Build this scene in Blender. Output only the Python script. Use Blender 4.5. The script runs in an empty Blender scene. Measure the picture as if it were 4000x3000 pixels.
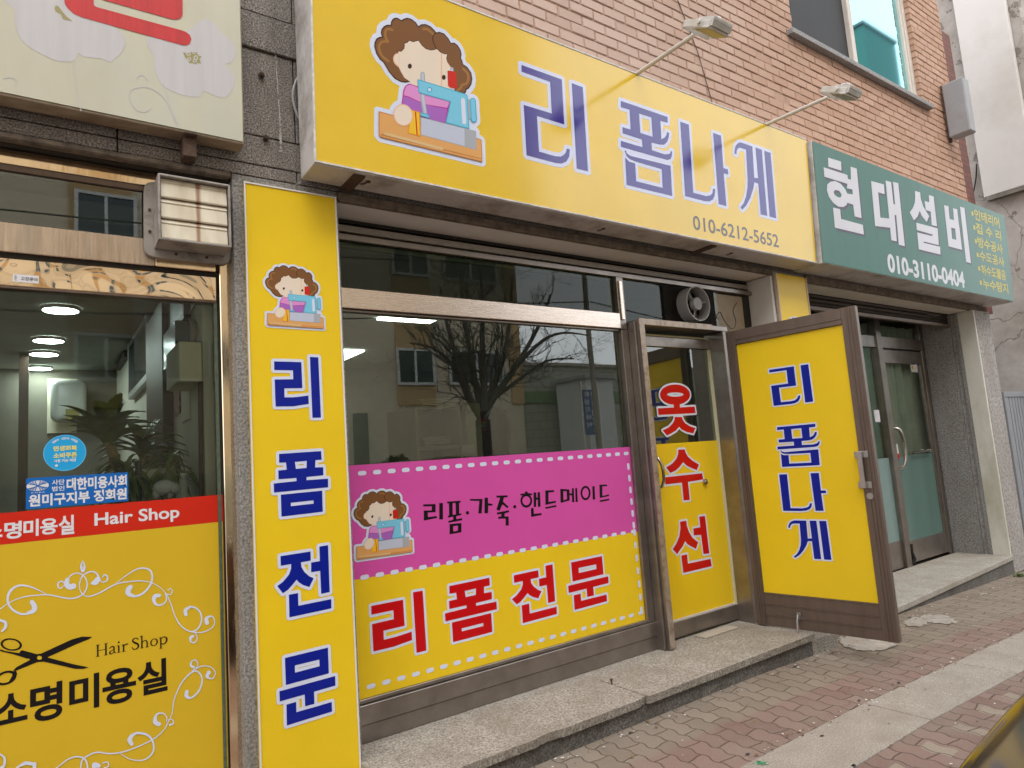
import bpy, bmesh, math, random
import numpy as np
from mathutils import Vector, Matrix
from mathutils.geometry import delaunay_2d_cdt
random.seed(7)
sc = bpy.context.scene
COL = sc.collection
R = math.radians
# ---------------------------------------------------------------- camera, sky, sun, exposure
CAM = np.array([0, -2.8609, 1.4010]); FPX = 2605.24
yaw, pit, rol = R(35.5432), R(6.5298), R(-4.1754)
fw = np.array([math.sin(yaw)*math.cos(pit), math.cos(yaw)*math.cos(pit), math.sin(pit)])
_r0 = np.array([math.cos(yaw), -math.sin(yaw), 0.0]); _u0 = np.cross(_r0, fw)
rt = _r0*math.cos(rol)+_u0*math.sin(rol); up = -_r0*math.sin(rol)+_u0*math.cos(rol)
cd = bpy.data.cameras.new('camera'); cam = bpy.data.objects.new('camera', cd); COL.objects.link(cam)
cd.sensor_width = 36.0; cd.lens = FPX/4000*36.0; cd.clip_start = 0.05; cd.clip_end = 2000
M = Matrix(((rt[0], up[0], -fw[0], CAM[0]), (rt[1], up[1], -fw[1], CAM[1]), (rt[2], up[2], -fw[2], CAM[2]), (0, 0, 0, 1)))
cam.matrix_world = M
sc.camera = cam
SUN_EL, SUN_AZ = 48, 200          # azimuth clockwise from +Y (north): the sun stands over the street
w = bpy.data.worlds.new('World'); sc.world = w; w.use_nodes = True
nt = w.node_tree; bg = nt.nodes['Background']
sky = nt.nodes.new('ShaderNodeTexSky'); sky.sky_type = 'NISHITA'; sky.sun_disc = False
sky.sun_elevation = R(SUN_EL); sky.sun_rotation = R(SUN_AZ); sky.air_density = 1.0; sky.dust_density = 6.0; sky.ozone_density = 1.0
hs = nt.nodes.new('ShaderNodeHueSaturation'); hs.inputs['Saturation'].default_value = 0.22; hs.inputs['Value'].default_value = 1.0
nt.links.new(sky.outputs[0], hs.inputs['Color'])
ov = nt.nodes.new('ShaderNodeMix'); ov.data_type = 'RGBA'; ov.inputs[0].default_value = 0.6; ov.inputs[7].default_value = (9.6, 9.9, 10.4, 1)   # even cloud cover over the clear sky
nt.links.new(hs.outputs[0], ov.inputs[6]); nt.links.new(ov.outputs[2], bg.inputs['Color'])
bg.inputs['Strength'].default_value = 0.15
sd = bpy.data.lights.new('sun', 'SUN'); sd.energy = 0.9; sd.angle = R(60); sd.color = (1.0, 0.96, 0.9)
sun = bpy.data.objects.new('sun', sd); COL.objects.link(sun)
_d = Vector((math.sin(R(SUN_AZ))*math.cos(R(SUN_EL)), math.cos(R(SUN_AZ))*math.cos(R(SUN_EL)), math.sin(R(SUN_EL))))
sun.rotation_euler = _d.to_track_quat('Z', 'Y').to_euler(); sun.location = (0, -8, 12)
vs = sc.view_settings; vs.view_transform = 'Standard'; vs.look = 'None'; vs.gamma = 1; vs.exposure = 0.92
sc.cycles.max_bounces = 8; sc.cycles.transparent_max_bounces = 12; sc.cycles.glossy_bounces = 5
sc.cycles.sample_clamp_indirect = 4.0

# ---------------------------------------------------------------- photo pixel -> point on a real plane
def ray(u, v): return fw + rt*(u-2000)/FPX - up*(v-1500)/FPX
def U(u, v, y): d = ray(u, v); t = (y-CAM[1])/d[1]; return Vector(CAM+t*d)
def G(u, v, z): d = ray(u, v); t = (z-CAM[2])/d[2]; return Vector(CAM+t*d)
def XP(u, v, x): d = ray(u, v); t = (x-CAM[0])/d[0]; return Vector(CAM+t*d)
class Plane:
    """a real flat surface: origin o, unit axes a (along) and b (up), n towards the viewer"""
    def __init__(s, o, a, b):
        s.o = Vector(o); s.a = Vector(a).normalized(); s.b = Vector(b).normalized(); s.n = s.a.cross(s.b).normalized()
    def px(s, u, v):
        d = Vector(ray(u, v)); c = Vector(CAM)
        t = (s.o-c).dot(s.n)/d.dot(s.n); p = c+d*t-s.o
        return (p.dot(s.a), p.dot(s.b))
    def w(s, x, y, off=0.0): return s.o+s.a*x+s.b*y+s.n*off
class Zoom:
    def __init__(s, x0, y0, k): s.x0, s.y0, s.k = x0, y0, k
    def __call__(s, p): return (s.x0+p[0]*s.k, s.y0+p[1]*s.k)
    def loc(s, pl, pts): return [pl.px(*s(p)) for p in pts]

# ---------------------------------------------------------------- mesh builder
class MB:
    def __init__(s): s.v = []; s.f = []; s.m = []
    def add(s, vs_, fs, m=0):
        k = len(s.v); s.v += [tuple(p) for p in vs_]
        for f in fs: s.f.append([k+i for i in f]); s.m.append(m)
    def poly(s, pts, m=0): s.add(pts, [list(range(len(pts)))], m)
    def box(s, x0, x1, y0, y1, z0, z1, m=0):
        if x1 < x0: x0, x1 = x1, x0
        if y1 < y0: y0, y1 = y1, y0
        if z1 < z0: z0, z1 = z1, z0
        s.add([(x0,y0,z0),(x1,y0,z0),(x1,y1,z0),(x0,y1,z0),(x0,y0,z1),(x1,y0,z1),(x1,y1,z1),(x0,y1,z1)],
              [(0,3,2,1),(4,5,6,7),(0,1,5,4),(1,2,6,5),(2,3,7,6),(3,0,4,7)], m)
    def obox(s, o, ax, ay, az, m=0):
        o, ax, ay, az = map(Vector, (o, ax, ay, az))
        p = [o, o+ax, o+ax+ay, o+ay, o+az, o+ax+az, o+ax+ay+az, o+ay+az]
        fs = [(0,3,2,1),(4,5,6,7),(0,1,5,4),(1,2,6,5),(2,3,7,6),(3,0,4,7)]
        if ax.cross(ay).dot(az) < 0: fs = [f[::-1] for f in fs]
        s.add(p, fs, m)
    def tube(s, pts, r, seg=8, m=0, cap=True):
        pts = [Vector(p) for p in pts]; n = len(pts); rs = r if isinstance(r, (list, tuple)) else [r]*n
        rings = []; t0 = (pts[1]-pts[0]).normalized()
        x = t0.orthogonal().normalized()
        for i, p in enumerate(pts):
            t = (pts[min(i+1, n-1)]-pts[max(i-1, 0)]).normalized()
            x = (x-t*x.dot(t)).normalized(); y = t.cross(x)
            rings.append([p+(x*math.cos(a)+y*math.sin(a))*rs[i] for a in [2*math.pi*k/seg for k in range(seg)]])
        vs_ = [q for rg in rings for q in rg]; fs = []
        for i in range(n-1):
            for k in range(seg):
                a, b = i*seg+k, i*seg+(k+1) % seg
                fs.append((a, b, b+seg, a+seg))
        if cap: fs += [tuple(range(seg))[::-1], tuple(range((n-1)*seg, n*seg))]
        s.add(vs_, fs, m)
    def ball(s, c, rx, ry, rz, m=0, nu=14, nv=8):
        vs_ = []; fs = []
        for j in range(nv+1):
            th = math.pi*j/nv
            for i in range(nu):
                ph = 2*math.pi*i/nu
                vs_.append((c[0]+rx*math.sin(th)*math.cos(ph), c[1]+ry*math.sin(th)*math.sin(ph), c[2]+rz*math.cos(th)))
        for j in range(nv):
            for i in range(nu):
                a, b = j*nu+i, j*nu+(i+1) % nu
                fs.append((a, a+nu, b+nu, b))
        s.add(vs_, fs, m)
    def prism(s, loop, vec, m=0):
        vec = Vector(vec); lo = [Vector(p) for p in loop]; n = len(lo)
        fs = [tuple(range(n)), tuple(range(2*n-1, n-1, -1))]+[(i, i+n, (i+1) % n+n, (i+1) % n) for i in range(n)]
        s.add(lo+[p+vec for p in lo], fs, m)
    def fill(s, pl, loops, off, m=0):
        """flat face with holes on a plane"""
        loops = [l for l in loops if len(l) > 2]
        ctr = np.array([p for l in loops for p in l]).mean(0); pts = []; ed = []
        for l in loops:
            k = len(pts); pts += [Vector(((p[0]-ctr[0])*10, (p[1]-ctr[1])*10)) for p in l]; ed += [(k+i, k+(i+1) % len(l)) for i in range(len(l))]
        vo, _, fo, _, _, _ = delaunay_2d_cdt(pts, ed, [], 0, 1e-6)
        vo = np.array([(p[0]/10+ctr[0], p[1]/10+ctr[1]) for p in vo]); S = np.array([(*l[i], *l[(i+1) % len(l)]) for l in loops for i in range(len(l))]); fs = []
        for f in fo:
            c = vo[list(f)].mean(0); y0, y1 = S[:, 1], S[:, 3]
            hit = ((c[1] >= np.minimum(y0, y1)) & (c[1] < np.maximum(y0, y1)))
            xi = S[hit, 0]+(c[1]-y0[hit])*(S[hit, 2]-S[hit, 0])/(y1[hit]-y0[hit])
            if np.count_nonzero(xi > c[0]) % 2: fs.append(tuple(f))
        s.add([pl.w(p[0], p[1], off) for p in vo], fs, m)
    def build(s, name, mats, parent=None, bevel=0.0, smooth=False, local=False, weld=False, seg=1):
        me = bpy.data.meshes.new(name); me.from_pydata(s.v, [], s.f)
        mats = mats if isinstance(mats, (list, tuple)) else [mats]
        for mm in mats: me.materials.append(mm)
        me.polygons.foreach_set('material_index', s.m)
        if bevel or weld:
            b = bmesh.new(); b.from_mesh(me)
            bmesh.ops.remove_doubles(b, verts=b.verts, dist=1e-6)
            bmesh.ops.recalc_face_normals(b, faces=b.faces)
            if bevel: bmesh.ops.bevel(b, geom=[e for e in b.edges if len(e.link_faces) == 2 and e.calc_face_angle(0) > 0.5], offset=bevel, segments=seg, affect='EDGES', profile=0.5, clamp_overlap=True)
            b.to_mesh(me); b.free()
        if smooth:
            me.polygons.foreach_set('use_smooth', [True]*len(me.polygons)); me.set_sharp_from_angle(angle=R(38))
        me.update()
        o = bpy.data.objects.new(name, me); COL.objects.link(o)
        if parent is not None:
            o.parent = parent
            if not local:
                if parent.type == 'EMPTY': o.matrix_parent_inverse = Matrix.Translation(-Vector(parent.location))
        return o
def tag(o, label=None, cat=None, group=None, kind=None):
    if label: o['label'] = label
    if cat: o['category'] = cat
    if group: o['group'] = group
    if kind: o['kind'] = kind
    return o
def thing(name, label, cat, loc=(0, 0, 0), group=None):
    e = bpy.data.objects.new(name, None); COL.objects.link(e); e.location = loc; e.empty_display_size = 0.1
    return tag(e, label, cat, group)
def copy_tree(o, parent=None):
    c = o.copy(); COL.objects.link(c)
    if parent is not None: c.parent = parent
    for ch in [x for x in COL.objects if x.parent == o]: copy_tree(ch, c)
    return c
def jit(mb, amt):
    mb.v = [tuple(c+random.uniform(-amt, amt) for c in p) for p in mb.v]

# ---------------------------------------------------------------- materials
def N(nt, t, **kw):
    n = nt.nodes.new(t)
    for k, val in kw.items():
        if k in n.inputs: n.inputs[k].default_value = val
        else: setattr(n, k, val)
    return n
def mat(name, col, rough=0.6, metal=0.0, spec=0.5, var=0.0, vscale=6.0, bump=0.0, bscale=60.0, coat=0.0, streak=0.0, stretch=(1, 1, 1), dirt=None, dirt_amt=0.5, dscale=2.5, rvar=0.0):
    m = bpy.data.materials.new(name); m.use_nodes = True; t = m.node_tree; b = t.nodes['Principled BSDF']
    b.inputs['Base Color'].default_value = (*col, 1); b.inputs['Roughness'].default_value = rough; b.inputs['Metallic'].default_value = metal
    b.inputs['Specular IOR Level'].default_value = spec
    if coat: b.inputs['Coat Weight'].default_value = coat; b.inputs['Coat Roughness'].default_value = 0.12
    L = t.links.new
    if var or bump or dirt or rvar:
        tc = N(t, 'ShaderNodeTexCoord'); mp = N(t, 'ShaderNodeMapping'); mp.inputs['Scale'].default_value = stretch; L(tc.outputs['Object'], mp.inputs[0])
        src = None
        if var:
            n1 = N(t, 'ShaderNodeTexNoise', Scale=vscale, Detail=6.0, Roughness=0.6); L(mp.outputs[0], n1.inputs['Vector'])
            cr = N(t, 'ShaderNodeValToRGB'); cr.color_ramp.elements[0].position = 0.3; cr.color_ramp.elements[1].position = 0.7
            cr.color_ramp.elements[0].color = (*[c*(1-var) for c in col], 1); cr.color_ramp.elements[1].color = (*[min(1, c*(1+var)) for c in col], 1)
            L(n1.outputs['Fac'], cr.inputs[0]); src = cr.outputs[0]
        if dirt:
            n2 = N(t, 'ShaderNodeTexNoise', Scale=dscale, Detail=8.0, Roughness=0.7); L(mp.outputs[0], n2.inputs['Vector'])
            mr = N(t, 'ShaderNodeMapRange'); mr.inputs['From Min'].default_value = 0.48; mr.inputs['From Max'].default_value = 0.68; mr.inputs['To Max'].default_value = dirt_amt; L(n2.outputs['Fac'], mr.inputs['Value'])
            mx = N(t, 'ShaderNodeMix', data_type='RGBA'); L(mr.outputs[0], mx.inputs[0])
            if src: L(src, mx.inputs[6])
            else: mx.inputs[6].default_value = (*col, 1)
            mx.inputs[7].default_value = (*dirt, 1); src = mx.outputs[2]
        if src: L(src, b.inputs['Base Color'])
        if rvar:
            n4 = N(t, 'ShaderNodeTexNoise', Scale=vscale*1.7, Detail=4.0); L(mp.outputs[0], n4.inputs['Vector'])
            mr2 = N(t, 'ShaderNodeMapRange'); mr2.inputs['To Min'].default_value = max(0.02, rough-rvar); mr2.inputs['To Max'].default_value = rough+rvar; L(n4.outputs['Fac'], mr2.inputs['Value']); L(mr2.outputs[0], b.inputs['Roughness'])
        if bump:
            n3 = N(t, 'ShaderNodeTexNoise', Scale=bscale, Detail=5.0); L(mp.outputs[0], n3.inputs['Vector'])
            bp = N(t, 'ShaderNodeBump', Strength=bump, Distance=0.01); L(n3.outputs['Fac'], bp.inputs['Height']); L(bp.outputs[0], b.inputs['Normal'])
    return m
def granite_mat(name, c1, c2, c3, scale=260, rough=0.55, bump=0.08, stain=None, stain_amt=0.6, spec=0.4):
    m = bpy.data.materials.new(name); m.use_nodes = True; t = m.node_tree; b = t.nodes['Principled BSDF']; L = t.links.new
    tc = N(t, 'ShaderNodeTexCoord')
    vo = N(t, 'ShaderNodeTexNoise', Scale=scale*0.55, Detail=3.0, Roughness=0.75); L(tc.outputs['Object'], vo.inputs['Vector'])
    cr = N(t, 'ShaderNodeValToRGB'); e = cr.color_ramp.elements
    e[0].position = 0.36; e[0].color = (*c1, 1); e[1].position = 0.62; e[1].color = (*c3, 1)
    k = e.new(0.48); k.color = (*c2, 1); L(vo.outputs['Fac'], cr.inputs[0])
    n2 = N(t, 'ShaderNodeTexNoise', Scale=3.0, Detail=8.0, Roughness=0.7); mp = N(t, 'ShaderNodeMapping'); mp.inputs['Scale'].default_value = (1.6, 1.6, 0.55); L(tc.outputs['Object'], mp.inputs[0]); L(mp.outputs[0], n2.inputs['Vector'])
    mr = N(t, 'ShaderNodeMapRange'); mr.inputs['From Min'].default_value = 0.4; mr.inputs['From Max'].default_value = 0.66; mr.inputs['To Max'].default_value = stain_amt if stain else 0.25; L(n2.outputs['Fac'], mr.inputs['Value'])
    mx = N(t, 'ShaderNodeMix', data_type='RGBA'); L(mr.outputs[0], mx.inputs[0]); L(cr.outputs[0], mx.inputs[6]); mx.inputs[7].default_value = (*(stain or [x*0.6 for x in c2]), 1)
    L(mx.outputs[2], b.inputs['Base Color']); b.inputs['Roughness'].default_value = rough; b.inputs['Specular IOR Level'].default_value = spec
    bp = N(t, 'ShaderNodeBump', Strength=bump, Distance=0.004); L(vo.outputs['Fac'], bp.inputs['Height']); L(bp.outputs[0], b.inputs['Normal'])
    return m
def glass_mat(name, tint, ior=1.6, gloss=(1, 1, 1), rough=0.0, wave=0.0):
    m = bpy.data.materials.new(name); m.use_nodes = True; t = m.node_tree; t.nodes.clear(); L = t.links.new
    out = N(t, 'ShaderNodeOutputMaterial'); mx = N(t, 'ShaderNodeMixShader'); tr = N(t, 'ShaderNodeBsdfTransparent'); gl = N(t, 'ShaderNodeBsdfAnisotropic' if False else 'ShaderNodeBsdfGlossy')
    tr.inputs[0].default_value = (*tint, 1); gl.inputs['Color'].default_value = (*gloss, 1); gl.inputs['Roughness'].default_value = rough
    fr = N(t, 'ShaderNodeFresnel'); fr.inputs['IOR'].default_value = ior
    if wave:
        tc = N(t, 'ShaderNodeTexCoord'); no = N(t, 'ShaderNodeTexNoise', Scale=2.2, Detail=1.0); L(tc.outputs['Object'], no.inputs['Vector'])
        bp = N(t, 'ShaderNodeBump', Strength=wave, Distance=0.02); L(no.outputs['Fac'], bp.inputs['Height']); L(bp.outputs[0], gl.inputs['Normal'])
    L(fr.outputs[0], mx.inputs[0]); L(tr.outputs[0], mx.inputs[1]); L(gl.outputs[0], mx.inputs[2]); L(mx.outputs[0], out.inputs[0])
    return m
def emit_mat(name, col, st):
    m = bpy.data.materials.new(name); m.use_nodes = True; b = m.node_tree.nodes['Principled BSDF']
    b.inputs['Base Color'].default_value = (*col, 1); b.inputs['Emission Color'].default_value = (*col, 1); b.inputs['Emission Strength'].default_value = st
    return m
def vinyl(name, col, rough=0.30, spec=0.28, bump=0.0): return mat(name, col, rough, spec=spec, var=0.035, vscale=3.0, bump=bump, bscale=900)
VY = vinyl('yellow_vinyl', (0.82, 0.56, 0.016)); VYs = mat('glossy_yellow_flex', (0.76, 0.50, 0.012), 0.17, spec=0.85, var=0.05, vscale=2.5, bump=0.03, bscale=2.2, coat=0.35)
VP = vinyl('pink_vinyl', (0.64, 0.085, 0.37)); VW = vinyl('white_vinyl', (0.66, 0.70, 0.85)); VN = vinyl('navy_vinyl', (0.004, 0.014, 0.27)); VR = vinyl('red_vinyl', (0.56, 0.004, 0.006)); VK = vinyl('black_vinyl', (0.010, 0.008, 0.009))
VNs = mat('glossy_navy_print', (0.022, 0.010, 0.24), 0.15, spec=1.0); VWs = mat('glossy_white_print', (0.60, 0.64, 0.85), 0.17, spec=1.0); VGs = mat('glossy_grey_print', (0.06, 0.045, 0.04), 0.17, spec=1.0)
VYd = vinyl('mustard_vinyl', (0.66, 0.435, 0.022)); VRd = vinyl('scarlet_vinyl', (0.60, 0.022, 0.008)); VB = vinyl('sky_blue_vinyl', (0.02, 0.36, 0.72)); VBd = vinyl('azure_vinyl', (0.008, 0.13, 0.46))
GRAN = granite_mat('dark_granite', (0.03, 0.03, 0.032), (0.17, 0.152, 0.14), (0.42, 0.37, 0.34), 260, stain=(0.055, 0.045, 0.038), stain_amt=0.55, rough=0.45)
COPPS = mat('rippled_copper_sheet', (0.98, 0.78, 0.56), 0.05, metal=1.0)
_t = COPPS.node_tree; _tc = N(_t, 'ShaderNodeTexCoord'); _n = N(_t, 'ShaderNodeTexNoise', Scale=3.2, Detail=0.6, Distortion=1.6); _t.links.new(_tc.outputs['Object'], _n.inputs['Vector'])
_b = N(_t, 'ShaderNodeBump', Strength=1.0, Distance=0.045); _t.links.new(_n.outputs['Fac'], _b.inputs['Height']); _t.links.new(_b.outputs[0], _t.nodes['Principled BSDF'].inputs['Normal'])
GRANL = granite_mat('grey_granite', (0.10, 0.10, 0.10), (0.23, 0.225, 0.22), (0.40, 0.385, 0.37), 170, stain=(0.14, 0.12, 0.10), stain_amt=0.3)
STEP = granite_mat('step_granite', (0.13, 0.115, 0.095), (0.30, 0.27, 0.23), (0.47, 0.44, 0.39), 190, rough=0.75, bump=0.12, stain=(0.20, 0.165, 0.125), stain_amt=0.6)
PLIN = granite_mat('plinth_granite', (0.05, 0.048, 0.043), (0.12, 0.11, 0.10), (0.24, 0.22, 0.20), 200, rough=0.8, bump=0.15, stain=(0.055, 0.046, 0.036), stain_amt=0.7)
ALU = mat('bronze_aluminium', (0.30, 0.265, 0.24), 0.32, metal=0.85, var=0.16, vscale=9, stretch=(1, 1, 1), dirt=(0.17, 0.145, 0.125), dirt_amt=0.45, rvar=0.08)
ALUB = mat('brushed_steel', (0.80, 0.68, 0.59), 0.27, metal=1.0, var=0.10, vscale=14, stretch=(0.3, 1, 14), bump=0.04, bscale=30, rvar=0.06)
ALUD = mat('brown_anodised', (0.165, 0.120, 0.095), 0.4, metal=0.55, var=0.12, vscale=7, dirt=(0.20, 0.15, 0.12), dirt_amt=0.4, stretch=(3, 3, 0.6))
COPP = mat('copper_steel', (0.98, 0.74, 0.50), 0.10, metal=1.0, var=0.12, vscale=8, stretch=(2, 2, 0.4), bump=0.35, bscale=2.6, dirt=(0.50, 0.42, 0.35), dirt_amt=0.4, rvar=0.05)
COPPD = mat('dusty_copper_steel', (0.72, 0.60, 0.50), 0.24, metal=1.0, var=0.22, vscale=16, stretch=(5, 5, 0.35), bump=0.06, bscale=8, dirt=(0.42, 0.40, 0.38), dirt_amt=0.6, rvar=0.08)
DARK = mat('dark_gap', (0.018, 0.015, 0.013), 0.7)
WHT = mat('off_white_paint', (0.62, 0.57, 0.54), 0.5, var=0.07, dirt=(0.36, 0.30, 0.25), dirt_amt=0.45, dscale=2.0)
WHTB = mat('chipped_white_metal', (0.58, 0.55, 0.53), 0.42, var=0.06, dirt=(0.20, 0.16, 0.13), dirt_amt=0.75, dscale=5.0)
RUST = mat('rusty_iron', (0.075, 0.042, 0.026), 0.85, var=0.45, vscale=40, bump=0.3, bscale=90)
MORT = mat('painted_mortar', (0.43, 0.28, 0.21), 0.9, var=0.2, vscale=30, bump=0.4, bscale=120)
PLAST = mat('grey_plaster', (0.47, 0.43, 0.40), 0.9, var=0.10, vscale=5, bump=0.35, bscale=40, dirt=(0.30, 0.265, 0.235), dirt_amt=0.7, dscale=1.8)
GREEN = mat('green_flex', (0.028, 0.135, 0.098), 0.28, spec=0.5, var=0.10, vscale=4, stretch=(3, 1, 0.25), bump=0.02, bscale=4)
GLS = glass_mat('shop_glass', (0.60, 0.69, 0.62), 2.35, (0.95, 1, 0.97), 0.0, 0.02)
GLST = glass_mat('transom_glass', (0.62, 0.70, 0.62), 1.42, (0.95, 1, 0.97), 0.0, 0.02)
GLS2 = glass_mat('salon_glass', (0.82, 0.90, 0.85), 1.5, (0.95, 1, 0.97), 0.0, 0.02)
# ---------------------------------------------------------------- lettering
def segs_of(shape):
    S = []
    for l in shape:
        for i in range(len(l)): S.append((*l[i], *l[(i+1) % len(l)]))
    return np.array(S)
def sdf(shapes, X, Y):
    D = None; P = np.stack([X.ravel(), Y.ravel()], 1)
    for sh in shapes:
        S = segs_of(sh); d2 = np.full(len(P), 1e9); ins = np.zeros(len(P), bool)
        for x0, y0, x1, y1 in S:
            dx, dy = x1-x0, y1-y0; L2 = dx*dx+dy*dy+1e-18
            t = np.clip(((P[:, 0]-x0)*dx+(P[:, 1]-y0)*dy)/L2, 0, 1)
            d2 = np.minimum(d2, (P[:, 0]-x0-t*dx)**2+(P[:, 1]-y0-t*dy)**2)
            if y0 != y1:
                c = ((P[:, 1] >= min(y0, y1)) & (P[:, 1] < max(y0, y1)) & (P[:, 0] < x0+(P[:, 1]-y0)*dx/dy)); ins ^= c
        d = np.sqrt(d2); d[ins] *= -1
        D = d if D is None else np.minimum(D, d)
    return D.reshape(X.shape)
def contour(D, xs, ys, lev):
    V = D-lev; V[V == 0] = 1e-9; H, W = V.shape; E = {}; nx = {}
    def key(i, j, k):
        q = (i, j, k)
        if q not in E:
            if k == 0: t = V[i, j]/(V[i, j]-V[i, j+1]); E[q] = (xs[j]+t*(xs[j+1]-xs[j]), ys[i])
            else: t = V[i, j]/(V[i, j]-V[i+1, j]); E[q] = (xs[j], ys[i]+t*(ys[i+1]-ys[i]))
        return q
    B = V < 0; C = B[:-1, :-1]*1+B[:-1, 1:]*2+B[1:, 1:]*4+B[1:, :-1]*8
    for i, j in zip(*np.where((C > 0) & (C < 15))):
        c = C[i, j]; b, r_, t_, l = (i, j, 0), (i, j+1, 1), (i+1, j, 0), (i, j, 1)
        tab = {1: [(l, b)], 2: [(b, r_)], 3: [(l, r_)], 4: [(r_, t_)], 5: [(l, b), (r_, t_)], 6: [(b, t_)], 7: [(l, t_)], 8: [(t_, l)], 9: [(t_, b)], 10: [(b, r_), (t_, l)], 11: [(t_, r_)], 12: [(r_, l)], 13: [(r_, b)], 14: [(b, l)]}[c]
        for p, q in tab: nx[key(*p)] = key(*q)
    loops = []
    while nx:
        s0 = next(iter(nx)); l = []; q = s0
        while q in nx: l.append(E[q]); q = nx.pop(q)
        if len(l) > 5: loops.append(simplify(l, (xs[1]-xs[0])*0.12))
    return loops
def simplify(l, tol):
    out = [l[0]]; n = len(l); i = 0
    while i < n-1:
        j = i+2; best = i+1
        while j < n and j-i < 60:
            a, b = np.array(l[i]), np.array(l[j]); d = b-a; L = np.hypot(*d)+1e-12
            q = np.array(l[i+1:j])-a
            if np.max(np.abs(q[:, 0]*d[1]-q[:, 1]*d[0]))/L > tol: break
            best = j; j += 1
        out.append(l[best]); i = best
    return out[:-1] if len(out) > 4 and math.dist(out[0], out[-1]) < tol else out
def grow(shapes, d, res=150):
    P = np.array([p for sh in shapes for l in sh for p in l]); lo = P.min(0)-max(d, 0)*1.4-1e-3; hi = P.max(0)+max(d, 0)*1.4+1e-3
    h = max(hi-lo)/res; xs = np.arange(lo[0], hi[0]+h, h); ys = np.arange(lo[1], hi[1]+h, h)
    X, Y = np.meshgrid(xs, ys); return contour(sdf(shapes, X, Y), xs, ys, d)
def ell(cx, cy, rx, ry, n=28, rot=0.0):
    c, s = math.cos(rot), math.sin(rot)
    return [(cx+rx*math.cos(a)*c-ry*math.sin(a)*s, cy+rx*math.cos(a)*s+ry*math.sin(a)*c) for a in [2*math.pi*k/n for k in range(n)]]
def smooth(pts, k=4, closed=False):
    out = []; n = len(pts)
    for i in range(n if closed else n-1):
        p = [np.array(pts[(i+o) % n] if closed else pts[min(max(i+o, 0), n-1)], float) for o in (-1, 0, 1, 2)]
        for q in range(k):
            t = q/k
            out.append(tuple(0.5*((2*p[1])+(p[2]-p[0])*t+(2*p[0]-5*p[1]+4*p[2]-p[3])*t*t+(3*p[1]-p[0]-3*p[2]+p[3])*t**3)))
    if not closed: out.append(tuple(pts[-1]))
    return out
def ribbon(pts, w0, w1=None, wm=None, ends=True):
    """outline of a stroke of varying width"""
    pts = [np.array(p, float) for p in pts]; n = len(pts); w1 = w0 if w1 is None else w1; L = []; Rr = []
    for i, p in enumerate(pts):
        t = pts[min(i+1, n-1)]-pts[max(i-1, 0)]; t /= (np.hypot(*t)+1e-12); nn = np.array([-t[1], t[0]]); s = i/(n-1)
        w_ = w0*(1-s)+w1*s
        if wm is not None: w_ = (w0*(1-2*s)+wm*2*s) if s < .5 else (wm*(2-2*s)+w1*(2*s-1))
        L.append(tuple(p+nn*w_/2)); Rr.append(tuple(p-nn*w_/2))
    cap = []; cap2 = []
    if ends:
        for (c, e, ww, dst) in ((pts[-1], pts[-1]-pts[-2], w1, cap), (pts[0], pts[0]-pts[1], w0, cap2)):
            a = math.atan2(e[1], e[0])
            for k in range(1, 5): dst.append(tuple(c+np.array([math.cos(a+math.pi/2-k*math.pi/5), math.sin(a+math.pi/2-k*math.pi/5)])*ww/2))
    return L+cap+Rr[::-1]+cap2
_TX = {}
def text_shape(txt, bold=0.0):
    """outline loops of a line of text, normalised to its own box: (shapes, width/height)"""
    k = (txt, bold)
    if k in _TX: return _TX[k]
    c = bpy.data.curves.new('t', 'FONT'); c.body = txt; c.size = 1; c.offset = bold; c.resolution_u = 4
    o = bpy.data.objects.new('t', c); COL.objects.link(o); bpy.context.view_layer.update()
    me = bpy.data.meshes.new_from_object(o.evaluated_get(bpy.context.evaluated_depsgraph_get()))
    V = np.array([v.co[:2] for v in me.vertices]); F = [list(p.vertices) for p in me.polygons]
    bpy.data.objects.remove(o); bpy.data.curves.remove(c); bpy.data.meshes.remove(me)
    lo, hi = V.min(0), V.max(0)
    _TX[k] = ((V-lo)/(hi-lo), F, (hi-lo)); return _TX[k]
def rect_px(pl, z, l, r, t, b):
    f = (lambda p: p) if z is None else z
    return (pl.px(*f(l))[0], pl.px(*f(r))[0], pl.px(*f(b))[1], pl.px(*f(t))[1])   # x0,x1,y0,y1
def put_text(mb, pl, rect, txt, off, m=0, bold=0.0, shift=(0, 0)):
    V, F, _ = text_shape(txt, bold); x0, x1, y0, y1 = rect
    mb.add([pl.w(x0+p[0]*(x1-x0)+shift[0], y0+p[1]*(y1-y0)+shift[1], off) for p in V], F, m)
def bbox(shapes):
    P = np.array([p for sh in shapes for l in sh for p in l]); return P.min(0), P.max(0)
def norm(shapes):
    lo, hi = bbox(shapes); return [[[((p[0]-lo[0])/(hi[0]-lo[0]), (p[1]-lo[1])/(hi[1]-lo[1])) for p in l] for l in sh] for sh in shapes]
def fit(nsh, rect):
    x0, x1, y0, y1 = rect
    return [[[(x0+p[0]*(x1-x0), y0+p[1]*(y1-y0)) for p in l] for l in sh] for sh in nsh]
def glyph(mb, pl, shapes, off, m_fill, m_out=None, ow=0.01, union=False, res=150):
    if m_out is not None:
        mb.fill(pl, grow(shapes, ow, res), off, m_out); off += 0.0006
    if union: mb.fill(pl, grow(shapes, 1e-6, res*2), off, m_fill)
    else:
        for i, sh in enumerate(shapes): mb.fill(pl, sh, off+0.00004*i, m_fill)

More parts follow.
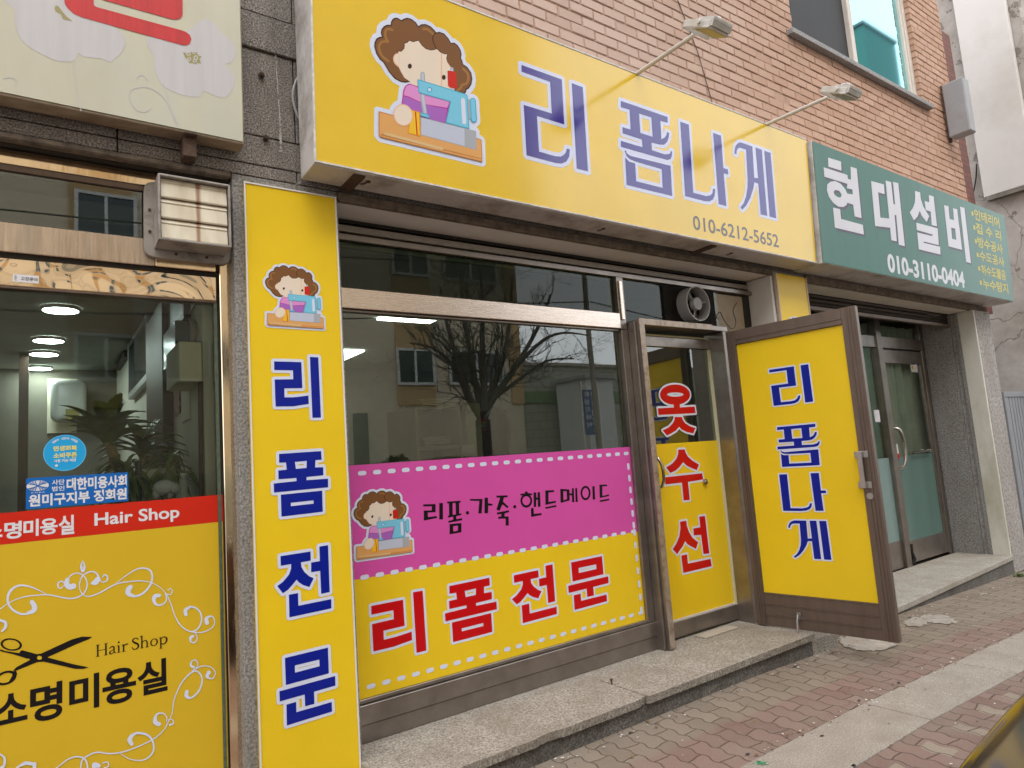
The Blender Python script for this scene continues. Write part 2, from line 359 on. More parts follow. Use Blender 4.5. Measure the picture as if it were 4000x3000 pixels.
# glyph outlines traced on the rectified sign surfaces
SIGN = Plane(U(1234.6, 633.3, -0.211), (1, 0, 0), (0, -0.043, 0.974))
Zb1 = Zoom(1980, 200, 0.31343); Zb2 = Zoom(2380, 360, 0.32543)
def tr(pl, z, shapes): return [[z.loc(pl, l) for l in sh] for sh in shapes]
DECO = {
 'ri': tr(SIGN, Zb1, [[[(177,172),(682,355),(712,915),(372,808),(398,1252),(600,1310),(670,1315),(712,1290),(735,1255),(742,1215),(782,1225),(775,1310),(740,1375),(680,1403),(600,1393),(242,1298),(206,670),(556,778),(536,384),(180,256)]], [[(805,400),(943,450),(1008,1500),(867,1463)]]]),
 'pom': tr(SIGN, Zb2, [[[(135,105),(697,300),(697,368),(612,345),(622,565),(660,550),(683,515),(688,480),(715,490),(712,545),(690,600),(655,632),(600,630),(505,605),(510,697),(660,748),(705,745),(728,735),(735,708),(752,712),(748,770),(730,805),(695,815),(640,800),(137,658),(135,585),(395,662),(388,570),(158,495),(155,420),(253,450),(240,212),(135,180)], [(355,258),(502,305),(517,537),(370,490)]],
   [[(180,700),(197,705),(207,735),(250,765),(733,885),(752,1247),(205,1115),(188,785),(235,835),(308,857),(320,1070),(638,1150),(625,925),(310,833),(245,805),(205,770)]]]),
 'na': tr(SIGN, Zb2, [[[(848,355),(953,392),(1005,1208),(1160,1248),(1210,1240),(1235,1215),(1242,1158),(1267,1163),(1262,1245),(1240,1290),(1200,1312),(1140,1308),(908,1248)]], [[(1243,490),(1338,522),(1366,912),(1420,930),(1425,990),(1370,972),(1402,1367),(1310,1343)]]]),
 'ge': tr(SIGN, Zb2, [[[(1500,738),(1502,690),(1515,640),(1540,612),(1570,603),(1600,612),(1715,653),(1737,1028),(1783,1035),(1752,665),(1828,692),(1892,1485),(1815,1468),(1785,1098),(1738,1082),(1725,1160),(1690,1270),(1645,1355),(1595,1412),(1572,1382),(1610,1335),(1640,1250),(1655,1150),(1658,1050),(1638,690),(1570,668),(1545,672),(1527,705),(1523,750)]], [[(1858,705),(1933,730),(2000,1515),(1922,1495)]]]),
}
PIL = Plane(U(953, 708.3, -0.02), (1, 0, 0), (0, 0, 1))
Za = Zoom(1040, 1370, 0.40404); Zc = Zoom(1050, 2100, 0.464)
HEAVY = {
 'ri': tr(PIL, Za, [[[(75,103),(338,110),(349,362),(174,364),(176,451),(260,450),(330,443),(407,433),(410,515),(340,525),(260,538),(90,540),(80,278),(260,276),(257,190),(76,187)]], [[(421,60),(502,64),(528,646),(446,648)]]]),
 'pom': tr(PIL, Za, [[[(122,998),(530,970),(534,1053),(474,1058),(472,1128),(550,1125),(551,1204),(388,1221),(390,1251),(596,1237),(598,1320),(74,1371),(72,1284),(292,1260),(291,1230),(118,1243),(116,1158),(197,1150),(190,1080),(124,1082)], [(277,1075),(391,1064),(388,1133),(286,1142)]], [[(140,1392),(540,1352),(546,1556),(147,1604)], [(236,1470),(456,1446),(457,1478),(238,1503)]]]),
 'jeon': tr(PIL, Zc, [[[(98,156),(350,116),(353,193),(270,208),(275,250),(300,290),(340,325),(377,342),(341,416),(290,400),(250,375),(234,353),(200,395),(160,440),(118,468),(71,408),(120,370),(170,310),(187,260),(188,222),(100,237)]], [[(425,75),(498,63),(512,458),(440,473),(432,279),(356,291),(355,210),(429,197)]], [[(168,481),(245,466),(248,573),(525,517),(526,595),(173,671)]]]),
 'mun': tr(PIL, Zc, [[[(135,1013),(497,925),(505,1142),(143,1241)], [(219,1076),(424,1026),(427,1082),(220,1136)]], [[(89,1293),(558,1164),(560,1245),(380,1297),(383,1399),(305,1420),(301,1320),(92,1379)]], [[(148,1405),(229,1382),(232,1469),(529,1383),(532,1463),(151,1581)]]]),
}
# ---------------------------------------------------------------- the printed seamstress emblem
Ze = Zoom(1400, 50, 0.37983)
def pm(name, c): return vinyl(name, c, 0.3)
EM = [VW, pm('print_dark_brown', (0.045, 0.018, 0.01)), pm('print_brown', (0.20, 0.085, 0.03)), pm('print_caramel', (0.34, 0.16, 0.04)), pm('print_skin', (0.78, 0.66, 0.54)), pm('print_peach', (0.80, 0.46, 0.30)),
      pm('print_pink', (0.70, 0.28, 0.60)), pm('print_purple', (0.38, 0.13, 0.50)), pm('print_magenta', (0.46, 0.03, 0.30)), pm('print_cyan', (0.19, 0.55, 0.74)), pm('print_deep_cyan', (0.06, 0.40, 0.60)), pm('print_red', (0.58, 0.02, 0.01)),
      pm('print_wood', (0.70, 0.36, 0.12)), pm('print_dark_wood', (0.52, 0.21, 0.055)), pm('print_pale_wood', (0.66, 0.46, 0.24)), pm('print_silver', (0.50, 0.54, 0.66)), pm('print_grey', (0.38, 0.40, 0.44)), pm('print_gold', (0.82, 0.50, 0.03)), pm('print_orange', (0.78, 0.28, 0.01))]
_hair = [(330,125),(333,95),(350,65),(375,52),(405,55),(440,78),(465,62),(500,52),(545,65),(590,100),(615,140),(645,120),(690,118),(740,140),(785,185),(797,205),(830,197),(880,215),(925,265),(950,312),(985,308),(1020,335),(1050,385),(1060,430),(1052,465),(1068,500),(1075,530),(1120,560),(1160,620),(1170,680),(1160,740),(1135,780),(1108,795),(1105,820),(1085,838),(950,800),(600,735),(525,712),(480,722),(430,712),(370,680),(310,610),(270,540),(255,515),(215,480),(180,420),(160,350),(165,300),(185,265),(215,250),(240,248),(228,210),(235,170),(260,140),(290,125)]
_mach = [(605,690),(620,690),(1090,835),(1115,850),(1120,870),(1137,1200),(890,1135),(940,918),(640,835),(615,820),(603,700)]
_table = [(205,1015),(1245,1300),(1262,1310),(1270,1540),(225,1285),(205,1262)]
_base = [(635,1075),(1205,1220),(1212,1415),(635,1260)]
_face = [(408,400),(440,403),(470,370),(475,335),(470,322),(500,312),(523,290),(560,305),(615,290),(650,340),(690,375),(740,390),(780,385),(803,375),(840,410),(880,428),(910,430),(900,470),(910,510),(945,560),(975,620),(1000,700),(985,790),(900,800),(600,740),(530,712),(470,670),(430,600),(412,560),(408,480)]
def _in(poly, d): return ('in', poly, d)
EMB = [  # back to front: (material, outline or stroke)
 (1, _hair), (2, _in(_hair, 13)), (3, ribbon(smooth([(350,180),(300,168),(275,200),(280,255),(302,300)]), 22)), (3, ribbon(smooth([(302,300),(245,300),(210,340),(218,400),(250,455),(308,500)]), 24)), (3, ribbon(smooth([(668,170),(712,175),(768,222)]), 24)), (3, ribbon(smooth([(1075,578),(1118,622),(1128,680),(1108,730),(1062,745),(1050,775),(1015,800)]), 24)),
 (1, ribbon(smooth([(797,205),(766,240),(764,290),(783,340),(803,378)]), 9)),
 (1, ribbon(_face[:18], 16)), (4, _face), (5, smooth([(415,418),(380,423),(355,462),(365,520),(414,566)], 4)+[(420,480)]), (4, smooth([(413,428),(385,433),(366,465),(376,515),(412,552)], 4)+[(416,480)]),
 (5, [(846,415),(880,430),(910,430),(900,470),(910,510),(945,560),(975,620),(1000,700),(985,790),(900,800),(846,790)]), (4, [(880,430),(910,430),(900,470),(910,510),(945,560),(975,620),(1000,700),(985,790),(900,800),(858,790),(858,420)]),
 (1, ell(526,552,21,26)), (1, ell(875,667,20,26)), (4, [(530,705),(612,730),(604,765),(530,738)]),
 (8, [(440,945),(458,800),(478,755),(505,737),(530,732),(620,765),(945,890),(890,1138),(620,1075)]), (6, [(462,850),(472,800),(490,758),(525,743),(560,750),(620,778),(938,905),(912,980),(700,945),(600,905),(520,865)]), (7, [(450,945),(458,862),(520,876),(620,922),(750,962),(910,992),(888,1132),(640,1080)]),
 (16, ribbon([(650,848),(682,1042)], 44)), (15, ribbon([(656,848),(686,1042)], 24)),
 (16, ribbon([(657,632),(661,705)], 44)), (15, ribbon([(657,632),(661,705)], 24)), (16, ribbon([(957,578),(970,800)], 34)), (15, ribbon([(957,582),(970,800)], 18)),
 (11, [(912,605),(920,597),(985,608),(1003,625),(1012,780),(1000,788),(935,770),(917,750)]), (2, [(950,606),(985,610),(1003,628),(1011,778),(1000,786),(960,776)]), (11, [(953,607),(985,611),(1002,628),(1010,777),(1000,784),(962,775)]),
 (16, [(1122,890),(1152,897),(1158,1097),(1130,1090)]), (10, ribbon([(1172,908),(1184,1102)], 62)), (9, ribbon([(1172,908),(1184,1102)], 42)),
 (10, _mach), (9, _in(_mach, 10)), (10, ell(727,795,27,28)), (0, ell(727,795,16,17)), (0, ribbon([(1070,900),(1084,1130)], 42)),
 (13, _table), (12, _in(_table, 10)), (13, [(225,1245),(1262,1500),(1262,1530),(228,1278)]), (12, [(228,1268),(1262,1512),(1262,1526),(232,1276)]), (14, ribbon([(272,1246),(856,1402)], 28)),
 (16, _base), (15, _in(_base, 8)), (16, [(1085,1198),(1203,1226),(1208,1408),(1088,1375)]),
 (10, [(630,1030),(700,1042),(722,1058),(728,1090),(635,1065)]), (9, [(636,1040),(700,1052),(714,1064),(717,1080),(640,1060)]),
 (18, [(528,998),(628,1025),(634,1277),(500,1242),(512,1170)]), (17, [(545,1012),(620,1032),(625,1265),(512,1236)]), (11, ribbon([(582,1028),(598,1255)], 13)),
 (5, ell(455,1057,100,114, 28, -0.25)), (4, ell(455,1057,90,104, 28, -0.25)),
]
def _emloc(e):
    k, q = e
    if q and q[0] == 'in': _, pts, d = q; l = Ze.loc(SIGN, pts); return k, grow([[l]], -d*Ze.k/FPX*3.3, 170)
    return k, [Ze.loc(SIGN, q)]
_E = [_emloc(e) for e in EMB]
_elo, _ehi = bbox([l for _, l in _E]); _es = _ehi-_elo
EMBN = [(k, [[((p[0]-_elo[0])/_es[0], (p[1]-_elo[1])/_es[1]) for p in l] for l in ls]) for k, ls in _E]
EM_SIL = grow([[Ze.loc(SIGN, q)] for q in (_hair, _mach, _table, _base, ribbon([(1172,908),(1184,1102)], 62), ell(455,1057,100,114), [(440,945),(458,800),(478,755),(505,737),(530,732),(620,765),(945,890),(890,1138),(620,1075)], [(912,605),(957,555),(1012,780)])], 0.022, 200)
EM_SILN = [[((p[0]-_elo[0])/_es[0], (p[1]-_elo[1])/_es[1]) for p in l] for l in EM_SIL]
def emblem(parent, pl, rect, off, mats=EM):
    mb = MB(); x0, x1, y0, y1 = rect
    q = lambda ls: [[(x0+p[0]*(x1-x0), y0+p[1]*(y1-y0)) for p in l] for l in ls]
    mb.fill(pl, q(EM_SILN), off, 0)
    for i, (k, ls) in enumerate(EMBN): mb.fill(pl, q(ls), off+0.0005+i*0.00007, k)
    return mb.build('emblem', mats, parent)
# ================================================================ the ground
def gz(x): return float(np.interp(x, [3.38, 5.38, 8.38, 12.38], [0.065, 0.010, -0.13, -0.15]))
def paver_mat():
    m = bpy.data.materials.new('interlocking_pavers'); m.use_nodes = True; t = m.node_tree; b = t.nodes['Principled BSDF']; L = t.links.new
    tc = N(t, 'ShaderNodeTexCoord'); sx = N(t, 'ShaderNodeSeparateXYZ'); L(tc.outputs['Object'], sx.inputs[0])
    def ma(op, a, bb):
        n = N(t, 'ShaderNodeMath', operation=op)
        for i, q in enumerate((a, bb)):
            if isinstance(q, (int, float)): n.inputs[i].default_value = q
            elif q is not None: L(q, n.inputs[i])
        return n.outputs[0]
    wob = N(t, 'ShaderNodeTexNoise', Scale=5.0, Detail=3.0); L(tc.outputs['Object'], wob.inputs['Vector'])
    wv = ma('MULTIPLY', ma('SUBTRACT', wob.outputs['Fac'], 0.5), 0.05)
    s1 = ma('MULTIPLY', ma('SINE', ma('MULTIPLY', sx.outputs['Y'], 2*math.pi/0.095), None), 0.0075)
    s2 = ma('MULTIPLY', ma('SINE', ma('MULTIPLY', sx.outputs['X'], 2*math.pi/0.2), None), 0.004)
    xx = ma('ADD', ma('ADD', sx.outputs['X'], s1), wv); yy = ma('ADD', ma('ADD', sx.outputs['Y'], s2), wv)
    cb = N(t, 'ShaderNodeCombineXYZ'); L(yy, cb.inputs[0]); L(xx, cb.inputs[1])
    br = N(t, 'ShaderNodeTexBrick', Scale=1.0); br.inputs['Brick Width'].default_value = 0.19; br.inputs['Row Height'].default_value = 0.099; br.inputs['Mortar Size'].default_value = 0.0042; br.inputs['Mortar Smooth'].default_value = 0.5
    br.inputs['Color1'].default_value = (0, 0, 0, 1); br.inputs['Color2'].default_value = (1, 1, 1, 1); br.inputs['Mortar'].default_value = (0.5, 0.5, 0.5, 1); L(cb.outputs[0], br.inputs['Vector'])
    rnd = N(t, 'ShaderNodeRGBToBW'); L(br.outputs['Color'], rnd.inputs[0])
    def ramp(cs):
        r_ = N(t, 'ShaderNodeValToRGB'); e = r_.color_ramp.elements; r_.color_ramp.interpolation = 'LINEAR'
        e[0].position, e[0].color = cs[0][0], (*cs[0][1], 1); e[1].position, e[1].color = cs[-1][0], (*cs[-1][1], 1)
        for p, c in cs[1:-1]: q = e.new(p); q.color = (*c, 1)
        L(rnd.outputs[0], r_.inputs[0]); return r_.outputs[0]
    red = ramp([(0.0, (0.19, 0.118, 0.097)), (0.45, (0.23, 0.147, 0.122)), (0.96, (0.26, 0.172, 0.145)), (1.0, (0.28, 0.225, 0.175))])
    gry = ramp([(0.0, (0.20, 0.16, 0.123)), (0.5, (0.24, 0.195, 0.15)), (1.0, (0.27, 0.22, 0.172))])
    bd = ma('ADD', sx.outputs['Y'], ma('MULTIPLY', sx.outputs['X'], 0.035)); bd = ma('ADD', bd, ma('MULTIPLY', wv, 2.0))
    mr = N(t, 'ShaderNodeMapRange'); mr.inputs['From Min'].default_value = -0.56; mr.inputs['From Max'].default_value = -0.52; L(bd, mr.inputs['Value'])
    mx = N(t, 'ShaderNodeMix', data_type='RGBA'); L(mr.outputs[0], mx.inputs[0]); L(red, mx.inputs[6]); L(gry, mx.inputs[7])
    bx = ma('LESS_THAN', ma('MODULO', ma('ADD', xx, 30*0.297-3.055), 0.297), 0.085); by = ma('LESS_THAN', ma('ABSOLUTE', ma('ADD', yy, 1.415), None), 0.062)
    bei = N(t, 'ShaderNodeMix', data_type='RGBA'); L(ma('MULTIPLY', ma('MULTIPLY', bx, by), 0.85), bei.inputs[0]); L(mx.outputs[2], bei.inputs[6]); bei.inputs[7].default_value = (0.33, 0.28, 0.215, 1); mx = bei
    n2 = N(t, 'ShaderNodeTexNoise', Scale=2.2, Detail=9.0, Roughness=0.72); L(tc.outputs['Object'], n2.inputs['Vector'])
    m2 = N(t, 'ShaderNodeMapRange'); m2.inputs['From Min'].default_value = 0.38; m2.inputs['From Max'].default_value = 0.7; m2.inputs['To Max'].default_value = 0.75; L(n2.outputs['Fac'], m2.inputs['Value'])
    mx2 = N(t, 'ShaderNodeMix', data_type='RGBA'); L(m2.outputs[0], mx2.inputs[0]); L(mx.outputs[2], mx2.inputs[6]); mx2.inputs[7].default_value = (0.25, 0.205, 0.165, 1)
    n3 = N(t, 'ShaderNodeTexNoise', Scale=170, Detail=4.0, Roughness=0.8); L(tc.outputs['Object'], n3.inputs['Vector'])
    m3 = N(t, 'ShaderNodeMix', data_type='RGBA', blend_type='OVERLAY'); m3.inputs[0].default_value = 0.55; L(mx2.outputs[2], m3.inputs[6]); L(n3.outputs['Fac'], m3.inputs[7])
    m4 = N(t, 'ShaderNodeMix', data_type='RGBA'); jf = ma('MULTIPLY', br.outputs['Fac'], 0.72); L(jf, m4.inputs[0]); L(m3.outputs[2], m4.inputs[6]); m4.inputs[7].default_value = (0.075, 0.052, 0.037, 1)
    L(m4.outputs[2], b.inputs['Base Color']); b.inputs['Roughness'].default_value = 0.88; b.inputs['Specular IOR Level'].default_value = 0.25
    hh = ma('ADD', ma('MULTIPLY', br.outputs['Fac'], -1.0), ma('ADD', ma('MULTIPLY', n3.outputs['Fac'], 0.35), ma('MULTIPLY', rnd.outputs[0], 0.35)))
    bp = N(t, 'ShaderNodeBump', Strength=0.7, Distance=0.006); L(hh, bp.inputs['Height']); L(bp.outputs[0], b.inputs['Normal'])
    return m
mb = MB(); xs = [-40, -10, 3.38, 4.38, 5.38, 6.88, 8.38, 10, 12.38, 60]
for i in range(len(xs)-1):
    a, c = xs[i], xs[i+1]
    mb.poly([(a, -4.6, gz(a)), (c, -4.6, gz(c)), (c, 3.0, gz(c)), (a, 3.0, gz(a))])
tag(mb.build('pavement', paver_mat()), kind='structure')
ASPH = mat('asphalt', (0.055, 0.054, 0.053), 0.9, var=0.25, vscale=3, bump=0.4, bscale=200)
CONC = granite_mat('kerb_granite', (0.22, 0.19, 0.155), (0.33, 0.29, 0.245), (0.43, 0.39, 0.335), 230, rough=0.85, stain=(0.24, 0.20, 0.16), stain_amt=0.6)
mb = MB(); mb.box(-400, 400, -400, 400, -0.9, -0.5); tag(mb.build('ground', mat('far_earth', (0.10, 0.09, 0.07), 0.95, var=0.3, vscale=0.3)), kind='structure')
mb = MB(); mb.box(-60, 80, -9.2, -4.75, -0.5, -0.34); tag(mb.build('road', ASPH), kind='structure')
mb = MB(); mb.box(-60, 80, -12.0, -9.2, -0.5, -0.22); tag(mb.build('opposite_pavement', CONC), kind='structure')
mb = MB(); mb.box(-60, 80, -4.75, -4.55, -0.5, -0.2); tag(mb.build('kerb', CONC), kind='structure')
# the straight row of granite slabs laid in the pavement
mb = MB(); x = -8.0
while x < 14:
    for a, c in ((x+0.004, x+0.996),):
        mb.prism([(a, -1.262-0.010*(a-2.5), gz(a+.38)+0.006), (c, -1.262-0.010*(c-2.5), gz(c+.38)+0.006), (c, -0.953-0.010*(c-2.5), gz(c+.38)+0.006), (a, -0.953-0.010*(a-2.5), gz(a+.38)+0.006)], (0, 0, -0.05))
    x += 1.0
mb.v = [(p[0]+0.38, p[1], p[2]) for p in mb.v]
tag(mb.build('kerb_strip', CONC, bevel=0.003), kind='structure')
CEM = mat('old_cement', (0.43, 0.385, 0.34), 0.9, var=0.25, vscale=14, bump=0.4, bscale=60, dirt=(0.28, 0.22, 0.17), dirt_amt=0.7, dscale=7)
def patch(name, pts):
    rp = random.Random(len(pts)); q = []
    for i in range(len(pts)):
        a, b_ = pts[i], pts[(i+1) % len(pts)]
        for k in range(7): t_ = k/7; q.append((a[0]+(b_[0]-a[0])*t_+rp.gauss(0, 5), a[1]+(b_[1]-a[1])*t_+rp.gauss(0, 3)))
    pts = q
    lo = [G(u, v, gz(4.7)+0.004) for u, v in pts]; mb = MB(); mb.poly([(p.x, p.y, gz(p.x)+0.005) for p in lo]); return tag(mb.build(name, CEM), kind='structure')
patch('cement_patch', [(3275,2495),(3310,2488),(3370,2492),(3440,2503),(3500,2520),(3470,2540),(3410,2550),(3350,2547),(3300,2532),(3280,2512)])
CEM = mat('crumbled_cement', (0.335, 0.295, 0.25), 0.9, var=0.3, vscale=14, bump=0.4, bscale=60)
patch('cement_patch', [(3525,2415),(3600,2390),(3680,2380),(3740,2420),(3700,2428),(3640,2420),(3590,2440),(3540,2435)])
# litter: crumbs, dry leaves and gum spots nobody could count
mb = MB(); rr = random.Random(3); cols = 4
for i in range(900):
    x = rr.uniform(1.2, 8.2); y = rr.choice([rr.uniform(-2.6, -0.35), rr.gauss(-0.37+.05*max(0, x-4.3), 0.04), rr.gauss(-0.955, 0.03)]); s_ = rr.uniform(0.002, 0.0075)*(1.6 if rr.random() < .06 else 1); a = rr.uniform(0, 6.28); z = gz(x)+0.006
    if y > (-.34 if x < 4.3 else -.19): continue
    k = 0 if rr.random() < .4 else (1 if rr.random() < .6 else 2)
    if rr.random() < .05: k = 3; s_ *= 1.6
    q = [(x+s_*math.cos(a+t)*(1.6 if j % 2 else 1), y+s_*math.sin(a+t), z+(0.002 if k != 3 else 0)+rr.uniform(0, .003)*(k != 3)) for j, t in enumerate((0, 1.3, 2.9, 4.4))]
    mb.poly(q, k)
tag(mb.build('litter', [mat('leaf_crumbs', (0.22, 0.12, 0.05), 0.9), mat('paper_bits', (0.62, 0.58, 0.54), 0.8), mat('twig_bits', (0.12, 0.07, 0.04), 0.9), mat('gum_spots', (0.05, 0.05, 0.055), 0.8)]), kind='stuff')

# ================================================================ the brick building
B = thing('shop_building', 'painted pink brick building with dark granite band above three shopfronts', 'building', (4, 0.4, 0))
def brick_mat():
    m = bpy.data.materials.new('pink_painted_brick'); m.use_nodes = True; t = m.node_tree; b = t.nodes['Principled BSDF']; L = t.links.new
    tc = N(t, 'ShaderNodeTexCoord'); ge = N(t, 'ShaderNodeNewGeometry')
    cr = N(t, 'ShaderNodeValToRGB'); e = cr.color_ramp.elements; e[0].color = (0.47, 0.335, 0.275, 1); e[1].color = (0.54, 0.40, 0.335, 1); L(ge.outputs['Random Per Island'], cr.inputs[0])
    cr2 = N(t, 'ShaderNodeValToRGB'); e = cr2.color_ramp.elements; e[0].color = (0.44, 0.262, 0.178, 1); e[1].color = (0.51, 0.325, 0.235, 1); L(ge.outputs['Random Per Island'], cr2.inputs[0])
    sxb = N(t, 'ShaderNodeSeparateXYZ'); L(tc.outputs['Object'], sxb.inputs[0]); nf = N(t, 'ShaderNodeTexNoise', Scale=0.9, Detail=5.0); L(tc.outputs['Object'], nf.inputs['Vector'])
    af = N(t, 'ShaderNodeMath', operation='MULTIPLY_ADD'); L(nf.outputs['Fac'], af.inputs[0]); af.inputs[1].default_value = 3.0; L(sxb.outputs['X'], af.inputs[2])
    mf = N(t, 'ShaderNodeMapRange'); mf.inputs['From Min'].default_value = 4.6; mf.inputs['From Max'].default_value = 7.2; L(af.outputs[0], mf.inputs['Value'])   # pale pink turns more orange with rising X, broken up by noise
    tone_x = N(t, 'ShaderNodeMix', data_type='RGBA'); L(mf.outputs[0], tone_x.inputs[0]); L(cr.outputs[0], tone_x.inputs[6]); L(cr2.outputs[0], tone_x.inputs[7])
    n1 = N(t, 'ShaderNodeTexNoise', Scale=1.1, Detail=9.0, Roughness=0.7); L(tc.outputs['Object'], n1.inputs['Vector'])
    mr = N(t, 'ShaderNodeMapRange'); mr.inputs['From Min'].default_value = 0.47; mr.inputs['From Max'].default_value = 0.72; mr.inputs['To Max'].default_value = 0.55; L(n1.outputs['Fac'], mr.inputs['Value'])
    mx = N(t, 'ShaderNodeMix', data_type='RGBA'); L(mr.outputs[0], mx.inputs[0]); L(tone_x.outputs[2], mx.inputs[6]); mx.inputs[7].default_value = (0.41, 0.255, 0.185, 1)
    n2 = N(t, 'ShaderNodeTexNoise', Scale=26, Detail=6.0, Roughness=0.8); L(tc.outputs['Object'], n2.inputs['Vector'])
    m2 = N(t, 'ShaderNodeMapRange'); m2.inputs['From Min'].default_value = 0.66; m2.inputs['From Max'].default_value = 0.72; m2.inputs['To Max'].default_value = 0.7; L(n2.outputs['Fac'], m2.inputs['Value'])
    mx2 = N(t, 'ShaderNodeMix', data_type='RGBA'); L(m2.outputs[0], mx2.inputs[0]); L(mx.outputs[2], mx2.inputs[6]); mx2.inputs[7].default_value = (0.24, 0.115, 0.075, 1)
    L(mx2.outputs[2], b.inputs['Base Color']); b.inputs['Roughness'].default_value = 0.72; b.inputs['Specular IOR Level'].default_value = 0.35
    n3 = N(t, 'ShaderNodeTexNoise', Scale=90, Detail=5.0); L(tc.outputs['Object'], n3.inputs['Vector'])
    bp = N(t, 'ShaderNodeBump', Strength=0.25, Distance=0.01); L(n3.outputs['Fac'], bp.inputs['Height']); L(bp.outputs[0], b.inputs['Normal'])
    return m
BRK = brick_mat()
WX0, WX1, WZ0 = 5.30, 7.74, 4.895
mb = MB(); rb = random.Random(11); z = 3.30; row = 0
while z < 7.2:
    x = 1.30-(0.1 if row % 2 else 0)
    while x < 8.54:
        a, c = x+0.006, min(x+0.194, 8.543); x += 0.2
        parts_ = [(a, c)]
        if z+0.064 > WZ0-0.01: parts_ = [(p, q) for p, q in ((a, min(c, WX0)), (max(a, WX1), c)) if q-p > 0.02]
        for p, q in parts_:
            if q-p < 0.03: continue
            dy = rb.uniform(-0.0025, 0.0025); dz = rb.uniform(-0.0018, 0.0018); tl = rb.uniform(-0.0015, 0.0015)
            if rb.random() < 0.03: dy += 0.004
            mb.obox((p, dy, z+dz), (q-p, tl, rb.uniform(-.001, .001)), (0, 0.11, 0), (0, rb.uniform(-.001, .001), 0.0645), 0)
    z += 0.0735; row += 1
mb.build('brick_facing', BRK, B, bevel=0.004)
mb = MB(); mb.box(1.25, WX0-0.012, 0.007, 0.35, 3.2, 7.3); mb.box(WX0-0.012, WX1+0.012, 0.007, 0.35, 3.2, WZ0-0.012); mb.box(WX1+0.012, 8.535, 0.007, 0.35, 3.2, 7.3)
mb.build('mortar_backing', MORT, B)
mb = MB(); mb.box(8.54, 9.12, 0.12, 0.35, 2.7, 6.2); OLDB = bpy.data.materials.new('raw_dark_brick'); OLDB.use_nodes = True
t = OLDB.node_tree; bn = N(t, 'ShaderNodeTexBrick', Scale=1.0); bn.inputs['Brick Width'].default_value = .2; bn.inputs['Row Height'].default_value = .067; bn.inputs['Mortar Size'].default_value = .006
bn.inputs['Color1'].default_value = (.13, .03, .018, 1); bn.inputs['Color2'].default_value = (.19, .05, .028, 1); bn.inputs['Mortar'].default_value = (.04, .03, .026, 1)
tc = N(t, 'ShaderNodeTexCoord'); cb = N(t, 'ShaderNodeCombineXYZ'); sx = N(t, 'ShaderNodeSeparateXYZ'); t.links.new(tc.outputs['Object'], sx.inputs[0]); t.links.new(sx.outputs['X'], cb.inputs[0]); t.links.new(sx.outputs['Z'], cb.inputs[1]); t.links.new(cb.outputs[0], bn.inputs['Vector']); t.links.new(bn.outputs[0], t.nodes['Principled BSDF'].inputs['Base Color'])
mb.build('raw_brick_return', OLDB, B)
# granite: lapped slabs of the band and the pilaster beside the tall sign
mb = MB(); zs_ = [2.703, 2.76, 2.895, 3.30, 3.47, 3.64, 3.81, 3.98, 4.15, 4.5, 5.2, 7.3]
for i in range(len(zs_)-1):
    cuts = [-4.0, -1.6, 0.24, 0.94+0.03*(i % 2), 1.25 if i > 3 else 2.6] + ([] if i > 3 else [4.45, 6.4, 8.5])
    for j in range(len(cuts)-1):
        o_ = 0.0 if i < 3 else 0.012
        mb.obox((cuts[j]+0.0025, -o_, zs_[i]+0.0025), (cuts[j+1]-cuts[j]-0.005, 0, 0), (0, 0.12, 0), (0, -0.004*(i > 2), zs_[i+1]-zs_[i]-0.005))
mb.build('granite_band', GRAN, B, bevel=0.003)
mb = MB(); mb.box(-4, 8.5, 0.03, 0.3, 2.675, 3.32); mb.box(-4, 1.25, 0.03, 0.3, 3.31, 7.2)
mb.build('wall_core', DARK, B)
for x0, x1 in ((0.66, 1.125), (4.545, 4.985)): mb = MB(); mb.box(x0, x1, 0.0, 0.30, -0.2, 2.701); mb.build('granite_pilaster', GRANL, B, bevel=0.003)
DRIP = mat('lime_streak', (0.42, 0.395, 0.37), 0.9, var=0.3, vscale=30)
rs_ = random.Random(21)
for (u0, v0, u1, v1, w0, w1) in ((1076, 215, 1094, 470, 3, 5), (1094, 470, 1097, 592, 5, 15)):
    n_ = 22; L_, R_ = [], []
    for k in range(n_+1):
        t_ = k/n_; u = u0+(u1-u0)*t_+rs_.gauss(0, .7); v = v0+(v1-v0)*t_; h_ = (w0+(w1-w0)*t_)*rs_.uniform(.45, 1.1)/2; L_.append((u-h_, v)); R_.append((u+h_, v))
    mb = MB()
    for k in range(n_):
        if rs_.random() < .16: continue
        mb.poly([U(*q, -0.0168) for q in (L_[k], L_[k+1], R_[k+1], R_[k])])
    mb.build('streak_stain', DRIP, B)
mb = MB()
mb.box(1.126, 4.544, -0.012, 0.022, 2.657, 2.701, 0); mb.box(4.99, 8.54, -0.02, 0.022, 2.645, 2.701, 0); mb.box(-4, 0.655, -0.012, 0.03, 2.675, 2.701, 0)
mb.build('lintel_lip', mat('grimy_mortar', (0.14, 0.11, 0.085), 0.95, var=0.5, vscale=22, bump=0.6, bscale=50), B, bevel=0.006)
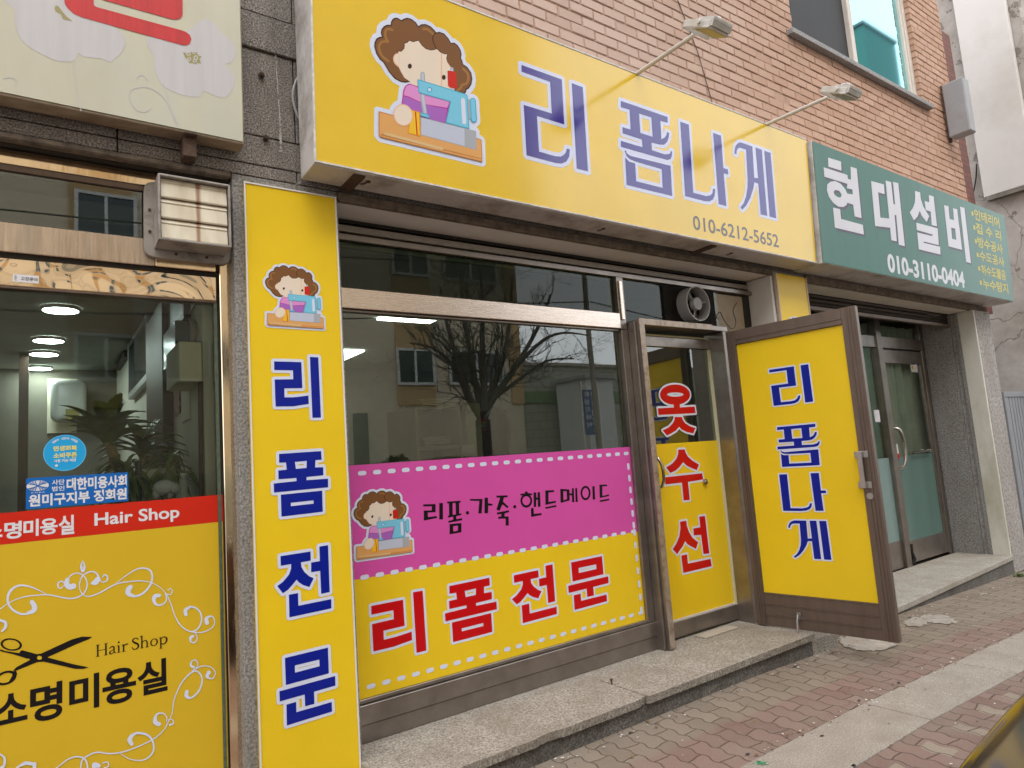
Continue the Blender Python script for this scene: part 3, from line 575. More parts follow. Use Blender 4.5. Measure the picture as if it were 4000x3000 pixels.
# soffits and recess linings
mb = MB(); mb.box(1.127, 4.543, 0.023, 0.205, 2.658, 2.672, 0)
mb.build('soffit_panel', mat('white_soffit_board', (0.76, 0.73, 0.71), 0.5, var=0.03), B)
mb = MB(); mb.box(4.515, 4.543, 0.002, 0.205, 0.0, 2.652, 0)
mb.build('jamb_panel', mat('pale_jamb_panel', (0.60, 0.57, 0.56), 0.45, var=0.06), B)
mb = MB(); mb.box(4.99, 8.12, 0.023, 0.20, 2.640, 2.66, 0)
mb.build('soffit_panel', mat('cream_soffit', (0.62, 0.58, 0.50), 0.6, var=0.1), B)
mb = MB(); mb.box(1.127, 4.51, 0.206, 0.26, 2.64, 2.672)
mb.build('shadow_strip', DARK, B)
# the plain walls behind
mb = MB(); mb.box(-4, 8.5, 6.0, 6.2, -0.2, 7.2); mb.box(-4, 8.5, 0.36, 6.0, 3.0, 3.1); mb.box(-4.2, -4, 0.05, 6.2, -0.2, 7.2)
mb.build('rear_wall', PLAST, B)
# upper window
mb = MB(); mb.prism([(5.20, -0.055, 4.835), (7.86, -0.055, 4.835), (7.86, -0.055, 4.885), (5.20, -0.055, 4.885)], (0, 0.16, 0.006))
wf = None
FRW = mat('ivory_window_frame', (0.62, 0.56, 0.50), 0.5, var=0.06, dirt=(0.36, 0.31, 0.26), dirt_amt=0.4)
sill_mb = mb
mb = MB()
mb.box(WX0, WX1, 0.045, 0.12, WZ0, WZ0+0.055); mb.box(WX0, WX0+0.055, 0.045, 0.12, WZ0+0.055, 7.1); mb.box(WX1-0.06, WX1, 0.045, 0.12, WZ0+0.055, 7.1)
mb.box(6.40, 6.47, 0.03, 0.10, WZ0+0.055, 7.1); mb.box(WX1-0.11, WX1-0.065, 0.055, 0.10, WZ0+0.06, 7.1); mb.box(6.47, WX1-0.11, 0.055, 0.10, WZ0+0.057, WZ0+0.10)
wf = mb.build('window', FRW, B, bevel=0.004)
sill_mb.build('sill', GRANL, wf, bevel=0.004)
mb = MB(); mb.poly([(WX0+.05, 0.075, WZ0+.05), (6.41, 0.075, WZ0+.05), (6.41, 0.075, 7.1), (WX0+.05, 0.075, 7.1)])
mb.build('screen', mat('fly_screen', (0.035, 0.035, 0.037), 0.6, var=0.12, vscale=3, spec=0.3), wf)
mb = MB(); mb.poly([(6.46, 0.08, WZ0+.09), (WX1-.10, 0.08, WZ0+.09), (WX1-.10, 0.08, 7.1), (6.46, 0.08, 7.1)])
mb.build('pane', mat('teal_mirror_glass', (0.34, 0.74, 0.80), 0.03, metal=1.0), wf)
mb = MB(); mb.box(WX0+.02, WX1-.02, 0.22, 0.24, WZ0, 7.1); mb.build('curtain', mat('dim_curtain', (0.03, 0.05, 0.05), 0.9), wf)

# ================================================================ signs
# --- long yellow sign box
S = thing('shop_sign', 'long yellow tailor sign box with blue Korean lettering and seamstress emblem', 'sign', (2.9, -0.2, 2.7))
SX0, SX1 = 0.9462, 4.814
yB, yT, zB, zT = -0.211, -0.254, 2.7157, 3.690
mb = MB(); e = 0.012
mb.prism([(SX0, yB+0.004, zB), (SX0, yT+0.004, zT), (SX0, -0.03, zT), (SX0, -0.03, zB)], (SX1-SX0, 0, 0))
mb.build('sign_box', WHTB, S, bevel=0.003)
mb = MB()
for (q0, q1) in ((0, 0.008), (0.966, 0.974)):
    mb.obox(SIGN.w(SX0-SIGN.o.x, q0, -0.006), (SX1-SX0, 0, 0), SIGN.b*0.008, SIGN.n*0.010)
mb.obox(SIGN.w(SX0-SIGN.o.x, 0.009, -0.006), (0.008, 0, 0), SIGN.b*0.956, SIGN.n*0.010)
mb.obox(SIGN.w(SX0-SIGN.o.x+.02, -0.004, -0.110), (SX1-SX0-.03, 0, 0), SIGN.b*0.004, SIGN.n*0.006)
mb.build('edge_trim', mat('worn_white_trim', (0.62, 0.60, 0.57), 0.4, var=0.25, vscale=30), S)
mb = MB(); q = SX0-SIGN.o.x
mb.poly([SIGN.w(q+.008, 0.008, 0.001), SIGN.w(SX1-SIGN.o.x, 0.008, 0.001), SIGN.w(SX1-SIGN.o.x, 0.966, 0.001), SIGN.w(q+.008, 0.966, 0.001)])
mb.build('face', VYs, S)
mb = MB()
for k in ('ri', 'pom', 'na', 'ge'): glyph(mb, SIGN, DECO[k], 0.0016, 0, 1, 0.022)
mb.build('lettering', [VNs, VWs], S)
mb = MB(); z8 = Zoom(2640, 820, 0.19892)
put_text(mb, SIGN, rect_px(SIGN, z8, (335,270), (2012,600), (390,115), (2000,738)), '010-6212-5652', 0.0016, 0, 0.012)
mb.build('phone_lettering', VGs, S)
em_rect = (*[SIGN.px(*Ze(p))[0] for p in ((160,350),(1270,1540))], SIGN.px(*Ze((1270,1540)))[1], SIGN.px(*Ze((375,52)))[1])
em_rect = (_elo[0], _ehi[0], _elo[1], _ehi[1])
emblem(S, SIGN, em_rect, 0.0016)
for x in (1.13, 3.6): mb = MB(); mb.box(x, x+0.055, -0.19, -0.013, 2.706, 2.7145); mb.build('bracket', RUST, S)
for x, y in ((1.22, -0.14), (2.7, -0.12), (3.9, -0.12)): mb = MB(); mb.tube([(x, y, 2.7150), (x-0.012, y+.01, 2.706), (x-0.03, y+0.02, 2.704)], 0.004, 6); mb.tube([(x, y, 2.7155), (x, y, 2.711)], 0.012, 8); mb.build('hook', RUST, S)
# --- tall yellow sign on the pilaster
S = thing('pillar_sign', 'tall narrow yellow sign on the granite pillar with four blue Korean syllables', 'sign', (0.9, -0.02, 0))
PW = 1.107-0.7051; PH = 2.6633-0.005
mb = MB(); mb.box(0.7051, 1.107, -0.0192, -0.0005, 0.005, 2.6633); mb.build('panel', VY, S)
mb = MB()
for x0, x1, z0, z1 in ((0.703, 0.709, 0.005, 2.665), (1.1035, 1.1095, 0.005, 2.665), (0.7092, 1.1033, 2.6585, 2.665)): mb.box(x0, x1, -0.0235, -0.0195, z0, z1)
mb.build('trim', mat('white_trim', (0.72, 0.71, 0.72), 0.35), S)
mb = MB()
for k in ('ri', 'pom', 'jeon', 'mun'): glyph(mb, PIL, HEAVY[k], 0.0006, 0, 1, 0.0125)
mb.build('lettering', [VN, VW], S)
z4 = Zoom(0, 1000, 0.66319)
emblem(S, PIL, rect_px(PIL, z4, (1560,150), (1906,410), (1700,58), (1740,420)), 0.0006)
# --- small yellow panel on the next pilaster
S = thing('pillar_sign', 'short yellow panel on the pillar half hidden behind the open door', 'sign', (4.76, -0.02, 0.4))
mb = MB(); mb.box(4.575, 4.962, -0.0192, -0.0005, 0.3, 2.672); mb.build('panel', VY, S)
mb = MB(); mb.box(4.560, 4.5745, -0.0235, -0.0005, 0.3, 2.672); mb.box(4.9625, 4.975, -0.0235, -0.0005, 0.3, 2.672); mb.build('trim', mat('tan_trim', (0.55, 0.42, 0.30), 0.4), S)
P2 = Plane((4.575, -0.0192, 0), (1, 0, 0), (0, 0, 1)); emblem(S, P2, (0.06, 0.33, 2.01, 2.335), 0.0008)
# --- green sign
yg0, yg1 = -0.244, -0.282
GP = Plane(U(3213.7, 1027, yg0), (1, 0, 0), (0, yg1-yg0, 0.93)); gx0 = 0.0; gx1 = GP.px(3942, 1000)[0]; gh = GP.px(3540, 691)[1]
S = thing('shop_sign', 'green plumber sign box with white Korean lettering and yellow list', 'sign', (6.5, -0.2, 2.7))
mb = MB(); a0, a1 = GP.w(0, 0).x, GP.w(gx1, 0).x; zb, zt = GP.w(0, 0).z, GP.w(0, gh).z; ytop = GP.w(0, gh).y
mb.prism([(a0, yg0+0.004, zb), (a0, ytop+0.004, zt), (a0, 0.02, zt), (a0, 0.02, zb)], (a1-a0, 0, 0)); mb.build('sign_box', WHTB, S, bevel=0.003)
mb = MB(); mb.poly([GP.w(0.004, 0.006, 0.001), GP.w(gx1-.012, 0.006, 0.001), GP.w(gx1-.004, gh*.97, 0.001), GP.w(gx1-.05, gh-.006, 0.001), GP.w(0.004, gh-.006, 0.001)]); mb.build('face', GREEN, S)
z5 = Zoom(3200, 600, 0.31949)
HY = [[[ [(105,50),(262,98),(270,210),(108,160)] ]], [[ [(50,168),(340,262),(347,310),(385,320),(380,160),(455,185),(515,790),(430,768),(412,625),(335,600),(330,490),(408,500),(402,440),(335,425),(340,370),(60,283)] ], [ [(135,345),(190,335),(260,370),(310,430),(345,500),(350,570),(330,630),(290,655),(230,650),(165,600),(115,530),(90,450),(95,380)], [(195,445),(240,455),(270,500),(262,535),(225,535),(185,505),(172,465)] ], [ [(165,660),(252,680),(265,800),(530,872),(543,990),(188,905)] ]],
  [[ [(630,335),(788,378),(797,497),(717,473),(745,783),(860,795),(868,908),(680,885)] ], [ [(808,330),(875,348),(905,618),(925,622),(898,345),(963,362),(1043,1133),(970,1115),(938,755),(918,750),(945,1075),(878,1058)] ]],
  [[ [(1167,457),(1230,475),(1240,560),(1270,650),(1340,765),(1312,840),(1250,760),(1225,700),(1200,770),(1155,818),(1103,718),(1140,670),(1165,600),(1170,530)] ], [ [(1337,507),(1395,525),(1437,890),(1373,875),(1360,710),(1300,690),(1285,580),(1342,597)] ], [ [(1182,845),(1445,915),(1460,1120),(1272,1075),(1275,1092),(1475,1140),(1480,1235),(1215,1170),(1195,965),(1380,1010),(1383,990),(1190,935)] ]],
  [[ [(1522,630),(1577,645),(1592,800),(1645,815),(1632,668),(1683,682),(1745,1178),(1578,1133)], [(1610,905),(1658,918),(1672,1055),(1622,1042)] ], [ [(1717,648),(1772,665),(1852,1340),(1793,1325)] ]]]
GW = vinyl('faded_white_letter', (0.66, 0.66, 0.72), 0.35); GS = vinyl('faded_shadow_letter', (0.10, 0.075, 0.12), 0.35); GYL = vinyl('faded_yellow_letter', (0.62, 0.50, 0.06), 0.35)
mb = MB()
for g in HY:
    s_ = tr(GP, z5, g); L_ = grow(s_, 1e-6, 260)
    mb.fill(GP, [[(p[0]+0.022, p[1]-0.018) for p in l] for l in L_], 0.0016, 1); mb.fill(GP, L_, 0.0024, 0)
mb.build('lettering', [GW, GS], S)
mb = MB(); put_text(mb, GP, rect_px(GP, z5, (835,1350), (1772,1530), (870,1228), (890,1458)), '010-3110-0404', 0.0016, 0, 0.035); mb.build('phone_lettering', GW, S)
z7 = Zoom(3760, 780, 0.24123); mb = MB()
for txt, l, r, t_, b_, bl in (('인테리어', (190,250), (592,380), (240,165), (235,335), (157,225)), ('집 수 리', (215,470), (620,590), (265,388), (265,555), (187,450)), ('방수공사', (243,690), (645,800), (290,610), (290,780), (213,672)), ('수도공사', (275,920), (670,1010), (325,835), (325,995), (240,893)), ('하수도뚫음', (300,1130), (695,1220), (345,1058), (345,1225), (265,1118)), ('누수탐지', (330,1370), (733,1440), (370,1280), (370,1445), (293,1345))):
    rc = rect_px(GP, z7, l, r, t_, b_); put_text(mb, GP, rc, txt, 0.0016, 0, 0.018)
    c = GP.px(*z7(bl)); s_ = 0.022; mb.poly([GP.w(c[0]-s_, c[1]-s_, .0016), GP.w(c[0]+s_, c[1]-s_, .0016), GP.w(c[0]+s_, c[1]+s_, .0016), GP.w(c[0]-s_, c[1]+s_, .0016)], 0)
mb.build('service_list', GYL, S)
# --- salon sign
yh = -0.10
HP = Plane(U(955, 563.7, yh), (1, 0, 0), (0, -0.009, 0.645))
S = thing('shop_sign', 'weathered cream salon sign box with red lettering and pale flowers', 'sign', (-0.6, -0.1, 2.79))
x1 = HP.o.x; zb = HP.o.z
mb = MB(); mb.prism([(x1, yh+.003, zb), (x1, yh-.015, zb+1.3), (x1, -0.013, zb+1.3), (x1, -0.013, zb)], (-3.6, 0, 0)); mb.build('sign_box', mat('rusty_cream_metal', (0.42, 0.35, 0.25), 0.5, var=0.2, vscale=8, dirt=(0.14, 0.075, 0.04), dirt_amt=0.9, dscale=3.0, stretch=(0.5, 1, 1)), S, bevel=0.003)
mb = MB(); mb.poly([HP.w(-3.6, 0.01, 0.001), HP.w(-0.006, 0.01, 0.001), HP.w(-0.006, 1.3, 0.001), HP.w(-3.6, 1.3, 0.001)])
FACE = mat('weathered_cream_flex', (0.55, 0.525, 0.41), 0.35, var=0.08, vscale=2.2, dirt=(0.52, 0.54, 0.47), dirt_amt=0.8, dscale=1.2, stretch=(1.4, 1, 0.8)); mb.build('face', FACE, S)
z1 = Zoom(0, 0, 0.45208)
F1 = smooth([(40,-60),(130,90),(125,160),(160,300),(240,400),(400,490),(500,530),(600,535),(650,510),(680,460),(720,490),(880,510),(950,540),(1000,500),(1040,470),(1085,370),(1060,300),(1000,250),(900,150),(700,-60)], 4, True)
F2 = smooth([(1265,370),(1330,490),(1330,560),(1370,690),(1450,770),(1600,830),(1720,835),(1760,790),(1860,830),(1940,845),(2000,790),(2030,700),(2000,620),(1940,555),(2000,540),(2035,430),(1980,340),(1900,270),(1850,200),(1750,170),(1650,250),(1500,330),(1400,280),(1300,300)], 4, True)
F3 = smooth([(1650,1010),(1720,970),(1850,1010),(1960,1080),(2060,1110),(2080,1240),(1900,1180),(1740,1130)], 4, True)
PALE = mat('pale_flower_print', (0.545, 0.53, 0.545), 0.35, var=0.05, vscale=6, stretch=(6, 1, 0.3)); GOLD = mat('old_gold_print', (0.33, 0.29, 0.11), 0.4)
for f in (F1, F2): mb = MB(); mb.fill(HP, [z1.loc(HP, f)], 0.0016, 0); mb.build('flower_marking', PALE, S)
mb = MB()
for i, f in enumerate(([(650,520),(640,620),(655,740),(680,860),(700,960)], [(1180,690),(1200,655),(1240,655),(1275,690)], [(1540,1100),(1490,960),(1400,830),(1290,760),(1180,760),(1120,800),(1130,880),(1180,950),(1250,970),(1310,930)], [(1410,700),(1440,800),(1470,920),(1520,1080)], [(30,680),(100,670),(140,700),(130,740)])):
    mb.fill(HP, [z1.loc(HP, ribbon(smooth(f), 8))], 0.0018+i*.00005, 0)
mb.build('stem_marking', [PALE], S)
mb = MB(); mb.fill(HP, [z1.loc(HP, [(1580,455),(1610,460),(1640,452),(1700,453),(1712,480),(1740,490),(1722,515),(1736,550),(1705,545),(1690,558),(1665,545),(1635,548),(1630,520),(1600,500)])], 0.0022); mb.build('star_marking', GOLD, S); mb = MB(); mb.fill(HP, [z1.loc(HP, smooth([(475,60),(500,55),(545,110),(580,150),(625,185),(570,172),(545,165),(525,125),(480,100)], 3, True))], 0.0022); mb.build('star_marking', GOLD, S)
mb = MB()
for c in ((1628,468,20,16), (1675,458,14,10), (1634,512,16,17), (1692,500,20,20), (1682,528,18,16)): mb.fill(HP, [z1.loc(HP, ell(*c, 14)), z1.loc(HP, ell(c[0], c[1], c[2]*.55, c[3]*.5, 14))], 0.0025)
mb.build('ring_marking', PALE, S)
RED1 = mat('faded_red_flex', (0.55, 0.035, 0.04), 0.35, var=0.12, vscale=5, stretch=(14, 1, 0.5))
mb = MB()
mb.fill(HP, [z1.loc(HP, [(540,-300),(555,0),(562,40),(590,80),(640,122),(700,150),(1575,393),(1615,395),(1640,378),(1652,340),(1640,305),(1605,278),(1570,265),(828,62),(810,45),(800,-300)])], 0.0028)
mb.fill(HP, [z1.loc(HP, [(870,-300),(882,0),(1480,168),(1520,172),(1552,164),(1572,145),(1577,120),(1574,-300)])], 0.0028)
mb.build('lettering', RED1, S)
mb = MB(); mb.box(0.46, 0.51, -0.085, -0.0135, 2.70, 2.792); mb.box(0.46, 0.51, -0.11, 0.0, 2.783, 2.7935); mb.build('bracket', RUST, S, bevel=0.004)
# ================================================================ tailor shop: rooms, glazing, doors
YG_ = 0.185
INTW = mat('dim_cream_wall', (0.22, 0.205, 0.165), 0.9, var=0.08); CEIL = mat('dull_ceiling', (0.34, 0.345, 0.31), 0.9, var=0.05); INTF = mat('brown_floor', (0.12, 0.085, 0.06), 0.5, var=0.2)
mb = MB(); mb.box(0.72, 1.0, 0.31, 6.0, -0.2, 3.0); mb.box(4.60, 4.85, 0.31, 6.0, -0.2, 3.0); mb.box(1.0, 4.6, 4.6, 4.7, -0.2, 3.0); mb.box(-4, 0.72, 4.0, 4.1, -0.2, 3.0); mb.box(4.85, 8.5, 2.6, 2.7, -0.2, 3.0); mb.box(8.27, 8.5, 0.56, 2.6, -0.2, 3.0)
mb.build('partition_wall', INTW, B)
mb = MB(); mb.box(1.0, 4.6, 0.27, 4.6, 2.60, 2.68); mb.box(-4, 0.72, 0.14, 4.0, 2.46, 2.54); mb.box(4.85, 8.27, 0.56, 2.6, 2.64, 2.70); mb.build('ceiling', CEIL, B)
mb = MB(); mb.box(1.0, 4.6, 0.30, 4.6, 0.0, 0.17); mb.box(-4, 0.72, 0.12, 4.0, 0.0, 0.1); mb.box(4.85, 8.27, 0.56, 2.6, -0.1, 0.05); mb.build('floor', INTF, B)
T = thing('shopfront', 'tailor shopfront of bronze aluminium with pink and yellow window film', 'shopfront', (2.9, 0.18, 0.186))
z_gt = U(1345, 935, .165).z; z_rt = U(1345, 1125, .165).z; z_rb = U(1350, 1205, .165).z
mb = MB()
mb.box(1.13, 3.128, 0.150, 0.24, 0.268, 0.352); mb.box(1.13, 3.128, 0.158, 0.24, 0.187, 0.2655); mb.box(1.13, 3.06, 0.168, 0.20, 0.354, 0.372)
mb.box(1.13, 4.51, 0.165, 0.24, z_gt, z_gt+0.03)
mb.box(3.052, 3.11, 0.160, 0.24, 0.354, z_rb-0.004); mb.box(3.045, 3.105, 0.158, 0.24, z_rb+0.0, z_gt-0.002)
mb.box(1.13, 3.043, 0.172, 0.23, z_rb-0.012, z_rb-0.001)
mb.build('window_frame', ALU, T, bevel=0.002)
mb = MB(); mb.box(1.13, 3.043, 0.150, 0.24, z_rb+0.001, z_rt); mb.box(3.058, 3.085, 0.146, 0.157, z_rb+0.06, z_gt-.03); mb.build('transom_rail', ALUB, T, bevel=0.003)
mb = MB(); mb.box(1.13, 4.51, 0.195, 0.235, z_gt+0.052, z_gt+0.088); mb.build('shutter_rail', mat('dusty_aluminium', (0.36, 0.32, 0.28), 0.5, metal=0.5, var=0.2, vscale=20, stretch=(1, 1, 6)), T, bevel=0.003)
PLYB = mat('printed_board', (0.10, 0.062, 0.04), 0.9, var=0.3, vscale=12)
mb = MB(); mb.box(1.13, 4.51, 0.215, 0.245, z_gt+0.031, z_gt+0.050); mb.build('shutter_board', PLYB, T)
mb = MB(); mb.box(1.13, 3.045, 0.205, 0.235, z_gt-0.022, z_gt-0.001); mb.box(3.030, 3.05, 0.205, 0.235, z_rt, z_gt-.023); mb.box(3.035, 3.05, 0.205, 0.235, .36, z_rb-.013)
mb.build('glazing_bead', mat('olive_bead', (0.15, 0.165, 0.075), 0.6), T)
mb = MB(); mb.poly([(1.13, 0.19, 0.355), (3.055, 0.19, 0.355), (3.055, 0.19, z_rb), (1.13, 0.19, z_rb)]); mb.build('pane', GLS, T)
mb = MB(); mb.poly([(1.13, 0.19, z_rt), (3.05, 0.19, z_rt), (3.05, 0.19, z_gt), (1.13, 0.19, z_gt)]); mb.build('pane', GLST, T)
mb = MB(); mb.poly([(3.10, 0.19, 2.245), (4.1, 0.19, 2.245), (4.1, 0.19, z_gt), (3.10, 0.19, z_gt)]); mb.build('pane', GLST, T)
# the printed film
WP = Plane((0, YG_, 0), (1, 0, 0), (0, 0, 1))
f1 = (U(1374, 1817, YG_).z+U(2465, 1746, YG_).z)/2; f2 = (U(1389, 2266.7, YG_).z+U(2496.8, 2073.8, YG_).z)/2; f3 = (U(1407.8, 2737, YG_).z+U(2531, 2414, YG_).z)/2
xr = (U(2465, 1746, YG_).x+U(2531, 2414, YG_).x)/2; xl = 1.14
mb = MB(); mb.poly([(xl, YG_, f2), (xr, YG_, f2), (xr, YG_, f1), (xl, YG_, f1)], 0); mb.poly([(xl, YG_, f3), (xr, YG_, f3), (xr, YG_, f2), (xl, YG_, f2)], 1)
FILM = mb.build('window_film', [VP, VY], T)
def dash(mb, pl, cx, cy, lx, ly, off, m=0):
    r_ = min(lx, ly)/2*0.98; hx, hy = lx/2-r_, ly/2-r_
    l = [(cx+sx*hx+r_*math.cos(a), cy+sy*hy+r_*math.sin(a)) for sx, sy, a0 in ((1, 1, 0), (-1, 1, 90), (-1, -1, 180), (1, -1, 270)) for a in (R(a0), R(a0+30), R(a0+60), R(a0+90))]
    mb.add([pl.w(p[0], p[1], off) for p in l], [list(range(len(l)))], m)
mb = MB()
x_end = WP.px(1250+1805*.66319, 1000+1168*.66319)[0]
for (za, st) in ((WP.px(1250+868*.66319, 1000+1233*.66319)[1], 0), (WP.px(1250+948*.66319, 1900+418*.66319)[1], 0.5), (WP.px(1250+940*.66319, 1900+1003*.66319)[1], 0.2)):
    n = 24
    for i in range(n): dash(mb, WP, x_end-0.002-i*0.0765-st*0.0765*(i > 0)*0.3, za, 0.043, 0.021, 0.0008)
zt_, zm_, zb_ = WP.px(1250+1808*.66319, 1000+1168*.66319)[1], WP.px(1250+1845*.66319, 1900+268*.66319)[1], WP.px(1250+1895*.66319, 1900+740*.66319)[1]
for i in range(1, 7): dash(mb, WP, x_end+.006, zt_-i*(zt_-zm_)/6.6-.004, 0.021, 0.043, 0.0009)
for i in range(7): dash(mb, WP, x_end+.006, zm_-.004-i*(zm_-zb_)/6.2, 0.021, 0.043, 0.0009)
mb.build('stitch_marking', VW, FILM)
z9 = Zoom(1250, 1900, 0.66319); mb = MB()
for k, l, r, t_, b_ in (('ri', (306,840), (616,790), (575,618), (590,975)), ('pom', (736,770), (1040,700), (880,560), (900,888)), ('jeon', (1130,668), (1395,735), (1345,463), (1292,781)), ('mun', (1462,600), (1698,545), (1567,428), (1598,703))):
    glyph(mb, WP, fit(norm(HEAVY[k]), rect_px(WP, z9, l, r, t_, b_)), 0.0008, 0, 1, 0.0125)
mb.build('lettering', [VR, VW], FILM)
zh = Zoom(1640, 1870, 0.34358); mb = MB()
def ring(cx, cy, a, b, c, d): return [ell(cx, cy, a, b, 26), ell(cx, cy, c, d, 26)]
for sh in ([[(38,292),(178,287),(178,380),(88,384),(92,437),(190,424),(193,445),(45,476),(45,362),(135,360),(135,313),(38,313)]], [[(220,277),(262,275),(262,462),(220,462)]],
    [[(310,260),(462,250),(462,270),(445,272),(447,398),(470,392),(472,412),(415,425),(413,460),(480,447),(480,470),(325,500),(322,480),(378,467),(380,430),(320,442),(318,420),(332,415),(330,280),(310,282)], [(372,275),(405,273),(410,405),(372,412)]], [[(338,515),(472,503),(472,607),(338,632)], [(378,540),(432,530),(432,590),(380,602)]],
    [ell(541,387,18,20)], [ell(1078,318,17,19)], [[(570,230),(712,230),(702,394),(664,394),(676,252),(570,248)]], [[(735,215),(773,215),(775,280),(825,285),(825,305),(775,305),(775,392),(735,392)]],
    [[(870,193),(997,188),(997,210),(955,212),(945,260),(1007,318),(995,335),(938,290),(905,365),(870,350),(912,215),(870,215)]], [[(875,385),(1012,358),(1015,378),(965,393),(960,428),(1008,430),(1010,532),(975,532),(975,452),(890,455),(890,432),(922,430),(928,398),(877,405)]],
    [[(1195,145),(1225,145),(1225,163),(1275,168),(1275,187),(1142,190),(1142,172),(1195,165)]], ring(1210,250,67,78,45,52), [[(1292,155),(1322,155),(1325,215),(1338,215),(1338,152),(1365,152),(1372,317),(1342,318),(1340,240),(1322,238),(1322,320),(1295,320)]], [[(1262,335),(1292,332),(1295,400),(1382,390),(1384,410),(1265,434)]],
    [[(1425,133),(1525,130),(1527,150),(1462,155),(1462,265),(1545,250),(1548,270),(1428,297)]], [[(1425,325),(1550,298),(1552,318),(1428,343)]], [[(1595,115),(1700,122),(1702,245),(1600,275)], [(1630,140),(1668,142),(1672,232),(1632,245)]], [[(1728,108),(1750,108),(1755,265),(1730,265),(1728,190),(1700,185),(1700,165),(1728,168)]], [[(1765,107),(1787,106),(1795,264),(1770,264)]],
    ring(1883,162,57,82,36,58), [[(1960,85),(1985,83),(1993,236),(1965,237)]], [[(2040,68),(2125,66),(2130,83),(2073,88),(2075,195),(2148,178),(2150,196),(2045,218)]], [[(2045,245),(2150,226),(2155,244),(2048,263)]]):
    mb.fill(WP, [zh.loc(WP, l) for l in sh], 0.0008+random.random()*.0003)
mb.build('lettering', VK, FILM)
emblem(FILM, WP, rect_px(WP, z9, (205,350), (540,300), (383,22), (370,412)), 0.0008)
# door frame that stands proud of the glazing
mb = MB()
mb.box(3.130, 3.168, 0.072, 0.24, 0.187, 2.243); mb.box(3.969, 4.03, 0.072, 0.24, 0.187, 2.2065); mb.box(3.1685, 4.03, 0.075, 0.24, 2.207, 2.243); mb.box(3.112, 3.1295, 0.10, 0.24, 0.187, 2.236)
mb.build('door_frame', ALU, T, bevel=0.003)
mb = MB(); mb.box(3.126, 3.1715, 0.068, 0.0715, 0.2, 2.247); mb.box(3.172, 3.86, 0.0705, 0.0745, 2.209, 2.247); mb.build('edge_strip', mat('worn_tan_aluminium', (0.42, 0.345, 0.28), 0.42, metal=0.5, var=0.12, vscale=20, dirt=(0.16, 0.09, 0.06), dirt_amt=0.8, dscale=14), T)
mb = MB(); mb.box(4.032, 4.43, 0.205, 0.23, 0.19, z_gt-.01); mb.build('side_board', mat('beige_board', (0.40, 0.335, 0.26), 0.7, var=0.1, dirt=(0.2, .15, .11), dirt_amt=.5), T)
mb = MB(); mb.box(4.431, 4.512, 0.20, 0.24, 0.19, z_gt+.05); mb.build('side_gap', DARK, T)
# inner door
ID = 0.215
IP = Plane((0, ID, 0), (1, 0, 0), (0, 0, 1))
ix0, ix1 = U(2519, 1352, ID).x, U(2762, 1362, ID).x; izt = U(2519, 1352, ID).z; izb = U(2628, 2432, ID).z
mb = MB(); mb.box(3.18, ix0, 0.20, 0.24, 0.2, 2.185); mb.box(ix0+.0005, 3.968, 0.20, 0.24, izt, 2.165); mb.box(ix0+.0005, 3.968, 0.20, 0.24, 0.20, izb)
D1 = mb.build('door', ALU, T, bevel=0.002)
mb = MB(); mb.box(ix1+.0, ix1+.026, 0.196, 0.24, izb+.001, izt-.001); mb.box(ix0+.001, ix1, 0.199, 0.205, 2.168, 2.18); mb.build('cream_seal', mat('cream_rubber', (0.56, 0.52, 0.33), 0.6), D1)
mb = MB(); mb.poly([(ix0, 0.22, izb), (ix1, 0.22, izb), (ix1, 0.22, izt), (ix0, 0.22, izt)]); mb.build('pane', GLS, D1)
dft = (U(2549, 1736, ID).z+U(2800, 1721, ID).z)/2
mb = MB(); mb.poly([(ix0+.004, ID, izb+.004), (ix1-.002, ID, izb+.004), (ix1-.002, ID, dft), (ix0+.004, ID, dft)]); mb.build('film', VY, D1)
mb = MB(); mb.box(ix0+.005, ix1, 0.206, 0.214, izb+.001, izb+.014); mb.build('sill_bead', WHT, D1)
zo = Zoom(2540, 1480, 0.47016); mb = MB()
OS = [ [ [ell(205,131,125,84,40), [(207+69*math.cos(a), 130+18*math.sin(a)*(1 if abs(math.cos(a)) < .9 else .7)) for a in [2*math.pi*k/24 for k in range(24)]]], [[(192,200),(245,200),(245,238),(368,230),(376,284),(67,300),(62,245),(194,238)]], [[(203,316),(263,316),(268,340),(290,370),(330,395),(374,408),(357,453),(300,440),(260,420),(240,398),(210,430),(170,455),(138,470),(102,428),(150,405),(185,370),(200,340)]] ],
  [ [[(231,588),(285,585),(292,610),(310,645),(350,680),(404,712),(386,758),(340,740),(300,720),(272,692),(240,735),(205,765),(165,782),(131,735),(180,705),(215,665),(230,625)]], [[(119,818),(430,784),(438,836),(312,856),(328,1005),(276,1010),(262,862),(125,877)]] ],
  [ [[(246,1187),(299,1178),(303,1220),(320,1270),(350,1320),(398,1358),(378,1412),(335,1390),(305,1370),(289,1347),(270,1390),(240,1430),(224,1457),(185,1415),(215,1370),(240,1310),(250,1240)]], [[(405,1145),(453,1138),(490,1450),(441,1455),(421,1295),(360,1300),(357,1243),(415,1232)]], [[(257,1468),(305,1457),(312,1535),(500,1495),(509,1556),(273,1612)]] ] ]
for i, g in enumerate(OS): glyph(mb, IP, tr(IP, zo, g), 0.0008, 0, 1, 0.0135, union=(i == 0))
mb.build('lettering', [VR, VW], D1)
CHR = mat('worn_chrome', (0.55, 0.52, 0.48), 0.18, metal=1.0)
a, b_ = U(2550, 1787, 0.2), U(2572, 1905, 0.2); mb = MB()
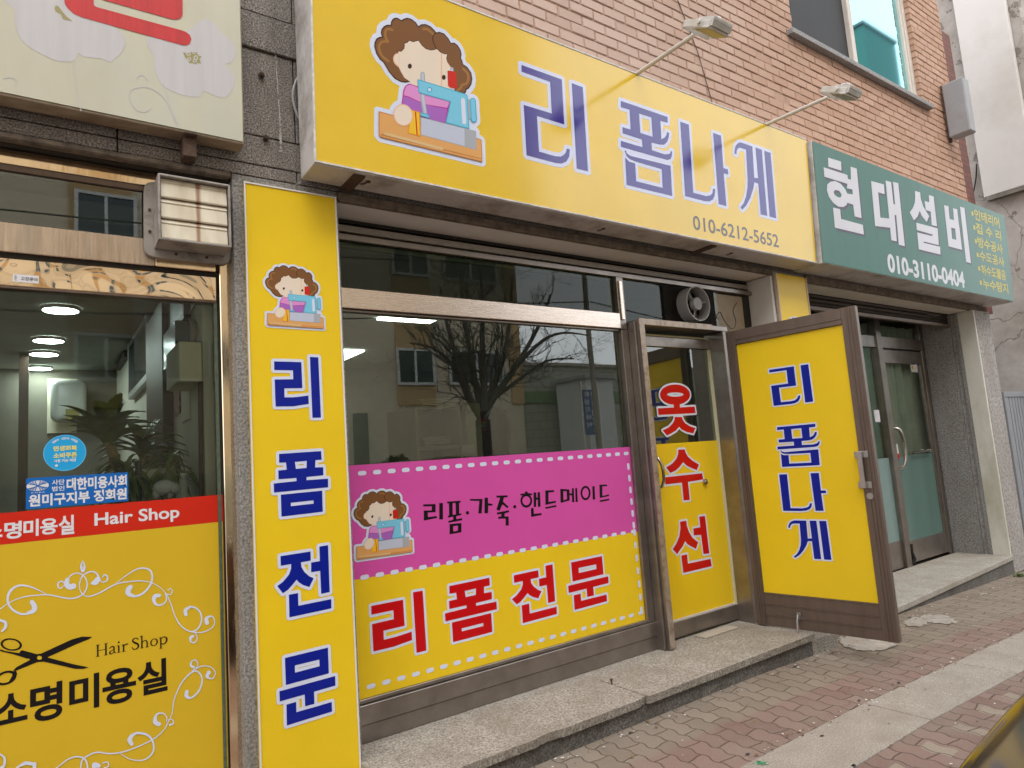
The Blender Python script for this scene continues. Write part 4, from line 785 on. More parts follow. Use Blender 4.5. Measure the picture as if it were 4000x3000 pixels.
mb.tube([(a.x, 0.20, a.z), (a.x+.012, 0.165, a.z-.006), (a.x+.018, 0.145, a.z-.05), (b_.x, 0.145, (a.z+b_.z)/2), (b_.x, 0.145, b_.z+.05), (b_.x-.002, 0.165, b_.z+.006), (b_.x-.008, 0.20, b_.z)], 0.010, 10)
for p in (a, b_): mb.tube([(p.x-.002, 0.197, p.z), (p.x-.002, 0.188, p.z)], 0.017, 10)
mb.build('handle', CHR, D1, smooth=True)
a = U(2757, 1882, 0.2); mb = MB(); mb.tube([(a.x, 0.214, a.z), (a.x, 0.197, a.z)], 0.019, 14); mb.tube([(a.x, 0.198, a.z), (a.x, 0.19, a.z)], 0.009, 10); mb.build('lock', CHR, D1, smooth=True)
# outer door, swung wide open
hx, hy, fx, fy, dz0, dz1 = 3.9485, 0.0367, 4.0614, -0.8292, 0.193, 2.190
DP = Plane((hx, hy, dz0), (fx-hx, fy-hy, 0), (0, 0, 1)); DW = math.hypot(fx-hx, fy-hy); DH = dz1-dz0
zd = Zoom(2400, 1000, 0.72333); ze2 = Zoom(2400, 1900, 0.72333)
pl_, pt_ = DP.px(*zd((655, 480))); pr_, _ = DP.px(*zd((1228, 375))); _, pb_ = DP.px(*ze2((800, 572))); pr2, _ = DP.px(*ze2((1430, 655))); pr_ = (pr_+pr2)/2
def dbox(mb, x0, x1, y0, y1, o0, o1, m=0): mb.obox(DP.w(x0, y0, o0), DP.a*(x1-x0), DP.b*(y1-y0), DP.n*(o1-o0), m)
mb = MB()
for x0, x1 in ((0, pl_), (pr_, DW)):
    dbox(mb, x0, x1, 0, DH, -0.042, 0.0)
    wdt = x1-x0
    for k in (0.30, 0.52, 0.74): dbox(mb, x0+wdt*k, x0+wdt*k+.010, 0.002, DH-.002, 0.0003, 0.006)
dbox(mb, pl_+.0003, pr_-.0003, pt_, DH, -0.042, -0.002); dbox(mb, pl_+.0003, pr_-.0003, pt_+.002, pt_+.022, -0.0017, 0.004); dbox(mb, pl_+.0003, pr_-.0003, pt_+.034, pt_+.040, -.0017, .002)
dbox(mb, pl_+.0003, pr_-.0003, 0, pb_, -0.042, -0.003)
for k in (0.30, 0.34, 0.62, 0.66, 0.97): dbox(mb, pl_+.0003, pr_-.0003, pb_*k, pb_*k+.006, -0.0027, 0.002)
D2 = mb.build('door', ALUD, T, bevel=0.0015)
D2['label'] = 'brown framed outer door standing wide open'
mb = MB(); dbox(mb, pl_+.001, pr_-.001, pb_+.001, pt_-.001, -0.028, -0.010); mb.build('panel', VY, D2)
DPP = Plane(DP.w(0, 0, -0.0095), DP.a, DP.b); mb = MB(); zq = Zoom(2400, 1050, 0.36166)
for k, zz, l, r, t_, b2 in (('ri', zq, (1672,1105), (2125,1250), (2035,1035), (2083,1442)), ('pom', zd, (880,1030), (1108,990), (980,915), (1003,1135)), ('na', zd, (900,1270), (1143,1270), (1080,1172), (1114,1378)), ('ge', ze2, (938,212), (1172,390), (1132,186), (1152,396))):
    glyph(mb, DPP, fit(norm(DECO[k]), rect_px(DPP, zz, l, r, t_, b2)), 0.0008, 0, 1, 0.0095)
mb.build('lettering', [VN, VW], D2)
zk = Zoom(3300, 1700, 0.4219); mb = MB(); ST = mat('dull_steel', (0.42, 0.40, 0.39), 0.35, metal=0.9, var=0.1)
q1, q2 = DP.px(*zk((158, 178))), DP.px(*zk((190, 460))); xc = (q1[0]+q2[0])/2
for yy in (q1[1], q2[1]): dbox(mb, xc-.040, xc+.040, yy-.020, yy+.020, 0.005, 0.010); dbox(mb, xc-.014, xc+.014, yy-.018, yy+.018, 0.0102, 0.030)
dbox(mb, xc-.015, xc+.015, q2[1]-.018, q1[1]+.018, 0.0302, 0.040)
mb.build('handle', ST, D2, bevel=0.003)
q = DP.px(*zk((242, 562))); mb = MB(); mb.tube([DP.w(*q, 0.0), DP.w(*q, 0.016)], 0.019, 14); mb.build('lock', ST, D2, smooth=True)
q = DP.px(*ze2((1000, 690))); mb = MB(); mb.tube([DP.w(q[0], q[1], 0.0), DP.w(q[0]+.002, q[1], 0.03), DP.w(q[0], q[1]-.03, 0.04), DP.w(q[0]-.004, q[1]-.125, 0.042)], 0.008, 8); mb.tube([DP.w(q[0]-.004, q[1]-.125, 0.042), DP.w(q[0]-.004, q[1]-.15, 0.042)], 0.013, 10); dbox(mb, q[0]-.014, q[0]+.014, q[1]-.03, q[1]+.012, 0.002, 0.012)
mb.build('door_stop', ST, D2, smooth=True)
# ventilation fan in the transom above the door
fc = U(2722, 1187, 0.10); F = thing('ventilation_fan', 'round grey plastic ventilation fan on a black board above the door', 'fan', (fc.x, 0.19, fc.z))
mb = MB(); mb.box(3.50, 4.05, 0.176, 0.186, 2.247, z_gt-.012); mb.build('backboard', mat('soot_black_board', (0.012, 0.010, 0.009), 0.8, var=0.4, vscale=16, spec=.2), F)
FPL = mat('grey_plastic', (0.30, 0.29, 0.28), 0.5, var=0.08); rr_ = 0.125
def ringtube(mb, c, r0, r1, y0, y1, n=28):
    vs_ = []; fs = []
    for i in range(n):
        a = 2*math.pi*i/n; ca, sa = math.cos(a), math.sin(a)
        vs_ += [(c[0]+r1*ca, y0, c[2]+r1*sa), (c[0]+r1*ca, y1, c[2]+r1*sa), (c[0]+r0*ca, y1, c[2]+r0*sa), (c[0]+r0*ca, y0, c[2]+r0*sa)]
    for i in range(n):
        a, b = i*4, (i+1) % n*4
        for k in range(4): fs.append((a+k, a+(k+1) % 4, b+(k+1) % 4, b+k))
    mb.add(vs_, fs)
mb = MB(); ringtube(mb, fc, rr_-.008, rr_, 0.085, 0.175); mb.build('ring', FPL, F, smooth=True, weld=True)
mb = MB(); mb.tube([(fc.x, 0.125, fc.z), (fc.x, 0.09, fc.z)], [0.048, 0.044], 20); mb.build('hub', FPL, F, smooth=True)
for k in range(4):
    a = k*math.pi/2+0.35; mb = MB(); d = Vector((math.cos(a), 0, math.sin(a))); e = Vector((-d.z, 0, d.x))
    p = fc+Vector((0, 0.13-0.10, 0)); p.y = 0.135
    mb.obox(p+d*0.04-e*0.02, d*0.07, e*0.055+Vector((0, 0.02, 0)), Vector((0, 0.003, 0))); mb.build('blade', mat('dark_blade', (0.10, 0.10, 0.09), 0.5) if k == 0 else bpy.data.materials['dark_blade'], F)
for k in range(3):
    a = k*2*math.pi/3+0.2; d = Vector((math.cos(a), 0, math.sin(a))); c0 = Vector((fc.x, 0.112, fc.z)); mb = MB(); mb.tube([c0+d*0.045, c0+d*0.119], 0.005, 6); mb.build('strut', FPL, F)
# granite step
SF = thing('doorstep', 'worn granite doorstep of two long slabs before the tailor shop', 'step', (2.9, -0.1, 0))
cx = G(2534, 2721, 0.186).x
for i, (a, c) in enumerate(((1.112, cx-.004), (cx+.004, 3.98))):
    mb = MB(); pts = []; n = 150; rr = random.Random(5+i)
    xs_ = [a+(c-a)*k/n for k in range(n+1)]
    def yf(x):
        o = rr.uniform(-.0012, .0012)
        if i == 0 and x > c-0.06: o += 0.016*((x-(c-.06))/.06)+rr.uniform(0, .004)
        if i == 0 and abs(x-(cx-.62)) < 0.07: o += 0.012*(1-abs(x-(cx-.62))/.07)**.5+rr.uniform(0, .004)
        return -0.352+o
    ft = [yf(x) for x in xs_]; fb = [f+.004+rr.uniform(0, .003) for x, f in zip(xs_, ft)]
    vs_ = [(x, f, .186-rr.uniform(0, .0015)) for x, f in zip(xs_, ft)]+[(x, f, .147) for x, f in zip(xs_, fb)]+[(x, 0.0, .186) for x in xs_]+[(x, 0.0, .147) for x in xs_]
    k = n+1; fs = []
    for j in range(n): fs += [(j, j+k, j+k+1, j+1), (j, j+1, j+2*k+1, j+2*k), (j+k, j+3*k, j+3*k+1, j+k+1)]
    fs += [(0, 2*k, 3*k, k), (n, n+k, n+3*k, n+2*k)]
    mb.add(vs_, [f[::-1] for f in fs]); mb.build('slab', STEP, SF)
mb = MB(); mb.box(1.128, 3.98, 0.0015, 0.30, .14, .1855); mb.box(3.9865, 4.27, -0.322, 0.30, -.1, .135); mb.build('slab', STEP, SF, bevel=.002)
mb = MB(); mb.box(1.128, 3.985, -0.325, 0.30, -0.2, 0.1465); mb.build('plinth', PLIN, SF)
tag(MB.build((lambda m: (m.box(3.47, 3.80, 0.08, 0.17, 0.1865, 0.1955), m)[1])(MB()), 'floor_plate', mat('grubby_plate', (.40, .35, .29), .7, var=.15), None, bevel=.002), 'small off-white plate lying on the step at the inner door', 'plate')
a = G(2391, 2672, 0.187); mb = MB(); mb.tube([(a.x, a.y, 0.186), (a.x-.003, a.y, 0.208)], 0.004, 7); mb.tube([(a.x-.003, a.y, 0.208), (a.x-.0035, a.y, 0.213)], 0.009, 8)
tag(mb.build('bolt', RUST), 'rusty bolt standing up from the granite step', 'bolt')
# inside the tailor shop
EML = emit_mat('light_panel_white', (0.92, 1.0, 0.93), 7.0)
for i, (pp, lb) in enumerate(((((1512,1229),(1721,1242),(1691,1257),(1490,1251)), 'flat white ceiling light panel just under the window rail'), (((1330,1373),(1418,1372),(1378,1392),(1320,1408)), 'flat white ceiling light panel beside the tall yellow sign'))):
    P_ = [G(u, v, 2.585) for u, v in pp]; xa, xb = min(p.x for p in P_), max(p.x for p in P_); ya, yb = min(p.y for p in P_), max(p.y for p in P_)
    if i: xa = xb-.55
    mb = MB(); mb.box(xa, xb, ya, yb, 2.583, 2.598); tag(mb.build('ceiling_light', EML), lb, 'ceiling light', 'light panels in the tailor shop')
SH = 0.75
c0, c1 = U(1620, 1600, SH), U(1800, 1580, SH); cab = thing('cabinet', 'beige open shelf cabinet with papers inside behind the glass', 'cabinet', (c0.x, SH, 0.2))
CABM = mat('beige_laminate', (0.66, 0.58, 0.38), 0.6, var=0.06)
mb = MB(); zt = c0.z; x0, x1 = c0.x, c1.x; xm = x0+.02
mb.box(x0, x0+.02, SH, SH+.4, .2, zt); mb.box(x1-.02, x1, SH, SH+.4, .2, zt); mb.box(x0, x1, SH, SH+.4, zt, zt+.02); mb.box(x0+.02, x1-.02, SH+.36, SH+.38, .2, zt); mb.build('carcass', CABM, cab)
zsf = U(1700, 1742, SH).z; mb = MB(); mb.box(x0+.02, x1-.02, SH+.01, SH+.36, zsf-.02, zsf); mb.build('shelf', CABM, cab)
c2 = U(1873, 1567, SH-.05); mb = MB(); mb.box(x1+.001, c2.x, SH-.05, SH+.35, .2, zt+.03); mb.build('side_cabinet', CABM, cab)
PAP = mat('cream_paper', (0.78, 0.73, 0.56), 0.85, var=0.08); mb = MB(); rr = random.Random(2)
def stack(name, cx_, w_, y0, z0, n, lab):
    mb = MB()
    for k in range(n):
        o = rr.uniform(-.012, .012); hh = 0.006
        mb.obox((cx_-w_/2+o, y0+rr.uniform(0, .02), z0+k*hh*1.02), (w_, 0, rr.uniform(-.012, .02)), (0, .26, 0), (0, 0, hh))
    return tag(mb.build(name, PAP), lab, 'paper')
p = U(1710, 1735, SH+.05); stack('paper_stack', p.x, 0.18, SH+.05, zsf+.002, 9, 'pile of folded papers on the cabinet shelf')
p = U(1740, 1590, SH); stack('paper_stack', p.x, 0.26, SH+.05, zt+.023, 8, 'loose cream papers heaped on top of the cabinet')
a, b_ = U(1806, 1738, SH-.055), U(1855, 1768, SH-.055)
mb = MB(); mb.box(a.x, b_.x, SH-.053, SH-.051, b_.z, a.z); tag(mb.build('paper_note', PAP), 'small paper note stuck on the side of the cabinet', 'note')
c3 = U(1960, 1605, 1.0); mb = MB(); mb.box(c2.x+.02, c3.x, 0.95, 1.3, .2, c3.z); bk = tag(mb.build('cabinet', mat('dark_wood', (0.05, 0.03, 0.018), .5, var=.2)), 'dark wooden cabinet standing right of the beige shelf', 'cabinet')
for k, (cc, zz) in enumerate((((.45, .05, .04), 1642), ((.5, .33, .03), 1655), ((.06, .25, .1), 1668), ((.4, .03, .05), 1680))):
    p = U(1885, zz, 0.90); mb = MB(); mb.box(c2.x+.005, c2.x+.10, 0.80, 0.94, p.z-.012, p.z+.010)
    tag(mb.build('fabric_roll', mat('roll_%d' % k, cc, .8), None, bevel=.004), '%s folded cloth in the pile right of the shelf' % ('red', 'orange', 'green', 'crimson')[k], 'cloth')
a = U(1940, 1690, 0.85); mb = MB(); mb.ball(a, .10, .10, .17); jit(mb, .008); tag(mb.build('bag', mat('black_bag', (.012, .012, .013), .6), None, smooth=True), 'black bundled bag tied up beside the shelf cabinet', 'bag')
mb = MB(); zc_ = Zoom(1250, 1000, .66319); pts = smooth([(785,760),(760,690),(758,630),(790,598),(870,590),(950,560),(1000,535),(1025,540),(1045,600),(1048,680),(1046,770)], 4)
mb.tube([U(*zc_(p), 0.26) for p in pts], .0035, 6); tag(mb.build('cable', mat('black_cable', (.01, .01, .01), .5)), 'black cable drooping in a loop behind the tailor window', 'cable')
# ================================================================ hair salon front
SG = 0.07
A = thing('shopfront', 'hair salon glass front with polished copper rails and red and yellow film', 'shopfront', (0, 0.08, 0))
def sz(v, y=SG): return U(0, v, y).z
XL = -2.2; xj0, xj1 = U(869, 1600, SG).x, U(925, 1600, SG).x
mb = MB(); mb.box(XL, xj1, SG, 0.13, sz(634), 2.672); mb.build('header_strip', COPP, A, bevel=.002)
mb = MB(); mb.box(XL, xj0-.001, SG+.004, 0.13, sz(659), sz(634)-.001); mb.box(XL, xj0-.012, SG+.002, 0.13, sz(1123), sz(1113)); mb.build('brown_bead', ALUD, A, bevel=.002)
xv = U(606, 1034, SG).x
mb = MB(); mb.box(XL, xv-.001, SG, 0.13, sz(980), sz(863)); mb.build('transom_rail', COPPD, A, bevel=.003)
mb = MB(); mb.box(xv+.001, xj0-.012, SG-.001, 0.13, sz(980), sz(863)); mb.box(xj0, xj1, SG-.002, 0.14, 0.05, sz(634)-.001); mb.build('jamb', COPP, A, bevel=.003)
mb = MB(); mb.box(XL, xj0-.001, SG+.02, 0.13, sz(1003), sz(980)); mb.box(xj0-.011, xj0-.001, SG+.012, 0.13, 0.1, sz(1003)); mb.build('gap', DARK, A)
xd1 = xj0-.012
mb = MB(); mb.box(XL, xd1, SG, 0.12, sz(1113)+.0005, sz(1004)); SD = mb.build('door', COPPS, A, bevel=.003)
mb = MB(); mb.box(xd1-.012, xd1, SG+.004, 0.11, 0.1, sz(1124)); mb.build('glass_edge', mat('green_glass_edge', (0.09, 0.12, 0.085), 0.2, var=.3, vscale=40), SD)
mb = MB(); mb.poly([(XL, 0.085, 0.1), (xd1-.012, 0.085, 0.1), (xd1-.012, 0.085, sz(1123)), (XL, 0.085, sz(1123))]); mb.build('pane', GLS2, SD)
mb = MB(); mb.poly([(XL, 0.085, sz(864)), (xj0, 0.085, sz(864)), (xj0, 0.085, sz(658)), (XL, 0.085, sz(658))]); mb.build('pane', GLS, A)
SP = Plane((0, 0.0815, 0), (1, 0, 0), (0, 0, 1))
z5s = Zoom(0, 1900, .66319)
zr1 = (SP.px(0, 2007)[1]+SP.px(872, 1930)[1])/2; zr0 = (SP.px(0, 2132)[1]+SP.px(872, 2033)[1])/2; xr1 = SP.px(872, 1930)[0]-.002
mb = MB()
top = [(XL, zr1)]; rr = random.Random(4); x = XL
while x < xr1-.02: x += rr.uniform(.012, .03); top.append((min(x, xr1), zr1+rr.uniform(-.0012, .0012)))
top.append((xr1, zr1)); mb.fill(SP, [[(xr1, zr0), *top[::-1], (XL, zr0)]], 0, 0)
mb.poly([SP.w(XL, .1), SP.w(xr1-.002, .1), SP.w(xr1-.002, zr0-.0005), SP.w(XL, zr0-.0005)], 1)
SF_ = mb.build('window_film', [VRd, VYd], SD)
mb = MB(); zz = Zoom(0, 1000, .66319)
WHL = vinyl('white_letter', (0.72, 0.71, 0.74))
for ch, l, r, t_, b_ in (('명', (25,1625), (128,1605), (110,1560), (80,1665)), ('미', (138,1600), (228,1590), (218,1548), (218,1648)), ('용', (236,1590), (340,1575), (290,1545), (290,1640)), ('실', (345,1580), (438,1570), (425,1524), (400,1640))):
    l2, r2 = l, r
    put_text(mb, SP, rect_px(SP, zz, l, r, t_, b_), ch, .0008, 0, .03)
rc = rect_px(SP, zz, (25,1625), (128,1605), (110,1560), (80,1665)); wd = rc[1]-rc[0]; put_text(mb, SP, (rc[0]-wd*1.12, rc[0]-wd*.1, rc[2]+.01, rc[3]), '소', .0008, 0, .03)
mb.build('lettering', WHL, SF_); mb = MB()
put_text(mb, SP, rect_px(SP, zz, (556,1560), (1057,1525), (925,1482), (1015,1566)), 'Hair Shop', .0008, 0, .022)
mb.build('lettering', WHL, SF_)
zb6 = Zoom(0, 2170, .50028)
mb = MB()
for ch, l, r, t_, b_ in (('소', (-50,1310), (215,1255), (75,1078), (75,1310)), ('명', (235,1100), (488,1040), (470,978), (390,1282)), ('미', (540,1070), (775,1050), (755,915), (755,1185)), ('용', (800,1050), (1062,990), (950,876), (930,1153)), ('실', (1072,950), (1307,940), (1280,800), (1215,1073))):
    put_text(mb, SP, rect_px(SP, zb6, l, r, t_, b_), ch, .0008, 0, .028)
mb.build('lettering', VK, SF_)
# serif words, drawn as thick and thin strokes in a unit em
def serif(mb, rect, off, m):
    S_ = []
    def st(p, w0, w1=None, wm=None, sm=False): S_.append(ribbon(smooth(p, 5) if sm else p, w0, w1, wm, ends=sm))
    def H(x): [st([(x+a, .02), (x+a, .98)], .10) for a in (.12, .62)]; st([(x+.12, .5), (x+.62, .5)], .045); [st([(x+a-.12, b), (x+a+.12, b)], .04) for a in (.12, .62) for b in (.02, .98)]
    def aa(x): st([(x+.05, .50), (x+.16, .62), (x+.28, .60), (x+.33, .45), (x+.33, .12), (x+.44, .03)], .06, .05, .10, True); st([(x+.33, .36), (x+.12, .26), (x+.05, .12), (x+.15, .01), (x+.33, .14)], .05, .05, .09, True)
    def ii(x): st([(x+.1, .02), (x+.1, .60)], .09); st([(x-.02, .02), (x+.22, .02)], .035); st([(x-.02, .58), (x+.1, .62)], .05); S_.append(ell(x+.10, .88, .065, .075, 14))
    def rr2(x): st([(x+.1, .02), (x+.1, .60)], .09); st([(x-.02, .02), (x+.24, .02)], .035); st([(x-.02, .58), (x+.1, .62)], .05); st([(x+.1, .42), (x+.20, .58), (x+.34, .60)], .05, .11, None, True)
    def Ss(x): st([(x+.42, .80), (x+.30, .96), (x+.12, .93), (x+.06, .76), (x+.20, .58), (x+.38, .42), (x+.42, .20), (x+.28, .03), (x+.10, .06), (x+.02, .24)], .05, .05, .13, True)
    def hh(x): st([(x+.1, .02), (x+.1, 1.06)], .09); st([(x-.02, 1.02), (x+.1, 1.08)], .05); [st([(x+a-.11, .02), (x+a+.12, .02)], .035) for a in (.1, .44)]; st([(x+.1, .44), (x+.24, .60), (x+.38, .58), (x+.44, .40), (x+.44, .02)], .05, .09, .08, True)
    def oo(x): S_.append(None); S_[-1] = ('ring', ell(x+.27, .31, .26, .32, 24), ell(x+.27, .31, .165, .26, 24))
    def pp(x): st([(x+.1, -.36), (x+.1, .60)], .09); st([(x-.02, -.35), (x+.24, -.35)], .035); st([(x-.02, .58), (x+.1, .62)], .05); st([(x+.1, .46), (x+.26, .62), (x+.46, .52), (x+.50, .30), (x+.40, .06), (x+.24, .0), (x+.1, .12)], .05, .05, .11, True)
    H(0); aa(.80); ii(1.32); rr2(1.62); Ss(2.25); hh(2.80); oo(3.43); pp(4.05)
    al = [p for q in S_ for p in (q[1] if q[0] == 'ring' else q)]; lo = np.min(al, 0); hi = np.max(al, 0); x0, x1, y0, y1 = rect
    f = lambda l: [(x0+(p[0]-lo[0])/(hi[0]-lo[0])*(x1-x0), y0+(p[1]-lo[1])/(hi[1]-lo[1])*(y1-y0)) for p in l]
    for i, q in enumerate(S_): mb.fill(SP, [f(q[1]), f(q[2])] if q[0] == 'ring' else [f(q)], off+i*.00003, m)
mb = MB(); serif(mb, rect_px(SP, zb6, (748,760), (1308,660), (1112,622), (1262,725)), .0008, 0); mb.build('serif_lettering', VK, SF_)
# scissors
mb = MB()
def ringp(cx, cy, a, b, c, d, rot): return [zb6.loc(SP, ell(cx, cy, a, b, 30, rot)), zb6.loc(SP, ell(cx, cy, c, d, 30, rot))]
for i, l in enumerate(([[(150,755),(170,738),(290,770),(320,765),(560,655),(640,633),(722,634),(690,655),(600,690),(380,790),(340,815),(300,832),(270,828),(215,800)]], [[(100,900),(130,870),(260,800),(300,780),(350,790),(560,845),(640,862),(692,872),(650,885),(590,885),(340,828),(290,832),(130,897)]])):
    mb.fill(SP, [zb6.loc(SP, q) for q in l], .0008+i*.00006)
mb.fill(SP, ringp(88, 694, 84, 48, 66, 37, .12), .001); mb.fill(SP, ringp(45, 955, 88, 52, 62, 36, -.35), .001)
mb.fill(SP, [zb6.loc(SP, [(2,730),(40,745),(160,762),(250,800),(215,805),(110,772),(0,745)])], .00105); mb.fill(SP, [zb6.loc(SP, [(125,898),(135,925),(100,975),(60,1000),(95,940),(100,905)])], .00106)
mb.fill(SP, [zb6.loc(SP, ell(308, 798, 19, 15))], .0014, 1)
mb.build('scissors_marking', [VK, VYd], SF_)
# white scroll ornament
mb = MB(); SCR = [([(0,420),(60,375),(160,330),(280,310),(390,308),(500,330),(560,335),(620,320),(665,280),(680,220),(660,165),(610,138),(560,150),(525,190)], 6, 9, 11), ([(525,190),(520,225),(545,245),(575,238)], 34, 42, 44), ([(500,215),(480,200),(455,215),(455,248),(480,252),(505,225)], 8, 4, 12),
 ([(360,300),(280,260),(200,235),(130,240),(75,285),(60,350),(90,415),(160,455),(215,455)], 5, 14, 20), ([(215,450),(262,430),(268,395),(250,365)], 20, 36, 44), ([(620,210),(625,270),(655,310),(700,318),(780,290),(900,225),(1000,205),(1100,198),(1180,212),(1250,250),(1300,300)], 7, 4, 10), ([(622,215),(640,165),(690,130),(740,130),(768,165),(760,200)], 9, 20, 10), ([(765,185),(745,208),(722,215)], 42, 26, 44), ([(775,185),(800,208),(835,195),(838,165),(815,150),(800,170)], 5, 8, 12),
 ([(910,215),(980,160),(1060,110),(1120,98),(1175,120),(1188,180),(1160,250),(1100,305),(1040,320)], 4, 16, 14), ([(1045,315),(1005,300),(1000,270),(1020,245)], 20, 34, 44), ([(1290,295),(1300,340),(1280,375),(1235,388),(1205,365)], 9, 20, 10), ([(1210,375),(1200,340),(1215,315),(1245,312)], 22, 26, 34), ([(1300,300),(1330,305),(1345,280),(1330,258),(1312,270)], 6, 8, 8),
 ([(1300,298),(1335,380),(1365,470),(1410,545),(1480,592),(1540,575),(1572,510),(1565,450),(1530,410),(1480,398)], 6, 14, 11), ([(1485,402),(1448,425),(1450,460)], 16, 28, 28), ([(1480,592),(1560,602),(1640,575),(1675,530),(1665,485),(1640,470)], 9, 10, 7), ([(1645,472),(1612,490),(1615,525)], 10, 34, 26), ([(1520,600),(1540,640),(1520,680),(1492,675)], 6, 10, 8), ([(1490,675),(1485,645),(1505,630)], 12, 24, 20),
 ([(645,40),(634,80),(646,118),(660,85),(648,42)], 3, 3, 30),
 ([(1295,1330),(1340,1240),(1360,1120),(1420,990),(1500,910),(1550,910),(1578,970),(1555,1050),(1510,1100),(1475,1115)], 5, 14, 12), ([(1478,1112),(1455,1095),(1460,1060)], 18, 26, 32), ([(1500,900),(1570,865),(1640,868),(1680,910),(1665,955),(1640,962)], 9, 9, 7), ([(1645,962),(1615,945),(1630,912)], 10, 30, 24), ([(1520,890),(1545,850),(1525,815),(1495,825)], 6, 9, 8), ([(1493,828),(1490,858),(1512,872)], 12, 22, 18),
 ([(1320,1280),(1280,1360),(1200,1430),(1080,1490),(950,1535),(850,1545),(760,1535),(690,1560),(640,1600),(630,1659)], 6, 12, 10), ([(1300,1300),(1300,1260),(1275,1232),(1230,1235),(1210,1265)], 6, 18, 10), ([(1212,1260),(1212,1300),(1240,1315)], 22, 34, 38), ([(1310,1280),(1345,1280),(1352,1310),(1325,1322)], 5, 14, 8),
 ([(940,1545),(1020,1590),(1120,1595),(1190,1540),(1195,1460),(1150,1400),(1070,1385),(1025,1410)], 4, 22, 14), ([(1028,1405),(1012,1440),(1028,1470)], 26, 30, 38), ([(440,1659),(540,1585),(620,1570),(670,1600),(685,1659)], 8, 14, 12), ([(735,1659),(740,1635),(770,1640)], 30, 34, 46), ([(800,1620),(840,1612),(845,1645),(815,1655)], 8, 8, 10), ([(0,505),(40,520),(42,560),(15,590)], 20, 14, 26), ([(0,1550),(35,1580),(30,1640),(0,1659)], 14, 20, 20), ([(130,1655),(200,1620),(270,1630)], 10, 26, 30), ([(270,1625),(268,1659)], 30, 30, 30)]
for i, (p, w0, w1, wm) in enumerate(SCR): mb.fill(SP, [zb6.loc(SP, ribbon(smooth(p, 6), w0, w1, wm))], .0008+i*.00004)
mb.build('scroll_marking', VW, SF_)
# stickers on the salon glass
zs2 = Zoom(0, 1300, .45208)
c = SP.px(*zs2((562, 1037))); rx = (SP.px(*zs2((749,1037)))[0]-SP.px(*zs2((375,1037)))[0])/2; ry = (SP.px(*zs2((562,880)))[1]-SP.px(*zs2((562,1193)))[1])/2
K = thing('sticker', 'round sky blue sticker with yellow Korean words on the salon glass', 'sticker', tuple(SP.w(*c)), 'stickers on the salon glass')
mb = MB(); mb.fill(SP, [ell(*c, rx, ry, 48)], .0006, 0); mb.build('disc', [VB], K)
mb = MB(); mb.fill(SP, [ell(*c, rx*.985, ry*.985, 48), ell(*c, rx*.955, ry*.955, 48)], .001, 0); mb.build('rim', vinyl('pale_blue_rim', (0.15, 0.52, 0.80)), K)
YL = vinyl('yellow_letter', (0.78, 0.68, 0.18)); mb = MB()
put_text(mb, SP, rect_px(SP, zs2, (462,1000), (665,1000), (562,975), (562,1020)), '민생회복', .001, 0, .04); put_text(mb, SP, rect_px(SP, zs2, (462,1050), (665,1050), (562,1034), (562,1082)), '소비쿠폰', .001, 0, .04); mb.build('lettering', YL, K)
mb = MB(); put_text(mb, SP, rect_px(SP, zs2, (465,1100), (658,1100), (562,1090), (562,1116)), '사용 가능 매장', .001, 0, .03)
mb.fill(SP, [ell(SP.px(*zs2((488,1147)))[0], SP.px(*zs2((488,1147)))[1], .0045, .0045, 16)], .001)
for i, ch in enumerate('회복과 성장의 마중물'):
    a = R(132-i*84/10.0)
    if ch != ' ':
        px_, py_ = c[0]+rx*.80*math.cos(a), c[1]+ry*.80*math.sin(a); h = rx*.065
        V, F, _ = text_shape(ch, .02); ca, sa = math.cos(a-math.pi/2), math.sin(a-math.pi/2)
        mb.add([SP.w(px_+((p[0]-.5)*ca-(p[1]-.5)*sa)*2*h, py_+((p[0]-.5)*sa+(p[1]-.5)*ca)*2*h, .001) for p in V], F)
mb.build('small_lettering', WHL, K)
rc = rect_px(SP, zs2, (224,1395), (1107,1320), (650,1232), (650,1490))
K = thing('sticker', 'blue rectangular association sticker with white Korean words above the red band', 'sticker', tuple(SP.w((rc[0]+rc[1])/2, rc[2])), 'stickers on the salon glass')
mb = MB(); mb.poly([SP.w(rc[0], rc[2], .0006), SP.w(rc[1], rc[2], .0006), SP.w(rc[1], rc[3], .0006), SP.w(rc[0], rc[3], .0006)]); mb.build('sheet', VBd, K)
mb = MB(); W_, H_ = rc[1]-rc[0], rc[3]-rc[2]; q = lambda a, b, c2, d: (rc[0]+a*W_, rc[0]+b*W_, rc[2]+c2*H_, rc[2]+d*H_)
put_text(mb, SP, q(.38, .985, .50, .92), '대한미용사회', .001, 0, .035); put_text(mb, SP, q(.025, .985, .06, .46), '원미구지부 정회원', .001, 0, .035); put_text(mb, SP, q(.24, .36, .72, .90), '사단', .001, 0, .02); put_text(mb, SP, q(.24, .36, .52, .68), '법인', .001, 0, .02); put_text(mb, SP, q(.05, .175, .495, .535), 'K·O·B·A', .001, 0, .01)
mb.build('lettering', WHL, K)
mb = MB(); ex, ey = rc[0]+.108*W_, rc[2]+.735*H_; a_, b_ = .103*W_, .17*H_
mb.fill(SP, [ell(ex, ey, a_, b_, 40)], .001, 0)
